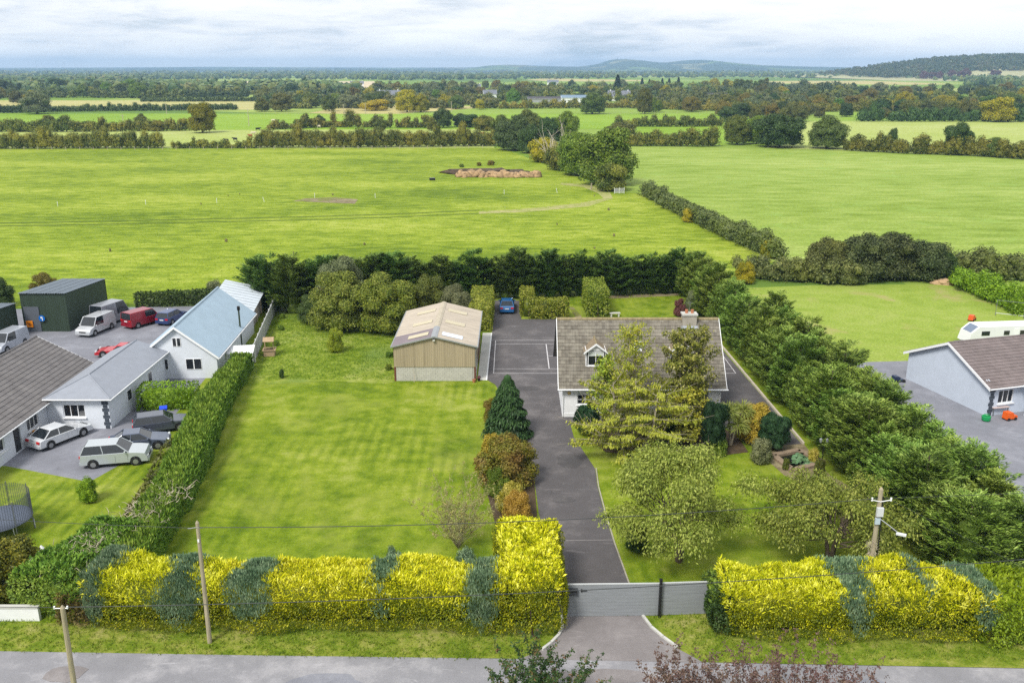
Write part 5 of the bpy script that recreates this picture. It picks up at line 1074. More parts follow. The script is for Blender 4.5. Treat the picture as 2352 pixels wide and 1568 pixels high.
# ================================================================ hedges, shrubs and trees of the home plot
def lumpf(rng, amp, sc_):
    k = rng.normal(size=(5, 3)) * sc_; ph = rng.uniform(0, 6.28, 5)
    return lambda P: amp * sum(np.sin(P @ k[i] + ph[i]) for i in range(5)) / 2.2
def hedge_mesh(rng, path, w_, h, dens, L, W, mode='flat', lump=.12, lsc=.9, top=None, topL=None, topmode='spray', topdens=None, side_m=None, top_m=None, rnd_=.35, z0=.05):
    """leafy surface of a box-section hedge along a path; returns (side Leaves, top Leaves)"""
    S = Leaves(); T = Leaves(); lfa = lumpf(rng, lump, lsc * .55); lfb = lumpf(rng, lump * .5, lsc * 2.2); lf = lambda q: lfa(q) + lfb(q); P = [np.array([p[0], p[1], 0.0]) for p in path]
    def put(Lv, pos, nrm, LL, WW, md):
        if len(pos) == 0: return
        pos = pos + nrm * lf(pos)[:, None] + nrm * rng.uniform(-.1, .05, (len(pos), 1)); ax, nr = orient(rng, nrm, md); s = rng.uniform(.65, 1.35, len(pos)); Lv.kites(pos, ax, nr, LL * s, WW * s)
    for i in range(len(P) - 1):
        a, b_ = P[i], P[i + 1]; d = b_ - a; l = np.linalg.norm(d); d /= l; n = np.array([-d[1], d[0], 0])
        for s in (-1, 1):
            k = rng.poisson(l * h * dens); u_ = rng.uniform(0, l, k); z = rng.uniform(z0, h, k); rr = np.clip((z - (h - rnd_)) / rnd_, 0, 1); inset = rnd_ * (1 - np.sqrt(1 - rr ** 2 * .98))
            put(S, a + u_[:, None] * d + n * s * (w_ / 2 - inset[:, None]) + np.outer(z, [0, 0, 1]), unit(n * s * (1 - rr[:, None] * .6) + np.outer(rr, [0, 0, .8])), L, W, mode)
        k = rng.poisson(l * w_ * (topdens or dens)); u_ = rng.uniform(0, l, k); q = rng.uniform(-w_ / 2 + .08, w_ / 2 - .08, k); dr = np.clip((np.abs(q) - (w_ / 2 - rnd_)) / rnd_, 0, 1); 
        de = np.minimum(u_ if i == 0 else 9.0 + u_ * 0, (l - u_) if i == len(P) - 2 else 9.0 + u_ * 0); dr = np.maximum(dr, np.clip((rnd_ - de) / rnd_, 0, 1))
        put(T if top else S, a + u_[:, None] * d + q[:, None] * n + np.outer(h - rnd_ * (1 - np.sqrt(1 - dr ** 2 * .98)), [0, 0, 1]), unit(np.array([[0, 0, 1.0]]) + n * (np.sign(q) * dr)[:, None] * .7), topL or L, (topL or L) * W / L, topmode if top else mode)
        # dark inner body of the hedge
        V = []
        for e in (0, l):
            for s, zz in ((-1, 0), (1, 0), (1, h - .3), (-1, h - .3)): V.append(a + d * (e + (.18 + lump + rnd_ * .5 if e == 0 else -.18 - lump - rnd_ * .5)) + n * s * (w_ / 2 - .22 - lump * 1.25 - rnd_ * .3) + np.array([0, 0, max(zz - lump - rnd_ * .3, z0)]))
        S.raw(np.array(V), np.array([(0, 1, 2, 3), (7, 6, 5, 4), (0, 4, 5, 1), (1, 5, 6, 2), (2, 6, 7, 3), (3, 7, 4, 0)]))
    for (p, q, sg) in ((P[0], P[1], -1), (P[-1], P[-2], -1)):
        d = (q - p); d /= np.linalg.norm(d); n = np.array([-d[1], d[0], 0]); k = rng.poisson(w_ * h * dens); y = rng.uniform(-w_ / 2, w_ / 2, k); z = rng.uniform(z0, h, k)
        rr = np.clip((z - (h - rnd_)) / rnd_, 0, 1); ins = rnd_ * (1 - np.sqrt(1 - rr ** 2 * .98)); put(S, p + y[:, None] * n + d * ins[:, None] + np.outer(z, [0, 0, 1]), unit((-d)[None] * (1 - rr[:, None] * .6) + np.outer(rr, [0, 0, .8])), L, W, mode)
    return S, T
M_core = plain('hedge_stems', C(62, 48, 38), .95, .3, 3.0)
def hedge(name, label, path, w_, h, side, top=None, dens=70, L=.2, W=.1, mode='flat', seed=1, cat='hedge', group=None, stems=True, **kw):
    rng = np.random.default_rng(seed); S, T = hedge_mesh(rng, path, w_, h, dens, L, W, mode, top=bool(top), **kw)
    c = path[0]; o = thing(name, label, cat, (c[0], c[1], 0), 0, group)
    def mk(nm, Lv, mat):
        V = np.concatenate(Lv.V) - np.array([c[0], c[1], 0]); link(nm, mesh_np(nm, V, np.concatenate(Lv.Q), mat), None, o)
    mk('foliage', S, side)
    if top and T.V: mk('top_growth', T, top)
    if stems:
        mb = MB(); 
        for a, b_ in zip(path[:-1], path[1:]):
            l = math.dist(a, b_); n = max(2, int(l / .8))
            for i in range(n):
                k = (i + .5) / n; x = a[0] + (b_[0] - a[0]) * k - c[0] + rng.normal() * .15; y = a[1] + (b_[1] - a[1]) * k - c[1] - w_ * .2 + rng.normal() * .1; mb.tube([(x, y, -.02), (x + rng.normal() * .1, y + rng.normal() * .1, h * .5)], [.06, .03], 5)
        mb.obj('stems', M_core, o)['kind'] = 'stuff'
    return o
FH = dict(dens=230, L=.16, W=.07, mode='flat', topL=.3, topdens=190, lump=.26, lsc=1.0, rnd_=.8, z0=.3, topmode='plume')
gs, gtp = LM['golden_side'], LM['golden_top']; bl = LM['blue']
def fseg(name, label, x0, x1, yf, yb, h, kind, seed, **kw):
    yc = (yf + yb) / 2; a = dict(FH); a.update(kw)
    if kind == 'blue': a.update(mode='up', topmode='up', topL=.34, L=.2, W=.05, dens=300, topdens=300)
    s, t_ = (gs, gtp) if kind == 'gold' else (bl, bl) if kind == 'blue' else (LM['lefthedge'], LM['lefthedge'])
    return hedge(name, label, [(x0, yc), (x1, yc)], yb - yf, h, s, t_, seed=seed, cat='shrub', group='shrubs of the front hedge', **a)
def box_points(rng, path, w_, h, dens, topdens, rnd_, z0, lfs):
    """points and normals over a rounded, lumpy box hedge"""
    P = [np.array([p[0], p[1], 0.0]) for p in path]; out = []
    def put(pos, nrm, top): pos = pos + nrm * lfs(pos)[:, None] + nrm * rng.uniform(-.12, .05, (len(pos), 1)); out.append((pos, nrm, np.full(len(pos), top)))
    for i in range(len(P) - 1):
        a, b_ = P[i], P[i + 1]; d = b_ - a; l = np.linalg.norm(d); d /= l; n = np.array([-d[1], d[0], 0])
        for s in (-1, 1):
            k = rng.poisson(l * h * dens); u_ = rng.uniform(0, l, k); z = rng.uniform(z0, h, k); rr = np.clip((z - (h - rnd_)) / rnd_, 0, 1); inset = rnd_ * (1 - np.sqrt(1 - rr ** 2 * .98))
            put(a + u_[:, None] * d + n * s * (w_ / 2 - inset[:, None]) + np.outer(z, [0, 0, 1]), unit(n * s * (1 - rr[:, None] * .6) + np.outer(rr, [0, 0, .8])), False)
        k = rng.poisson(l * w_ * topdens); u_ = rng.uniform(0, l, k); q = rng.uniform(-w_ / 2 + .08, w_ / 2 - .08, k); dr = np.clip((np.abs(q) - (w_ / 2 - rnd_)) / rnd_, 0, 1)
        put(a + u_[:, None] * d + q[:, None] * n + np.outer(h - rnd_ * (1 - np.sqrt(1 - dr ** 2 * .98)), [0, 0, 1]), unit(np.array([[0, 0, 1.0]]) + n * (np.sign(q) * dr)[:, None] * .7), True)
    for (p, q) in ((P[0], P[1]), (P[-1], P[-2])):
        d = (q - p); d /= np.linalg.norm(d); n = np.array([-d[1], d[0], 0]); k = rng.poisson(w_ * h * dens); y = rng.uniform(-w_ / 2, w_ / 2, k); z = rng.uniform(z0, h, k)
        put(p + y[:, None] * n + np.outer(z, [0, 0, 1]), np.repeat((-d)[None], k, 0), False)
    return [np.concatenate([o[i] for o in out]) for i in range(3)]
def front_hedge(path, w_, h, runs, blues, seed):
    rng = np.random.default_rng(seed); l1, l2, l3 = lumpf(rng, .3, .6), lumpf(rng, .12, 2.0), lumpf(rng, .06, 5.0); edge = lumpf(rng, .3, 1.6); edge2 = lumpf(rng, .15, 5.0)
    pos, nrm, top = box_points(rng, path, w_, h, 370, 400, .85, .3, lambda q: l1(q) + l2(q) + l3(q)); own = np.full(len(pos), -1); e = edge(pos) + edge2(pos) + rng.normal(0, .2, len(pos))
    for i, (xc, hw, zlo, lab) in enumerate(blues): own[(np.abs(pos[:, 0] - xc) < hw + e) & (pos[:, 2] > zlo + e * 1.5)] = 100 + i
    for i, (x0, x1, lab) in enumerate(runs): own[(own < 0) & (pos[:, 0] >= x0 - .001) & (pos[:, 0] < x1)] = i
    def stems(o, x0, x1, c):
        mb = MB()
        for x in np.arange(x0 + .3, x1, .85): mb.tube([(x - c, rng.normal() * .15 - w_ * .2, -.02), (x - c + rng.normal() * .1, rng.normal() * .1, h * .5)], [.07, .03], 5)
        mb.obj('stems', M_core, o)['kind'] = 'stuff'
    yc = path[0][1]
    for i, (x0, x1, lab) in enumerate(runs):
        c = (x0 + x1) / 2; org = np.array([c, yc, 0]); o = thing('golden_cypress', lab, 'shrub', (c, yc, 0), 0, 'shrubs of the front hedge')
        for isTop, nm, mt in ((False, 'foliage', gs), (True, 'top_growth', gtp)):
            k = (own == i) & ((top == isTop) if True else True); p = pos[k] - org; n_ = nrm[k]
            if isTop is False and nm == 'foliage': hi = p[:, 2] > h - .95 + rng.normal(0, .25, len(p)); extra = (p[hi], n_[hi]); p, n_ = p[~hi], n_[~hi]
            else: p = np.concatenate([p, extra[0]]); n_ = np.concatenate([n_, extra[1]])
            Lv = Leaves()
            if not isTop:
                ax, nr = orient(rng, n_, 'flat'); s_ = rng.uniform(.5, 1.4, len(p)); Lv.kites(p, ax, nr, .115 * s_, .048 * s_)
                y0, y1 = -w_ / 2 + .75, w_ / 2 - .75; V = np.array([(x, y, z) for x in (x0 - c + (.5 if i == 0 else -.02), x1 - c - (.5 if i == len(runs) - 1 else -.02)) for y, z in ((y0, .3), (y1, .3), (y1, h - .95), (y0, h - .95))]); Lv.raw(V, np.array([(0, 1, 2, 3), (7, 6, 5, 4), (0, 4, 5, 1), (1, 5, 6, 2), (2, 6, 7, 3), (3, 7, 4, 0)]))
            else:
                big = rng.uniform(size=len(p)) < .45; 
                for m_, L_, W_, md in ((big, .26, .058, 'plume'), (~big, .15, .05, 'feather')): ax, nr = orient(rng, n_[m_], md); s_ = rng.uniform(.6, 1.3, m_.sum()); Lv.kites(p[m_], ax, nr, L_ * s_, W_ * s_)
            link(nm, Lv.mesh(nm, mt), None, o)
        stems(o, x0, x1, c)
    for i, (xc, hw, zlo, lab) in enumerate(blues):
        k = own == 100 + i; org = np.array([xc, yc, 0]); p = pos[k] - org; n_ = nrm[k]; o = thing('blue_cypress', lab, 'shrub', (xc, yc, 0), 0, 'shrubs of the front hedge'); Lv = Leaves(); p = p + n_ * .06
        for q in range(2): ax, nr = orient(rng, n_, 'up'); s_ = rng.uniform(.6, 1.4, len(p)); Lv.kites(p + rng.normal(0, .05, p.shape), ax, nr, .19 * s_, .045 * s_)
        link('foliage', Lv.mesh('foliage', bl), None, o); mb = MB(); mb.tube([(0, 0, -.02), (0, 0, h * .6)], [.09, .05], 6); mb.obj('stems', M_core, o)
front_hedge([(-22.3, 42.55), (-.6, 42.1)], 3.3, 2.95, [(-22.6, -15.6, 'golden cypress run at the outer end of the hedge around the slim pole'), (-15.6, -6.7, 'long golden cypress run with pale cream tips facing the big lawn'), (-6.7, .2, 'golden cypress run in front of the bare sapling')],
    [(-22.1, .55, .9, 'small blue-green cypress patch at the outer end of the front hedge'), (-17.5, .9, 1.0, 'wide blue-green cypress patch beside the slim wooden pole'), (-13.7, .85, 1.0, 'broad blue-green cypress patch before the long golden run'), (-6.8, .3, 1.1, 'thin blue-green cypress streak between two golden runs'), (-1.6, .6, .9, 'dark blue-green cypress patch set into the golden hedge near the gate')], 11)
hedge('golden_cypress', 'tall rounded golden cypress corner beside the sliding gate', [(.95, 40.6), (.95, 47.2)], 3.3, 3.2, gs, gtp, seed=20, cat='shrub', group='shrubs of the front hedge', **{**FH, 'rnd_': .9, 'topdens': 340, 'topL': .23, 'dens': 360, 'L': .12, 'W': .05})
for i, (x, y) in enumerate(((-6.6, 44.0), (-2.6, 44.0))): tree('bush%d' % i, (x, y, 0), 3.1, 'blue-green cypress tuft rising behind the golden hedge', 'shrub', 'blue cypress tufts behind the front hedge', bl, .28, name='blue_cypress', crown='foliage', stem='stems')
hedge('cypress_hedge_end', 'rounded clipped green hedge end with a bare woody top by the low white wall', [(-25.6, 42.4), (-24.8, 45.5), (-23.8, 49)], 3.6, 2.3, LM['lefthedge'], LM['lefthedge'], seed=21, **{**FH, 'rnd_': .8})
rng = np.random.default_rng(31); mb = MB()
for i in range(420):
    k = rng.uniform(); x = -25.2 + 3.2 * k + rng.normal() * .8; y = 43.5 + 10 * k + rng.normal() * .6; z = 2.25 + rng.uniform(-.1, .12); a = rng.uniform(0, 6.28); l = rng.uniform(.2, .6)
    mb.tube([(x, y, z), (x + math.cos(a) * l * .6, y + math.sin(a) * l * .6, z + rng.uniform(0, .25)), (x + math.cos(a) * l, y + math.sin(a) * l, z + rng.uniform(-.05, .3))], [.022, .014, .006], 3, cap=False)
o = mb.obj('bare_twigs', M_deadw); tag(o, 'bare grey twigs showing through the top of the cut-back hedge', 'twigs', kind='stuff')
fseg('dying_cypress', 'thin brown dying cypress patch behind the roadside pole', -24.2, -22.2, 41.0, 43.6, 2.2, 'x', 22); bpy.data.objects['dying_cypress'].children[0].data.materials[0] = leaf('dying_spray', [C(92, 84, 30), C(110, 92, 46), C(96, 78, 50), C(120, 116, 34)], ovar=.0)
# right-hand front hedge
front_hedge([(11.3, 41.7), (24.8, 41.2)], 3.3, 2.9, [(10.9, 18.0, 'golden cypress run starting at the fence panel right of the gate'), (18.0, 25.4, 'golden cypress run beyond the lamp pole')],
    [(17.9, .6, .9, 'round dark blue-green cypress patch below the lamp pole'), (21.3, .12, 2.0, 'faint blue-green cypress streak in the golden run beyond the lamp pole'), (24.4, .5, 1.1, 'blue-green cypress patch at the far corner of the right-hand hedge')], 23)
fseg('dark_laurel', 'dark green leafy end of the hedge against the fence panel', 10.5, 11.5, 40.3, 42.9, 2.5, 'x', 24); bpy.data.objects['dark_laurel'].children[0].data.materials[0] = LM['deep']
hedge('cypress_hedge', 'bright green loose hedge continuing past the right-hand corner', [(24.6, 41.2), (40, 40.2)], 3.6, 2.6, LM['brighthedge'], LM['brighthedge'], seed=28, **FH)
# left boundary hedge
hedge('cypress_hedge', 'long feathery green cypress hedge along the edge of the big lawn', [(-22.0, 45.5), (-23.2, 56), (-25.0, 70), (-26.6, 84)], 2.1, 2.1, LM['lefthedge'], LM['lefthedge'], seed=32, dens=120, L=.24, W=.09, mode='spray', topL=.28, topdens=120, lump=.26, lsc=.7, rnd_=.6)
hedge('block_hedge', 'neat clipped bright green block hedge in the neighbouring yard', [G(325, 935), G(455, 932)], 2.2, 2.0, LM['brighthedge'], seed=33, dens=60, L=.2, W=.12, lump=.05)
hedge('yard_hedge', 'dark hedge along the back of the neighbouring yard', [(-47, 108.5), (-33, 110.5)], 1.6, 1.9, LM['deep'], seed=34, dens=40, L=.32, W=.2, lump=.2)
hedge('low_hedge', 'scruffy low hedge behind the cypress hedge on the neighbouring side', [(-24.6, 50), (-25.4, 56), (-26.3, 64)], .8, .7, LM['hawthorn'], seed=35, dens=45, L=.24, W=.14, lump=.18)
# clipped garden hedges
CHk = dict(dens=66, L=.19, W=.135, mode='leaf', lump=.06, lsc=1.2, rnd_=.3)
hedge('beech_hedge', 'tall clipped beech hedge behind the tan shed', [(-3.6, 97.2), (-3.6, 107.5)], 2.6, 3.0, LM['beech'], seed=36, **CHk)
hedge('beech_hedge', 'clipped L-shaped beech hedge right of the blue car', [(6.7, 103.3), (1.9, 103.3), (1.9, 110)], 1.7, 2.4, LM['beech'], seed=37, **CHk)
hedge('beech_hedge', 'square clipped beech block on the back lawn', [(10.3, 103.4), (10.3, 110.5)], 2.6, 3.4, LM['beech'], seed=38, **CHk)

# leyland cypress rows
def proto_leyland(key, seed, H=6.8, RX=2.3, RY=1.9, nbr=190, per=120, L=.27):
    """upswept feathery boughs all the way up, short at the clipped -x face"""
    rng = np.random.default_rng(seed); Lv = Leaves(); nl = 4
    heads = [(0, 0, 1.0)] + [(rng.uniform(-.7, .9), rng.uniform(-1.0, 1.0), rng.uniform(.78, 1.0)) for k in range(nl)]
    for i in range(nbr):
        hx, hy, hs = heads[i % len(heads)]; k = ((i + rng.uniform()) / nbr); z = H * hs * (.03 + .93 * k); a = i * 2.399 + rng.normal() * .4
        prof = min(1.0, (1 - k) ** .5 * 1.12); l = (RX * abs(math.cos(a)) + RY * abs(math.sin(a))) * .86 * prof * rng.uniform(.72, 1.14) + .22
        ex, ey = hx * k + math.cos(a) * l, hy * k + math.sin(a) * l
        if ex < -RX: ex = -RX + rng.normal() * .08
        b0 = np.array([hx * k * .8, hy * k * .8, z - .15]); e = np.array([ex, ey, z + l * rng.uniform(.3, .65)]); d = unit((e - b0)[None])[0]; side = unit(np.cross(d, [0, 0, 1.0])[None])[0]
        n = int(per * (.3 + .7 * prof)); t_ = rng.uniform(.35, 1.03, n); wid = .32 * (1.12 - t_) + .06; q = rng.normal(0, 1, n) * wid
        p = b0 + np.outer(t_, e - b0) + np.outer(q, side) + rng.normal(0, .05, (n, 3)) + np.outer(rng.uniform(-.12, .06, n), [0, 0, 1]); ax = d + np.outer(np.sign(q) * .55, side) + rnd(rng, n) * .35; nr = np.array([[0, 0, 1.0]]) + rnd(rng, n) * .55
        s_ = rng.uniform(.6, 1.25, n); Lv.kites(p, ax, nr, L * s_, L * .3 * s_)
    for k in range(5): q = k / 6; Lv.blob((0, 0, H * (q * .8 + .08)), (RX * .42 * (1 - q) ** .5, RY * .46 * (1 - q) ** .5, H * .11), 2, rng, .08)
    mb = MB(); mb.tube([(0, 0, -.1), (0, 0, H * .85)], [.2, .04], 7); PROTO[key] = (Lv.mesh('crown_' + key, None), mb.mesh('trunk_' + key, M_bark), H)
for i in range(8): proto_leyland('ley%d' % i, 200 + i, RX=2.1 + .15 * (i % 3), RY=1.7 + .2 * (i % 4))
random.seed(11)
def leyrow(pts, step, rz, labs, grp, hh, mat):
    for j, (a, b_) in enumerate(zip(pts[:-1], pts[1:])):
        l = math.dist(a, b_); n = max(1, round(l / step))
        for i in range(n):
            k = (i + .5) / n; x = a[0] + (b_[0] - a[0]) * k; y = a[1] + (b_[1] - a[1]) * k; h = hh[0] + (hh[1] - hh[0]) * random.random()
            tree('ley%d' % random.randrange(8), (x, y, 0), h, labs[j], 'tree', grp + ', ' + labs[j].split(' beside ')[-1], mat, 1.0 + random.uniform(-.1, .22), rz + random.uniform(-.25, .25), 'leyland_cypress')
leyrow([(25.9, 44.5), (25.3, 60), (24.8, 80), (24.0, 104), (23.7, 116)], 1.75, 0, ['tall green cypress in the row beside the spreading olive cherry tree', 'tall green cypress in the row beside the pond and lamp post', 'tall green cypress in the row beside the court and house gable', 'tall green cypress in the row beside the back lawn'], 'tall cypress row', (5.0, 7.0), LM['leyland'])
leyrow([(29.6, 46), (28.9, 60), (28.3, 76), (28.0, 92)], 2.3, math.pi, ['bushy outer cypress beside the pale bungalow porch', 'bushy outer cypress beside the pale bungalow gable', 'bushy outer cypress beside the neighbouring back lawn'], 'outer cypress rank', (4.8, 6.4), LM['leyland'])
leyrow([(23, 116.2), (10, 114.6), (-4, 113.0), (-20, 110.5), (-27, 109.0)], 1.95, math.pi / 2, ['dark cypress of the back row beside the red acer lawn', 'dark cypress of the back row beside the L-shaped hedge and blue car', 'dark cypress of the back row beside the shed roof', 'dark cypress of the back row beside the grey-olive willow'], 'back cypress row', (5.0, 6.6), LM['leyland_far'])
for (x, y, h) in ((-29.5, 107.2, 7.0), (-26.6, 106.0, 7.2), (-31.5, 109.0, 6.6), (-23.4, 107.0, 7.0)): tree('ley%d' % random.randrange(8), (x, y, 0), h, 'large dark cypress clump at the end of the concrete fence', 'tree', 'dark cypresses at the back left corner', LM['leyland_far'], 1.08, random.uniform(0, 6), 'leyland_cypress')

# broadleaf protos for the garden (finer leaves)
proto_broad('g0', 301, H=7, Rr=3.6, n=26000, L=.19, nb=34, stem=.0, br=(.2, .34)); proto_broad('g1', 302, H=7, Rr=3.6, n=26000, L=.19, nb=38, stem=.0, br=(.2, .34))
proto_bush('s0', 303, H=3, Rr=1.9, n=12000, L=.13, nb=22, br=(.26, .4)); proto_bush('s1', 304, H=3, Rr=1.7, n=12000, L=.13, nb=26, br=(.24, .38)); proto_bush('s2', 305, H=2, Rr=1.2, n=3500, L=.13, nb=14)
def bush(key, x, y, h, wd, label, mat, cat='shrub', name='shrub', grp=None): return tree(key, (x, y, 0), h, label, cat, grp, mat, wd, random.uniform(0, 6), name, 'foliage', 'stems')
tree('g0', (-19.7, 98.8, 0), 7.0, 'spreading olive-green tree beside the yellow-green shrub', 'tree', None, leaf('olive_garden_leaf', [C(74, 92, 26), C(102, 118, 40), C(128, 140, 54), C(154, 158, 74)]), 1.05)
tree('g1', (-14.2, 98.0, 0), 6.7, 'dense olive-gold tree close behind the tan shed', 'tree', None, leaf('olive_gold_leaf', [C(72, 92, 22), C(100, 118, 34), C(128, 140, 48), C(156, 160, 66)]), 1.1)
tree('g1', (-20.5, 103.8, 0), 7.6, 'tall grey-olive willow rising before the back cypress row', 'tree', None, LM['grey'], .78)
tree('g0', (-9.5, 101.5, 0), 6.0, 'bushy green tree behind the shed roof', 'tree', None, LM['olive'], .8)
tree('g1', (-6.5, 100.5, 0), 4.8, 'grey-green tree between shed roof and clipped beech hedge', 'tree', None, LM['grey'], .85)
tree('g0', (-23.5, 101.0, 0), 3.6, 'dark low tree in the shade near the concrete fence', 'tree', None, LM['deep'], .9)
bush('s1', *G(772, 808), 2.6, .62, 'loose yellow-green shrub alone on the rough grass', leaf('yellow_green_leaf', [C(110, 124, 24), C(142, 150, 36), C(168, 168, 56)]))
bush('s2', *G(648, 868), .9, .5, 'tiny dark bush on the lawn near the hedge', LM['deep'])
# nettles along fence and shed
for i, (x, y, w_) in enumerate(((-25.4, 92, .9), (-26.4, 98, 1.0), (-27.4, 103, 1.0), (-12.2, 84, .9), (-12.6, 88, 1.1))): bush('s2', x, y, .55, w_ * 1.3, 'low patch of nettles in the rough grass', LM['mid'], 'weeds', 'nettle_patch', 'nettle patches')

# drive-side shrubs
def dark_conifer(x, y, H, Rr, label, mat, seed=5, droop=True):
    rng = np.random.default_rng(seed); Lv = Leaves(); n = 9000; t_ = rng.uniform(0, 1, n) ** 1.15; a = rng.uniform(0, 6.28, n); lf = lumpf(rng, .16, 1.6)
    rad = Rr * np.minimum(1, (1 - t_) ** .62) * rng.uniform(.78, 1.06, n) * (1 + .12 * np.sin(t_ * 34 + a * 2)); pos = np.stack([np.cos(a) * rad, np.sin(a) * rad, .08 + t_ * H * .97], 1); d = np.stack([np.cos(a), np.sin(a), .3 + 0 * a], 1)
    ax, nr = orient(rng, d, 'droop' if droop else 'up'); s = rng.uniform(.7, 1.3, n); Lv.kites(pos, ax, nr, .3 * s, .1 * s)
    for j in range(8): q = j / 8; Lv.blob((0, 0, H * (q + .07)), (Rr * (1 - q) ** .62 * .75,) * 2 + (H * .1,), 2)
    o = thing('conifer', label, 'tree', (x, y, 0)); link('crown', Lv.mesh('crown', mat), None, o); mb = MB(); mb.tube([(0, 0, -.1), (0, 0, H * .9)], [.13, .02], 6); mb.obj('trunk', M_bark, o); return o
dark_conifer(-.35, 67.3, 5.05, 1.75, 'pointed dark green cypress beside the drive', LM['fern'], 5)
bush('s1', -1.7, 70.0, 2.3, .62, 'small rusty-leaved shrub behind the pointed dark cypress', LM['bronze'])
bush('s0', -.45, 58.6, 3.5, 1.05, 'large bronze and green shrub at the middle of the drive', LM['bronze']); bush('s1', -1.35, 60.0, 3.2, .65, 'yellow-orange shrub tucked against the bronze shrub', LM['goldshrub'])
bush('s1', -1.0, 56.6, 2.2, .75, 'low yellow-green shrub at the foot of the bronze shrub', LM['mid'])
bush('s0', .3, 52.9, 2.1, .78, 'rounded orange-brown shrub behind the golden hedge corner', LM['orange']); bush('s1', .0, 53.9, 2.35, .72, 'cream and green variegated shrub behind the orange shrub', LM['variegated'])
# bare sapling
def twiggy(name, label, x, y, H, Rr, seed, mat, leafmat=None, nl=0, ll=.08, stems=9, depth=2, r0=.05, cat='tree', mode='leaf', spread=.55, base=.0):
    rng = np.random.default_rng(seed); mb = MB(); tips = []
    for i in range(stems):
        a = i * 2.4 + rng.uniform(0, .6); k = rng.uniform(.4, 1.0); tip = (math.cos(a) * Rr * k, math.sin(a) * Rr * k, H * rng.uniform(.6, 1.0) * (1 - .25 * k))
        tips += limb_mb(rng, mb, (math.cos(a) * base, math.sin(a) * base, -.03), tip, r0, r0 * .22, 4, .12, 4, depth, spread, .42)
    o = thing(name, label, cat, (x, y, 0)); mb.obj('branches', mat, o)
    if nl:
        V = np.array(mb.v); V = V[V[:, 2] > H * .25]; idx = rng.choice(len(V), nl); pos = V[idx] + rng.normal(0, .05, (nl, 3)); d = rnd(rng, nl); ax, nr = orient(rng, d, mode); s = rng.uniform(.7, 1.4, nl); Lv = Leaves(); Lv.kites(pos, ax, nr, ll * s, ll * .5 * s); link('leaves', Lv.mesh('leaves', leafmat), None, o)
    return o
twiggy('sapling', 'almost bare silvery sapling on the lawn behind the golden hedge', *G(1052, 1258), 4.0, 2.0, 41, plain('silver_twig', C(168, 160, 136), .85, .15), leaf('sparse_leaf', [C(168, 156, 90), C(150, 148, 96), C(130, 134, 84)], ovar=0), 6500, .1, 30, 2, .022)

# trees in front of the house
def spray_tree(name, label, x, y, H, Rr, seed, mat, bark, nbr=46, nleaf=150, ll=.26, lw=.09, z0=.12, mode='droop', rise=.18, trunks=((0, 0),), cat='tree', taper=.75, sub=3, wob=.06, tr=.16, jit=.14):
    """trunk with individually foliated boughs, gaps between them"""
    rng = np.random.default_rng(seed); mb = MB(); Lv = Leaves()
    for (tx, ty) in trunks:
        mb.tube([(tx * .3, ty * .3, -.1), (tx, ty, H * .45), (tx * 1.2, ty * 1.2, H * .97)], [tr, tr * .7, .02], 7)
        for i in range(nbr // len(trunks)):
            k = (i + rng.uniform()) / (nbr // len(trunks)); z = H * (z0 + (1 - z0) * k) * .96; a = i * 2.399 + rng.normal() * .25; l = Rr * (1 - k) ** taper * rng.uniform(.6, 1.12) + .25
            b0 = Vector((tx * (.3 + k), ty * (.3 + k), z)); pts = limb_mb(rng, mb, b0, b0 + Vector((math.cos(a) * l, math.sin(a) * l, l * rng.uniform(rise - .12, rise + .12))), .05 * (1 - k * .6), .012, 4, wob, 4, 1, .45, .32)
            n = int(nleaf * (.35 + l / Rr)); t_ = rng.uniform(.12, 1.05, n) * 4; i0 = np.minimum(t_.astype(int), 3); fr = (t_ - i0)[:, None]; PP = np.array([tuple(p) for p in pts]); pos = PP[i0] * (1 - fr) + PP[i0 + 1] * fr
            side = np.array([-math.sin(a), math.cos(a), 0]); pos = pos + side * (rng.normal(0, 1, (n, 1)) * jit * l * .55) + rng.normal(0, jit * .6, (n, 3)); d = rnd(rng, n) * .6 + np.array([math.cos(a), math.sin(a), .2]); ax, nr = orient(rng, unit(d), mode); s = rng.uniform(.7, 1.35, n); Lv.kites(pos, ax, nr, ll * s, lw * s)
    o = thing(name, label, cat, (x, y, 0)); mb.obj('trunk', bark, o); link('crown', Lv.mesh('crown', mat), None, o); return o
spray_tree('larch_tree', 'wide yellow-brown tree with layered horizontal branches before the house', 9.1, 62.6, 6.4, 4.5, 51, LM['larch'], M_barkp, 80, 215, .23, .085, .04, 'droop', .2, ((-1.3, .2), (1.5, -.3), (.2, .8)), taper=.36, tr=.15, jit=.11)
spray_tree('ash_tree', 'tall airy yellow-green tree overlapping the house roof', 9.3, 67.6, 9.4, 2.7, 52, LM['ash'], M_barkp, 60, 110, .18, .09, .2, 'leaf', .55, ((0, 0), (.5, .2)), taper=.5, jit=.2)
spray_tree('ash_tree', 'slim yellow-green tree against the white front wall window', 7.5, 67.8, 6.6, 1.2, 57, LM['ash'], M_bark, 30, 90, .2, .12, .2, 'leaf', .6, ((0, 0),), taper=.45, jit=.2)
spray_tree('poplar_tree', 'upright glossy-leaved tree covering the right dormer', 13.9, 67.4, 9.0, 2.3, 53, LM['poplar'], M_barkp, 70, 190, .17, .13, .12, 'leaf', .7, ((-.5, 0), (.7, .1)), taper=.35, jit=.2)
spray_tree('maple_tree', 'low yellow-green leafy tree below the right end of the roof', 13.7, 65.6, 4.6, 2.1, 58, leaf('maple_leaf', [C(90, 100, 26), C(130, 134, 40), C(170, 166, 60), C(190, 176, 50)]), M_bark, 40, 150, .2, .15, .1, 'leaf', .4, ((0, 0),), taper=.4, jit=.2)
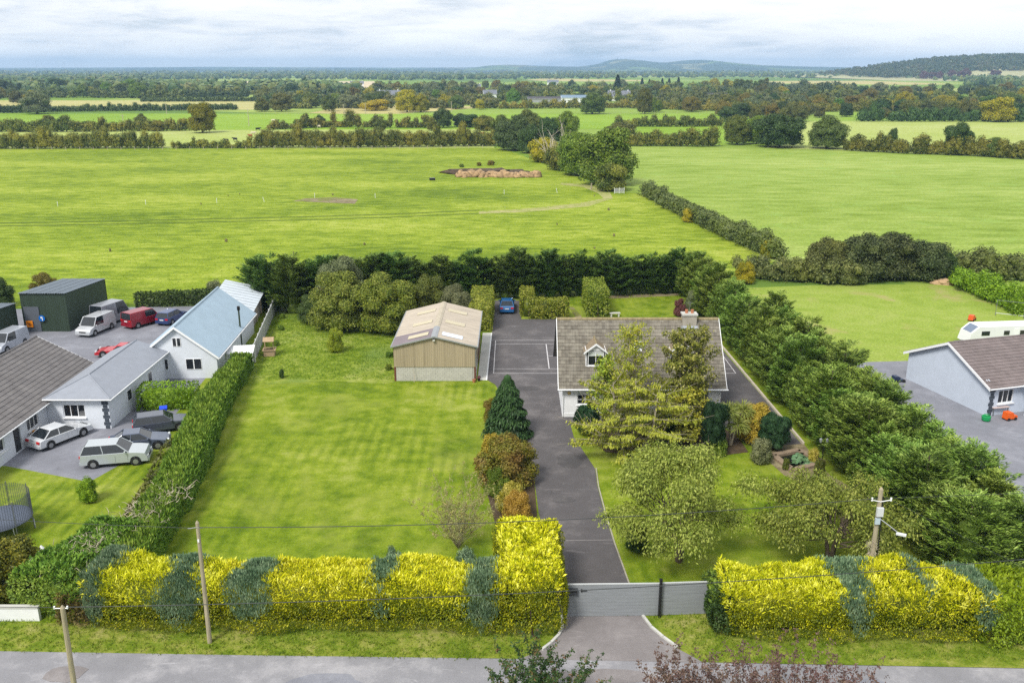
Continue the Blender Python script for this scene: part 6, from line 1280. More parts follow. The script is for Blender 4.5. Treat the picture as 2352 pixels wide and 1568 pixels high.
tree('ley0', (11.8, 64.3, 0), 3.2, 'dark green cypress under the layered yellow-brown tree', 'tree', None, LM['fern'], .95, 0, 'dark_cypress')
def ball(name, label, x, y, h, r, mat, seed, mode='up', n=9000, L=.18, W=.06, cat='shrub'):
    rng = np.random.default_rng(seed); bl_ = [(0, 0, h * .46, r * .8, r * .8, h * .46)] + [(math.cos(a) * r * rng.uniform(.35, .68), math.sin(a) * r * rng.uniform(.35, .68), h * rng.uniform(.18, .86), r * rng.uniform(.28, .48), r * rng.uniform(.28, .48), h * rng.uniform(.12, .24)) for a in np.arange(0, 18, .8)]
    Lv = Leaves(); blobs_fill(Lv, rng, bl_, n, L, W, mode, .8, (.82, 1.08)); o = thing(name, label, cat, (x, y, 0)); link('foliage', Lv.mesh('foliage', mat), None, o); mb = MB(); mb.tube([(0, 0, -.05), (0, 0, h * .5)], [.1, .05], 6); mb.obj('stems', M_bark, o); return o
ball('yew_bush', 'dark green yew bush by the front corner of the white house', 6.1, 67.6, 2.2, 1.1, LM['yew'], 61); ball('yew_bush', 'rounded dark blue-green bush beside the grey lane', *G(1776, 1030), 2.7, 1.25, LM['yew'], 62)
ball('juniper', 'upright dark green juniper column beside the cordyline', *G(1636, 1040), 3.9, 1.05, leaf('juniper_spray', [C(36, 58, 36), C(52, 76, 50), C(70, 96, 64)], ovar=0), 63, 'up', 8000)
bush('s0', *G(1733, 1012), 3.0, .85, 'tall gold-leaved shrub behind the cordyline', LM['goldshrub']); bush('s2', *G(1745, 1062), 1.9, .75, 'loose grey-green rose bush on the lawn by the pond', LM['grey']); bush('s2', *G(1655, 1045), 1.4, .7, 'small light green shrub at the foot of the juniper', LM['mid'])
bush('s2', *G(1868, 1060), 1.1, .7, 'scrubby flowering bush at the far edge of the pond', LM['variegated']); bush('s2', *G(1880, 1092), 1.3, .55, 'small rose bush in front of the lamp post', LM['olive']); bush('s2', *G(1805, 1078), .9, .5, 'low plant at the front edge of the pond', LM['olive'])
bush('s1', *G(1560, 726), 2.2, .62, 'dark red acer at the corner of the back lawn', LM['acer']); bush('s1', *G(1590, 722), 3.0, .6, 'grey-green shrub beside the red acer', LM['grey'])
def cordyline(x, y, label):
    o = thing('cordyline', label, 'tree', (x, y, 0)); rng = np.random.default_rng(71); mb = MB(); heads = ((-.35, .1, 2.7), (.85, .3, 2.75), (.35, -.5, 1.9))
    for hx, hy, hz in heads: mb.tube([(0, 0, -.05), (hx * .4, hy * .4, hz * .5), (hx, hy, hz)], [.11, .08, .07], 7)
    mb.obj('trunk', M_barkp, o)
    for hx, hy, hz in heads:
        n = 190; d = rnd(rng, n); d[:, 2] = np.abs(d[:, 2]) * 1.1 - .35; d = unit(d); Lv = Leaves(); p0 = np.array([hx, hy, hz]) + d * .05; mid = p0 + d * .5; 
        Lv.kites(p0, d, rnd(rng, n) + UP, .95 * rng.uniform(.7, 1.1, n), .06); Lv.kites(mid, d - UP * .5, rnd(rng, n) + UP, .55, .05); link('leaf_head', Lv.mesh('leaf_head', LM['palm']), None, o)
cordyline(*G(1678, 1022), 'cordyline palm with three spiky heads by the house corner')
def leafy_tree(name, label, x, y, H, Rr, seed, mat, bark, n, L, W, zc, rz_, nb=44, br=(.14, .27), mode='droop', core=0.0, tr=.16, ntr=3, cat='tree'):
    """branching trunk under many small leaf clusters with gaps between them"""
    rng = np.random.default_rng(seed); mb = MB(); Lv = Leaves(); bs = crown_blobs(rng, Rr, zc, rz_, nb, br, 1.0)[1:]
    bs += crown_blobs(rng, Rr * .6, zc * 1.03, rz_ * .62, nb // 2, br, 1.0)[1:]
    for k in range(ntr): a = k * 6.28 / ntr + .5; mb.tube([(math.cos(a) * .08, math.sin(a) * .08, -.1), (math.cos(a) * .3, math.sin(a) * .3, zc * .4), (math.cos(a) * Rr * .3, math.sin(a) * Rr * .3, zc)], [tr, tr * .75, tr * .4], 7)
    for k, b in enumerate(bs):
        if k % 2 == 0: a = math.atan2(b[1], b[0]); limb_mb(rng, mb, (math.cos(a) * Rr * .12, math.sin(a) * Rr * .12, zc * rng.uniform(.4, .75)), b[:3], .05, .012, 3, .1, 4, 1, .5, .3)
    blobs_fill(Lv, rng, bs, n // 2, L, W, mode, core, (.2, 1.25), ck=1); blobs_fill(Lv, rng, bs, n // 2, L, W * 1.1, 'leaf', 0, (.2, 1.3)); o = thing(name, label, cat, (x, y, 0)); mb.obj('trunk', bark, o); link('crown', Lv.mesh('crown', mat), None, o); return o
leafy_tree('cherry_tree', 'bushy pale olive cherry tree beside the drive inside the gate', 10.1, 47.9, 6.6, 4.2, 81, LM['cherry'], M_bark, 28000, .18, .075, 3.9, 2.7)
leafy_tree('cherry_tree', 'spreading olive cherry tree behind the golden hedge and lamp pole', 19.2, 47.8, 5.3, 4.1, 82, LM['cherry_dark'], M_bark, 26000, .18, .075, 3.1, 2.2)
bush('s0', *G(1462, 1262), 2.0, .62, 'dark green shrub on the drive edge under the cherry tree', LM['deep'])
# shrubs on the near roadside
def roadside(name, label, x, y, H, Rr, seed, twig, lm_, nl, ll, stems=16): return twiggy(name, label, x, y, H, Rr, seed, twig, lm_, nl, ll, stems, 2, .022, 'shrub', 'leaf', .45, .3)
roadside('roadside_shrub', 'dark green roadside shrub with reddish shoots opposite the gate', 1.35, 33.6, 3.3, 1.7, 91, M_twig, LM['escallonia'], 15000, .13, 34)
M_pt = plain('pale_twig', C(150, 128, 96), .9, .2)
for i, (x, y, h, r_, lab) in enumerate(((7.2, 33.2, 3.3, 1.4, 'small purple-leaved shrub at the road edge opposite the entrance'), (9.4, 32.6, 3.2, 2.3, 'thorny purple-brown shrub by the road'), (12.2, 32.8, 3.4, 2.4, 'thorny purple-brown shrub with tan twigs by the road'), (14.8, 32.2, 3.1, 2.0, 'outermost thorny purple-brown shrub by the road'))):
    roadside('purple_shrub', lab, x, y, h, r_, 92 + i, M_pt, LM['purple'], 9000, .12, 34)
# left front neighbours' shrubs
bush('s0', -28.6, 44.6, 3.1, 1.05, 'large dark green laurel behind the low white wall', leaf('laurel_leaf', [C(46, 60, 16), C(74, 88, 22), C(110, 116, 34), C(150, 150, 50)])); bush('s1', -31.5, 44.0, 2.6, 1.1, 'dark shrub further along the low white wall', LM['deep']); bush('s2', *G(205, 1150), 1.7, .7, 'small bright green shrub beside the silver people carrier', LM['brighthedge'])
bush('s0', *G(105, 680), 3.0, .9, 'brownish bush behind the tall green shed', LM['autumn']); bush('s0', *G(0, 705), 3.6, .8, 'dark bush beside the tall green shed', LM['deep']); bush('s2', *G(495, 690), 2.6, .8, 'grey leafy bush behind the blue-roofed workshop', LM['grey'])
# ================================================================ fields, hedgerows and the country beyond
random.seed(5)
def hedgerow(label, pts, h, wd, mat, seed, L=.55, cover=1.0, hv=.25, group=None, plane=True, gaps=()):
    """row of grown-out bushes along a line given in photograph coordinates (base line)"""
    rng = np.random.default_rng(seed); W = [G(u, v) if plane else (u, v) for u, v in pts]; bl_ = []
    for a, b_ in zip(W[:-1], W[1:]):
        l = math.dist(a, b_); s = 0
        while s < l:
            k = s / l; hh = h * rng.uniform(1 - hv, 1 + hv * .6) * (1.35 if rng.uniform() < .1 else 1); r = max(wd * .42, hh * .34) * rng.uniform(.55, 1.25)
            if not any(g0 < k < g1 for g0, g1 in gaps):
                x = a[0] + (b_[0] - a[0]) * k; y = a[1] + (b_[1] - a[1]) * k + rng.normal() * wd * .12
                bl_.append((x, y, hh * .3, r, wd * .5, hh * .36)); bl_.append((x + rng.normal() * .4, y + rng.normal() * .3, hh * .66, r * .82, wd * .42, hh * .36)); bl_.append((x + rng.normal() * .8, y - wd * .2 + rng.normal() * .4, hh * rng.uniform(.3, .85), r * .5, wd * .32, hh * .22))
            s += r * 1.05
    c = W[0]; bl_ = [(b[0] - c[0], b[1] - c[1]) + b[2:] for b in bl_]; area = sum(2.2 * math.pi * b[3] * b[5] for b in bl_); n = int(area / (L * L * .62) * 1.15 * cover)
    Lv = Leaves(); arr = np.asarray(bl_)
    # fill in chunks so overlap tests stay local
    for i in range(0, len(arr), 14):
        sub = arr[i:i + 14]; ar = sum(2.2 * math.pi * b[3] * b[5] for b in sub); blobs_fill(Lv, rng, sub, int(n * ar / area), L, L * .65, 'leaf', .76, (.7, 1.2))
    o = thing('hedgerow', label, 'hedge', (c[0], c[1], 0), 0, group); link('foliage', Lv.mesh('foliage', mat), None, o)
    mb = MB()
    for b in bl_[::3]: mb.tube([(b[0], b[1], -.05), (b[0] + rng.normal() * .3, b[1] + rng.normal() * .3, h * .45)], [.12, .05], 4)
    mb.obj('stems', M_bark, o); return o
HR = LM['hedgerow']; HW = LM['hawthorn']
# hedge running back between the two fields
hedgerow('thick grey-green hawthorn hedge running from field gate towards the neighbour', [(31.5, 212), (33.5, 195), (35.5, 178), (38, 158), (41.5, 137)], 3.0, 4.2, LM['greyhedge'], 401, .36, 1.0, .15, plane=False)
hedgerow('clipped grey-green hedge bordering the neighbouring back lawn', [(33, 125), (44, 121.5), (46.5, 121)], 3.2, 3.2, LM['greyhedge'], 402, .3, 1.0, .1, plane=False)
bush('s0', *G(1712, 650), 2.9, .8, 'bright yellow-green bush at the end of the clipped grey hedge', LM['gold']); bush('s0', *G(1765, 592), 2.8, .75, 'yellow-leaved bush in the field hedge', LM['gold']); bush('s2', *G(1580, 510), 2.6, .9, 'yellowing bush halfway along the field hedge', LM['gold'])
for (u, v, h, wd, k, lab, mt) in ((1895, 640, 5.6, 1.0, 's0', 'olive rounded bush left of the big dark thicket', LM['hawthorn']), (1975, 640, 6.2, 1.05, 's0', 'big dark thicket tree behind the neighbouring lawn', LM['darkbush']), (2050, 638, 6.4, 1.1, 's1', 'tallest dark bush of the thicket behind the neighbouring lawn', LM['darkbush']), (2115, 640, 5.2, 1.1, 's0', 'dark round bush at the right end of the thicket', LM['darkbush']), (2160, 642, 4.0, .9, 's1', 'mixed green bush beside the earth heap', LM['deep']), (1950, 650, 3.0, 1.4, 's1', 'low grey bush in front of the dark thicket', LM['greyhedge'])): bush(k, *G(u, v), h, wd, lab, mt, 'bush', 'bush')
hedgerow('bright clipped hedge along the side of the neighbouring lawn', [G(2195, 655), G(2270, 690), G(2330, 712)], 2.6, 2.6, LM['brighthedge'], 403, .26, 1.0, .08, plane=False)
hedge('block_hedge', 'square bright clipped hedge at the edge of the neighbouring lawn', [G(2318, 718), (78, 104)], 2.6, 2.9, LM['brighthedge'], seed=404, dens=50, L=.26, W=.16, lump=.06)
hedgerow('grey-green hedge between the thicket and the right field', [G(2170, 628), G(2260, 640), (110, 118)], 4.0, 3.5, LM['greyhedge'], 405, .34, 1.0, .2, plane=False)
mb = MB(); rng = np.random.default_rng(7); V, Q = cubesphere(5)
def heap(name, label, cat, c, r, mat, seed, rough=.12):
    rg = np.random.default_rng(seed); V, Q = cubesphere(9); V = V.copy(); lf = lumpf(rg, rough, 5.0); lf2 = lumpf(rg, rough * .6, 14.0); V *= (1 + lf(V) + lf2(V))[:, None]; V = V * np.array(r); V[:, 2] = np.maximum(V[:, 2], -.05)
    o = link(name, mesh_np(name, V, Q, mat)); o.location = c; tag(o, label, cat); return o
heap('earth_heap', 'small heap of bare brown earth at the corner of the neighbouring lawn', 'heap', (*G(2178, 652), 0), (2.4, 1.0, .7), plain('bare_earth', C(190, 160, 124), .95, .2, 2.0, bmp=.8), 3)
# manure heap in the pasture
M_straw_h = plain('straw_manure', C(170, 142, 106), .95, .5, (1.2, 1.2, 2.5), bmp=1.0, bscale=5.0); M_mud = plain('dark_mud', C(86, 72, 58), .95, .35, 1.0, bmp=1.0, bscale=4.0)
hx, hy = G(1145, 406); st = thing('straw_heap', 'long heap of straw manure lying in the pasture', 'heap', (hx, hy, 0)); rng = np.random.default_rng(15)
for i in range(22):
    x = -10.5 + i * 1.0; V, Q = cubesphere(5); rg = np.random.default_rng(500 + i); V = V * (1 + lumpf(rg, .16, 4.0)(V) + rg.normal(0, .05, len(V)))[:, None] * np.array([1.5, 2.0, rng.uniform(1.1, 2.0)]); V[:, 2] = np.maximum(V[:, 2], -.05); link('clump', mesh_np('clump', V, Q, M_straw_h), None, st, (x, rng.normal() * .4, 0))
heap('mud_bank', 'dark bank of mud and soil behind the straw heap', 'heap', (hx - 3.5, hy + 8.5, 0), (11.5, 5.0, 1.3), M_mud, 5, .18)
for (u, v, h, lab, mt) in ((1060, 384, 1.0, 'green weed clump on the mud bank', LM['mid']), (1100, 381, 1.1, 'brown dock clump on the mud bank', LM['autumn']), (1128, 380, 1.5, 'tallest brown weed clump on the mud bank', LM['autumn'])): bush('s2', *G(u, v), h, 1.3, lab, mt, 'weeds', 'weed_clump')
tr_ = thing('water_trough', 'small black water trough standing in the pasture', 'trough', (*G(993, 414), 0), .1); mb = MB(); mb.box((0, 0, .3), (1.5, .8, .6), taper=1.1); mb.obj('tank', M_black, tr_); mb = MB(); mb.box((0, 0, .61), (1.3, .62, .04)); mb.obj('water', MATS['dark_water'], tr_)
# white electric fence stakes and other posts
for i, (u, v) in enumerate(((133, 474), (335, 470), (498, 466), (607, 464), (723, 454), (862, 455), (1158, 446), (1280, 443))):
    x, y = G(u, v); s = thing('fence_stake', 'thin white electric fence stake in the pasture', 'stake', (x, y, 0), 0, 'white stakes across the pasture'); mb = MB(); tl = .25 if i in (3, 7) else 0; mb.tube([(0, 0, -.05), (-tl, 0, 1.1)], [.05, .045], 6); mb.obj('rod', M_white, s); mb = MB(); mb.box((-tl * .8, 0, .85), (.16, .05, .08)); mb.obj('clip', M_upvc, s)
x, y = G(1358, 436); ps = thing('gate_stump', 'thick weathered wooden post beside the muddy gateway', 'post', (x, y, 0)); mb = MB(); mb.tube([(0, 0, -.1), (.05, 0, 1.6)], [.2, .18], 8); mb.obj('shaft', M_pole, ps)
fg = thing('field_gate', 'white five-bar field gate standing at the gap in the hedge', 'gate', (*G(1412, 445), 0), R(8))
for k in range(5): mb = MB(); mb.box((1.1, 0, .25 + k * .24), (2.4, .05, .08)); mb.obj('bar', M_white, fg)
for xx in (-.1, 1.1, 2.3): mb = MB(); mb.box((xx, .03, .72), (.09, .06, 1.4)); mb.obj('upright', M_white, fg)
# post and wire fence along the far edge of the pasture
def wire_fence(label, pts, step, h=1.2, wires=True):
    o = thing('wire_fence', label, 'fence', (pts[0][0], pts[0][1], 0)); pm = MB(); pm.tube([(0, 0, -.05), (0, 0, h)], [.09, .08], 6); pmm = pm.mesh('fence_stob', M_deadw); mb = MB()
    for a, b_ in zip(pts[:-1], pts[1:]):
        l = math.dist(a, b_); n = int(l / step)
        for i in range(n): k = i / n; link('post', pmm, None, o, (a[0] + (b_[0] - a[0]) * k - pts[0][0], a[1] + (b_[1] - a[1]) * k - pts[0][1], 0))
        for z in (.35, .7, 1.1): mb.tube([(a[0] - pts[0][0], a[1] - pts[0][1], z), (b_[0] - pts[0][0], b_[1] - pts[0][1], z)], .012, 3)
    mb.obj('wire', M_grey_metal, o)
wire_fence('post and wire fence along the far edge of the big pasture', [G(-40, 345), G(500, 344), G(1140, 341)], 5.0)
wire_fence('post and wire fence along the tree band behind the grazing meadow', [G(580, 264), G(1000, 262)], 7.0)
wire_fence('post and wire fence below the hedgerow behind the centre meadow', [G(1400, 263), G(1760, 262)], 7.0)
# weeds dotted over the pasture
M_this = leaf('thistle_leaf', [C(140, 140, 90), C(160, 152, 108), C(150, 156, 90)], ovar=.1)
for i in range(16):
    x, y = random.uniform(-70, 26), random.uniform(128, 215); bush('s2', x, y, random.uniform(.3, .55), random.uniform(.5, .9), 'small dull thistle clump in the pasture', M_this, 'weeds', 'thistle_clump', 'thistle clumps dotted over the pasture')

# hedgerow lines
hedgerow('overgrown hedge with yellowing tops at the far edge of the big pasture', [(-60, 341), (120, 341), (372, 340)], 6.0, 5.0, HR, 411, .42)
hedgerow('low scrubby gap in the hedge at the far edge of the pasture', [(400, 340), (470, 340), (590, 340)], 2.4, 3.0, HR, 412, .5, 1, .5)
hedgerow('long dark hedge with golden tops behind the wire fence', [(590, 339), (860, 338), (1135, 335)], 6.0, 5.0, HR, 413, .42, 1, .2)
hedgerow('broken hedge behind the first meadow, left of the lone tree', [(-80, 303), (155, 303)], 5.5, 5, HR, 414, .6)
hedgerow('dark hedge leading up to the lone tree', [(172, 303), (430, 300)], 4.8, 5, HR, 415, .6, 1, .3)
hedgerow('ragged bushes right of the lone tree behind the cattle', [(620, 298), (760, 292), (1000, 294)], 5.0, 5, HR, 416, .6, 1, .5, gaps=((.28, .34), (.6, .64)))
hedgerow('thin dark hedge in front of the straw field', [(112, 257), (330, 255), (545, 252)], 4.2, 5, LM['deep'], 417, .7, 1, .2)
hedgerow('thin hedge along the far side of the straw field', [(325, 234), (590, 233)], 3.8, 5, LM['deep'], 418, .8, 1, .4)
hedgerow('hedge behind the right field beside the centre trees', [(1440, 335), (1550, 336), (1655, 336)], 5.6, 5, HR, 419, .55)
hedgerow('dark bushy hedge behind the centre paddock', [(1420, 291), (1600, 291), (1660, 290)], 5.0, 5, HR, 420, .65, 1, .4)
hedgerow('low hedge with dead stems between the two right-hand field trees', [(1945, 345), (2085, 353)], 5.0, 5, HR, 421, .55, 1, .4)
hedgerow('tall ragged hedge at the right end of the pale field', [(2100, 353), (2230, 358), (2480, 374)], 5.5, 5, HR, 422, .55, 1, .45)
hedgerow('hedge of rounded bushes behind the right meadow', [(1980, 279), (2110, 279), (2260, 279), (2480, 282)], 6.5, 7, LM['deep'], 423, .75, 1, .35, gaps=((.42, .46),))
hedgerow('hedgerow behind the right strip field', [(1700, 258), (2000, 256), (2300, 252), (2500, 252)], 6.0, 7, HR, 424, .85, 1, .4)
hedgerow('long hedge below the distant white buildings', [(1150, 250), (1430, 248), (1740, 258)], 5.5, 7, HR, 425, .85, 1, .4)
hedgerow('hedge bordering the grazing meadow on the left', [(-80, 262), (100, 258)], 5.5, 6, LM['deep'], 426, .8)

# named field trees
B = ['broad%d' % i for i in range(6)]
def ft(u, v, top, wpx, label, mat, key=None, cat='tree', grp=None, name='tree'):
    x, y = G(u, v); h = HZ(u, top, y); zc = y * math.cos(PITCH) + (CAMH - h / 2) * math.sin(PITCH); wm = wpx / F * zc
    key = key or random.choice(B); wide = (wm / 2) / (4.4 * h / PROTO[key][2]) if key.startswith('broad') else (wm / 2) / (2.5 * h / PROTO[key][2])
    return tree(key, (x, y, 0), h, label, cat, grp, LM[mat] if isinstance(mat, str) else mat, wide, None, name)
ft(465, 305, 226, 66, 'lone round tree with a golden top in the hedge by the cattle', leaf('lone_tree_leaf', [C(84, 100, 20), C(120, 128, 26), C(150, 148, 30), C(96, 112, 30)]), 'broad1')
ft(1392, 424, 276, 150, 'big spreading green oak beside the field gateway', 'mid', 'broad0'); ft(1328, 402, 300, 110, 'full green tree at the left of the big oak', 'mid', 'broad3'); ft(1403, 438, 378, 76, 'square dense bush at the end of the tree line by the gate', 'hedgerow', 'bush1', 'bush')
ft(1182, 345, 262, 96, 'dense grey-green tree at the corner of the big pasture', leaf('ivy_tree_leaf', [C(50, 72, 32), C(74, 96, 50), C(96, 116, 68)]), 'broad2'); ft(1215, 352, 285, 60, 'smaller grey-green tree next to the corner tree', 'deep', 'broad4'); ft(1300, 330, 255, 60, 'pale green tree behind the dead tree', 'mid', 'broad5'); ft(1250, 372, 320, 70, 'golden bush beside the dead tree', 'gold', 'bush2', 'bush'); ft(1290, 390, 340, 70, 'olive bush in the line before the oak', 'hedgerow', 'bush0', 'bush'); ft(1262, 330, 262, 60, 'dark tree behind the dead white branches', 'deep', 'broad0'); ft(1150, 320, 262, 60, 'dark tree behind the corner of the pasture', 'olive', 'broad3'); ft(1080, 292, 258, 60, 'dark rounded tree by the cattle meadow', 'deep', 'broad1'); ft(1018, 293, 248, 46, 'taller dark tree by the cattle meadow', 'deep', 'broad5'); ft(1115, 300, 268, 46, 'olive hedge tree near the pasture corner', 'hedgerow', 'bush3', 'bush'); ft(1215, 310, 250, 70, 'rounded dark tree above the pasture corner', 'olive', 'broad2'); ft(1430, 318, 280, 80, 'olive tree behind the big oak', 'olive', 'broad4')
ft(1692, 332, 262, 70, 'tall olive tree left of the twin field trees', 'olive', 'broad3'); ft(1738, 330, 265, 60, 'lighter tree in the clump above the pale field', 'mid', 'broad5'); ft(1790, 338, 250, 116, 'large full green tree on the edge of the pale field', 'deep', 'broad1'); ft(1898, 341, 262, 92, 'spreading green tree right of the large field tree', leaf('ash_field_leaf', [C(72, 88, 32), C(96, 110, 48), C(118, 130, 66)]), 'broad2'); ft(2193, 354, 278, 72, 'upright dark green tree in the right-hand hedge', 'deep', 'broad4'); ft(2290, 280, 216, 84, 'big yellow-green willow on the right', 'gold', 'broad0'); ft(2050, 338, 296, 20, 'dead bare-looking ivy tree in the right-hand hedge', 'deep', 'bush0'); ft(2280, 360, 315, 50, 'olive hedge tree near the right edge', 'olive', 'broad5')
ft(85, 262, 208, 72, 'rounded grey-green tree at the edge of the straw field', 'grey', 'broad3'); ft(1480, 262, 200, 40, 'green roadside tree by the distant white gable', 'olive'); ft(1360, 262, 212, 70, 'broad tree right of the white shed', 'olive'); ft(1418, 214, 172, 26, 'single tall fir above the distant houses', 'deep', 'spruce0'); ft(935, 258, 204, 60, 'yellow-green tree by the distant farmhouse', 'gold'); ft(862, 254, 230, 60, 'low golden-yellow tree near the meadow fence', leaf('bright_gold_leaf', [C(160, 152, 20), C(184, 174, 28), C(200, 188, 48)]), 'bush1'); ft(965, 258, 214, 40, 'olive-yellow tree beside the meadow pole', 'gold')
# dead tree
def dead_tree(label, u, v, H, Rr, seed):
    x, y = G(u, v); rng = np.random.default_rng(seed); mb = MB()
    for i in range(9): a = i * .7 + rng.uniform(0, .4); limb_mb(rng, mb, (0, 0, -.1), (math.cos(a) * Rr * rng.uniform(.5, 1), math.sin(a) * Rr * .7, H * rng.uniform(.6, 1)), .22, .05, 4, .12, 5, 2, .5, .4)
    o = thing('dead_tree', label, 'tree', (x, y, 0)); mb.obj('branches', plain('bleached_wood', C(206, 196, 182), .9, .1), o)
dead_tree('bleached dead tree with bare pale branches in the tree line', 1268, 386, 10.5, 5.0, 3); dead_tree('smaller leaning bleached dead tree below the big dead tree', 1246, 372, 5.5, 3.5, 4)

# cattle
def cow_mesh(name, mat):
    mb = MB(); st = [(-1.15, .95, .16, .2), (-1.0, 1.0, .3, .36), (-.4, .95, .36, .42), (.3, .95, .36, .44), (.75, 1.02, .3, .38), (1.0, 1.18, .2, .26), (1.2, 1.32, .15, .18), (1.45, 1.28, .13, .15), (1.7, 1.12, .09, .1)]; n = 8; vs = []
    for x, z, ry, rz_ in st:
        for k in range(n): q = 2 * math.pi * k / n; vs.append((x, math.cos(q) * ry, z + math.sin(q) * rz_))
    mb.add(vs, [(i * n + k, i * n + (k + 1) % n, (i + 1) * n + (k + 1) % n, (i + 1) * n + k) for i in range(len(st) - 1) for k in range(n)] + [tuple(range(n - 1, -1, -1)), tuple((len(st) - 1) * n + k for k in range(n))])
    for x in (-.9, .65):
        for s in (-.2, .2): kx = -.08 if x < 0 else .03; mb.tube([(x, s, .85), (x + kx, s, .45), (x - kx * .4, s, .2), (x, s, 0)], [.15, .09, .06, .07], 6)
    for s in (-1, 1): mb.tube([(1.3, s * .1, 1.42), (1.28, s * .28, 1.42)], [.06, .02], 4)
    mb.tube([(-1.15, 0, 1.05), (-1.25, 0, .8), (-1.24, 0, .45)], [.04, .02, .035], 4); return mb.mesh(name, mat)
CW = {k: cow_mesh('cow_' + k, plain('hide_' + k, c, .85, .1)) for k, c in (('cream', C(226, 214, 190)), ('black', C(34, 32, 34)), ('brown', C(150, 92, 52)))}
for i, (u, v, k) in enumerate(((628, 280, 'cream'), (582, 310, 'cream'), (575, 316, 'brown'), (593, 300, 'black'), (520, 327, 'black'), (540, 324, 'black'), (470, 336, 'brown'), (462, 329, 'black'), (650, 318, 'brown'), (708, 290, 'cream'), (768, 288, 'cream'), (784, 287, 'cream'), (750, 318, 'black'), (753, 321, 'cream'), (880, 320, 'cream'), (1073, 312, 'brown'), (1106, 311, 'brown'), (732, 294, 'cream'))):
    x, y = G(u, v); o = link('cow', CW[k], None, None, (x, y, 0), (0, 0, random.choice((0.2, 3.0, 2.7, .5)))); tag(o, {'cream': 'cream-coloured cow grazing in the far meadows', 'black': 'black cow grazing in the far meadows', 'brown': 'brown cow grazing in the far meadows'}[k], 'cow', k + ' cattle in the meadows')

# distant poles
for i, (u, v, top) in enumerate(((383, 262, 236), (285, 297, 263), (572, 290, 250), (790, 270, 240), (1037, 258, 233), (840, 262, 240))):
    x, y = G(u, v); h = max(7, HZ(u, top, y)); o = thing('far_pole', 'pale distant electricity pole in the meadows', 'pole', (x, y, 0), 0, 'distant meadow poles'); mb = MB(); mb.tube([(0, 0, -.1), (0, 0, h)], [.2, .14], 6); mb.obj('shaft', M_deadw, o); mb = MB(); mb.box((0, 0, h - .5), (1.6, .12, .14)); mb.obj('crossarm', M_deadw, o)

# distant houses
def far_house(label, u, v, L, D, eave, ridge, rz, roof, wall=None, chim=True, cat='house', name='farmhouse', wn=True):
    x, y = G(u, v); wins = [(L * a, L * a + 1.1, .9, 2.1) for a in (.12, .68)] + [(L * .45, L * .45 + 1, .05, 2.1)] if wn else []
    gabled(name, label, cat, (x - L / 2, y, 0), R(rz), L, D, eave, ridge, wall or M_wall, roof, wins, .4, False, chimneys=[(L * .1, D / 2), (L * .9, D / 2)] if chim else [])
RS = plain('far_slate', C(120, 124, 134), .7, .1, .5); RB_ = plain('far_blue_roof', C(120, 144, 166), .5, .05); RD = plain('far_dark_roof', C(84, 82, 86), .7, .1)
far_house('distant white house with grey gable roof among trees', 1127, 226, 13, 9, 4.2, 8, 12, RS, chim=False); far_house('distant long low grey-roofed building beside the white shed', 1262, 236, 38, 10, 3.4, 5, -2, RD, plain('far_grey_wall', C(170, 172, 176), .8, .1), False, 'building', 'farm_building', False); far_house('distant white shed with blue-grey roof', 1326, 237, 28, 14, 4.5, 6.5, -2, RB_, chim=False, cat='shed', name='farm_shed'); far_house('distant white farmhouse with two steep gables', 1421, 232, 20, 10, 4.5, 9, -8, RS); far_house('distant white farmhouse with chimneys beside yellow-green trees', 893, 229, 22, 10, 4.6, 8.5, 6, RS); far_house('distant low house with white gable right of the fir', 1643, 229, 26, 11, 3.4, 6, 5, RD)
far_house('distant cream house between far hedges on the left', 700, 206, 20, 12, 5, 9, 0, RS); far_house('distant pale barn among far trees', 1005, 206, 34, 14, 5, 8, 0, RS, plain('far_cream_wall', C(214, 196, 160), .8, .1), False, 'barn', 'far_barn', False); far_house('distant white house amid far woods left of centre', 820, 200, 22, 12, 5, 9, 10, RS); far_house('distant white house amid far woods right of centre', 1270, 196, 20, 11, 5, 9, 0, RS); far_house('distant white bungalow by the stubble strip', 545, 200, 26, 12, 4, 7, 0, RS); far_house('distant white shed by the left wood', 160, 196, 40, 16, 5, 8, 0, RB_, None, False, 'shed', 'farm_shed', False); far_house('distant farm building on the left above the stubble', 640, 200, 36, 14, 5, 8, -3, RB_, None, False, 'shed', 'farm_shed', False); far_house('distant white cottage behind the right meadows', 1090, 205, 18, 10, 4, 7, 0, RS)

# mid-distance tree bands: individuals
kinds = ['olive', 'deep', 'mid', 'hedgerow', 'hawthorn', 'olive', 'deep', 'autumn', 'olive', 'gold', 'grey']
ADJ = dict(olive='olive', deep='dark green', mid='fresh green', hedgerow='dull green', hawthorn='grey-olive', autumn='rusty brown', gold='yellowing', grey='pale grey-green')
clear = [(1112, 1142), (1235, 1352), (1404, 1440), (876, 908), (1625, 1660)]
def band(n, v0, v1, hr, lab, grp, u0=-120, u1=2470, ks=kinds, skip=0.0, fn=None):
    for i in range(n):
        u = u0 + (u1 - u0) * (i + random.random()) / n; v = random.uniform(v0, v1)
        if fn and not fn(u, v): continue
        if any(a < u < b_ for a, b_ in clear) and v > 222: continue
        x, y = G(u, v); h = random.uniform(*hr); k = random.choice(B)
        kk = random.choice(ks); ad = ADJ[kk]; tree(k, (x, y, 0), h, ad + ' ' + lab, 'tree', ad + ' ' + grp, LM[kk], random.uniform(1.0, 1.7))
band(58, 246, 258, (7, 13), 'tree in the nearest belt beyond the meadows', 'nearest belt of trees beyond the meadows', fn=lambda u, v: u > 585 and not 1150 < u < 1440)
band(60, 226, 240, (8, 14), 'tree in the second belt beyond the meadows', 'second belt of trees beyond the meadows', fn=lambda u, v: not (110 < u < 560))
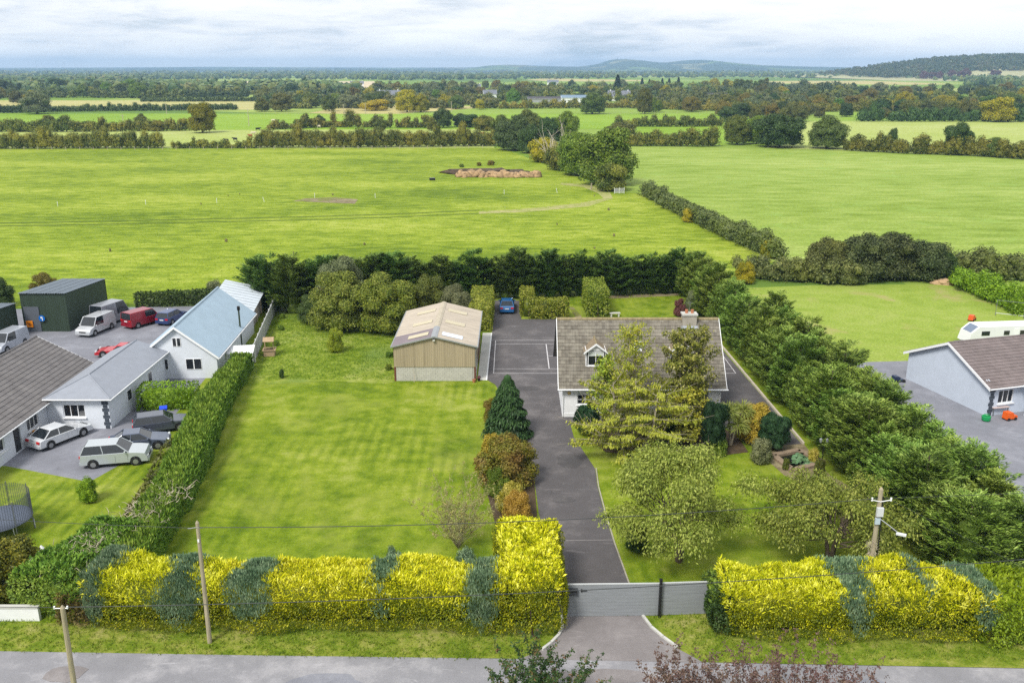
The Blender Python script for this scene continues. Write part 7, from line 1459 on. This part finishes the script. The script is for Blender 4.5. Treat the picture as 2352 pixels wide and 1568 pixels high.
band(60, 214, 224, (9, 15), 'tree in the third belt beyond the meadows', 'third belt of trees beyond the meadows', fn=lambda u, v: not (380 < u < 860 and random.random() < .6))
band(64, 204, 212, (9, 16), 'tree in the fourth belt of the distant country', 'fourth belt of distant trees', fn=lambda u, v: not (380 < u < 860 or u > 1990))
band(30, 206, 226, (13, 18), 'tall tree of the grove on the left', 'large trees of the left grove', -140, 330, ['deep', 'deep', 'olive', 'mid'])
band(16, 262, 284, (6, 11), 'bushy tree in the right-hand thickets', 'bushy trees right of the centre meadow', 1640, 1860, ['olive', 'hawthorn', 'autumn', 'deep'])
band(14, 258, 272, (6, 10), 'rounded bush along the right-hand strip field', 'rounded bushes along the right strip field', 1880, 2400, ['hawthorn', 'deep', 'olive'])
band(26, 242, 256, (7, 12), 'tree of the loose clumps behind the right strip field', 'loose clumps behind the right strip field', 1560, 2440, ['olive', 'mid', 'deep', 'gold', 'hawthorn', 'autumn'])
band(16, 226, 238, (8, 13), 'tree of the loose clumps before the white shed', 'loose clumps around the white shed', 980, 1560, ['olive', 'mid', 'gold', 'hawthorn'])
band(14, 290, 302, (4, 7), 'small tree dotted along the meadow hedges', 'small trees along the meadow hedges', 20, 1120, ['olive', 'deep', 'hedgerow'], fn=lambda u, v: not 380 < u < 660)
for i in range(7): x, y = G(1480 + i * 16 + random.uniform(-16, 16), 203 + random.uniform(-3, 4)); tree('spruce%d' % (i % 2), (x, y, 0), random.uniform(9, 16), 'dark conifer in the small plantation', 'tree', 'dark plantation conifers', LM['deep'], 1.2, None, 'conifer')
for i in range(7): x, y = G(1670 + i * 15 + random.uniform(-5, 5), 216 + random.uniform(-3, 2)); tree('poplar0', (x, y, 0), random.uniform(17, 22), 'upright tree with dense dark crown in the right-hand shelter belt', 'tree', 'upright shelter-belt trees', LM['olive'], 1.4)

for i, (v, h, wd, L_, g) in enumerate(((249, 6, 9, .95, 600), (241, 7, 10, 1.1, 600), (233, 7.5, 11, 1.2, 590), (225, 8, 12, 1.4, -150), (218, 8.5, 14, 1.6, -150), (212, 9, 16, 1.8, -150), (207, 9.5, 18, 2.0, -150))):
    for j, (u0, u1) in enumerate(((max(g, -150), 820 if g > 0 else 480), (820, 1150), (1150, 1480), (1490, 1960), (1990, 2480)) if i < 3 else ((-150, 420), (430, 1090), (1130, 1640), (1660, 2480)) if i < 5 else ((-150, 350), (870, 1090), (1130, 1640), (1660, 1960))):
        if i < 2 and j == 2: continue
        hedgerow('belt of scrub and hedge among the distant trees', [(u0, v + random.uniform(-1.5, 1.5)), ((u0 + u1) / 2, v + random.uniform(-2, 2)), (u1, v + random.uniform(-1.5, 1.5))], h, wd, LM[random.choice(['hedgerow', 'deep', 'olive', 'hawthorn'])], 450 + i * 10 + j, L_ * 1.15, .6, .45, 'distant scrub belts', True, [(q, q + random.uniform(.03, .09)) for q in (random.random(), random.random(), random.random())])
# ---- far woods (uncountable): low-cost crowns
def wood(name, label, pts, mat, seed, leafy=16, k=2):
    rng = np.random.default_rng(seed); n = len(pts); CV, CQ = cubesphere(k); pts = np.asarray(pts)      # x y z h r
    m_ = len(CV); h = pts[:, 3][:, None, None]; r = pts[:, 4][:, None, None]
    jit = 1 + rng.normal(0, .14, (n, m_, 1)); V = CV[None] * jit * np.concatenate([r, r, h * .5], 2) + np.stack([pts[:, 0], pts[:, 1], pts[:, 2] + pts[:, 3] * .52], 1)[:, None, :]
    Lv = Leaves(); Q = (CQ[None] + (np.arange(n) * m_)[:, None, None]).reshape(-1, 4); Lv.raw(V.reshape(-1, 3), Q)
    idx = np.repeat(np.arange(n), leafy); d = rnd(rng, len(idx)); d[:, 2] = np.abs(d[:, 2]) - .2; P_ = pts[idx]; pos = np.stack([P_[:, 0] + d[:, 0] * P_[:, 4], P_[:, 1] + d[:, 1] * P_[:, 4], P_[:, 2] + P_[:, 3] * (.52 + d[:, 2] * .48)], 1)
    ax, nr = orient(rng, unit(d), 'leaf'); Lv.kites(pos, ax, nr, P_[:, 4] * .75, P_[:, 4] * .55)
    o = link(name, Lv.mesh(name, mat)); tag(o, label, 'woodland', kind='stuff'); return o
rng = np.random.default_rng(77); pts = []
lf1 = lumpf(rng, 1.0, 1.0)
def far_ok(x, y):
    q = np.array([[x / 330, y / 520, 0.0]]); return lf1(q)[0] > -.5
tries = 0
while len(pts) < 5800 and tries < 60000:
    tries += 1; dep = rng.uniform(.0024, .0262); y = CAMH / dep * rng.uniform(.97, 1.03); u = rng.uniform(-150, 2500); x = (u - CX) / F * (y * .957 + 8)
    if y > 11000 or not (far_ok(x, y) or y > 5500): continue
    h = rng.uniform(7, 15) * (1.0 if y < 4000 else 1.25); pts.append((x, y, 0, h, h * rng.uniform(.42, .7) * (1 if y < 3500 else 1.5)))
# keep the field openings on the left open
op = [((350, 203), (860, 187)), ((1990, 214), (2500, 203))]
def inopen(p):
    y = p[1]; v = CY + F * math.tan(math.atan2(CAMH, y) - PITCH); u = CX + F * p[0] / (y * .957 + 8)
    return any(a[0] < u < b_[0] and b_[1] - 3 < v < a[1] + 3 for a, b_ in op)
pts = [p for p in pts if not inopen(p)]
wood('distant_woodland', 'distant mass of trees and hedges covering the plain', pts, LM['farwood'], 5, 9)
# wooded hill on the right
pts = []; us = [p[0] for p in RH]; vs = [p[1] for p in RH]
for i in range(3000):
    u = rng.uniform(1890, 2700); k = rng.uniform(.3, 1.06); Y = 3000 - 800 * (1 - min(k, 1)) + max(0, k - 1) * 800; zc = HZ(u, np.interp(u, us, vs), 3000) * math.sin(min(k, 1) * math.pi / 2) ** 1.3
    if k < .36 + .03 * math.sin(u / 40): continue
    h = rng.uniform(10, 16); pts.append((at(u, 3000), Y, zc - 1, h, h * rng.uniform(.38, .55)))
wood('hill_woodland', 'dark woodland covering the low hill on the right skyline', pts, LM['heath'], 6, 12, 1)
for i, u in enumerate((1925, 1940, 1952, 1975, 1990, 2000, 2050, 2058, 2120, 2192, 2200, 2215, 2224, 2238, 2262)):
    k = .22; Y = 3000 - 800 * (1 - k); z = HZ(u, np.interp(u, us, vs), 3000) * math.sin(k * math.pi / 2) ** 1.3; o = tree(B[i % 6], (at(u, 3000), Y, z - .5), random.uniform(17, 24), 'copper-brown beech on the stubble slope of the wooded hill', 'tree', 'copper beeches on the hill slope', LM['copper'], 1.2)
# skyline trees and rows on far ridges
pts = []
for i in range(900):
    u = rng.uniform(-150, 2000); Y = rng.uniform(8000, 9000); pts.append((at(u, Y), Y, rng.uniform(0, 4), rng.uniform(14, 24), rng.uniform(12, 24)))
wood('skyline_woodland', 'thin line of trees along the blue horizon', pts, LM['farwood'], 8, 8, 1)
# mast and turbines
o = thing('hill_mast', 'thin mast on top of the blue far hill', 'mast', (at(1417, 9480), 9480, HZ(1417, 137, 9480) - 3)); mb = MB(); mb.tube([(0, 0, 0), (0, 0, 34)], [2.2, 1.2], 6); mb.obj('tower', M_grey_metal, o); mb = MB(); mb.box((0, 0, 26), (7, 2, 3)); mb.obj('dish_platform', M_grey_metal, o)
for i, (u, a0_) in enumerate(((85, .4), (136, 1.5), (150, 2.2))):
    Y = 10200; zt = HZ(u, 141, Y); o = thing('wind_turbine', 'white wind turbine standing on the far left horizon', 'wind turbine', (at(u, Y), Y, 0), 0, 'wind turbines on the horizon'); mb = MB(); mb.tube([(0, 0, 0), (0, 0, zt)], [3.0, 1.8], 8); mb.obj('tower', M_white, o); mb = MB(); mb.box((0, -2, zt), (4, 9, 4)); hub = mb.obj('nacelle', M_white, o)
    for k in range(3): a = a0_ + k * 2.094; mb = MB(); mb.tube([(0, -7, zt), (math.cos(a) * 18, -7, zt + math.sin(a) * 18), (math.cos(a) * 44, -7, zt + math.sin(a) * 44)], [1.4, 2.0, .5], 5); mb.obj('blade', M_white, o)

# ---- grass tufts (uncountable)
def tufts(name, label, n, box, hh, mat, seed, ok=None, blades=4, wd=.05):
    rng = np.random.default_rng(seed); x = rng.uniform(box[0], box[1], n); y = rng.uniform(box[2], box[3], n); 
    if ok is not None: k = ok(x, y); x, y = x[k], y[k]
    n = len(x); Lv = Leaves()
    for b_ in range(blades):
        pos = np.stack([x + rng.normal(0, wd * 1.6, n), y + rng.normal(0, wd * 1.6, n), np.zeros(n)], 1); d = rnd(rng, n) * .55 + UP; Lv.kites(pos, d, rnd(rng, n), hh * rng.uniform(.5, 1.3, n), wd * rng.uniform(.8, 1.6, n))
    o = link(name, Lv.mesh(name, mat)); tag(o, label, 'grass', kind='stuff')
GT = leaf('pasture_blade', [C(104, 132, 20), C(138, 160, 34), C(164, 180, 56), C(186, 192, 84)], ovar=0, tr=.3); GV = leaf('verge_blade', [C(88, 112, 22), C(118, 138, 34), C(146, 156, 56), C(170, 166, 90)], ovar=0, tr=.3); GR = leaf('rough_blade', [C(96, 126, 30), C(126, 152, 44), C(154, 172, 74)], ovar=0, tr=.3)
_tr = np.random.default_rng(3)
tufts('pasture_tussocks', 'rough grass tussocks covering the near pasture', 44000, (-130, 33, 112, 260), .14, GT, 21, lambda x, y: (_tr.uniform(0, 1, len(x)) < np.exp(-(y - 110) / 55)) & (x > -20 - (y - 60) * .62) & (x < 30 + np.maximum(0, 150 - y) * .2), 3, .08)
tufts('verge_grass_blades', 'rough grass growing on the road verge', 9000, (-40, 40, 38.4, 42.6), .16, GV, 22, lambda x, y: (y > 38.75 - .027 * (x + 12)) & ~((x > .2) & (x < 9.3) & (y < 42.3) & (np.abs(x - 5.2) < 2.3 + (42.2 - y) * .62)), 3, .035)
tufts('rough_grass_blades', 'long uneven grass between fence and tan shed', 10000, (-28.5, -11.3, 81, 106), .13, GR, 23, lambda x, y: x > -26.0 - (y - 84) * .15, 3, .035)

# ---- haze over the plain
mb = MB(); mb.box((0, 6600, 79), (29000, 14400, 164)); o = mb.obj('haze', None); o['kind'] = 'stuff'; o['label'] = 'thin bluish haze over the distant plain'; o['category'] = 'haze'
hm = bpy.data.materials.new('haze_air'); hm.use_nodes = True; ht = hm.node_tree; ht.nodes.clear(); ho = N(ht, 'ShaderNodeOutputMaterial'); hv = N(ht, 'ShaderNodeVolumePrincipled')
hv.inputs['Color'].default_value = (0.44, 0.68, 1.0, 1); hv.inputs['Density'].default_value = 0.00012; hv.inputs['Anisotropy'].default_value = 0.0
ht.links.new(hv.outputs[0], ho.inputs['Volume']); o.data.materials.clear(); o.data.materials.append(hm)
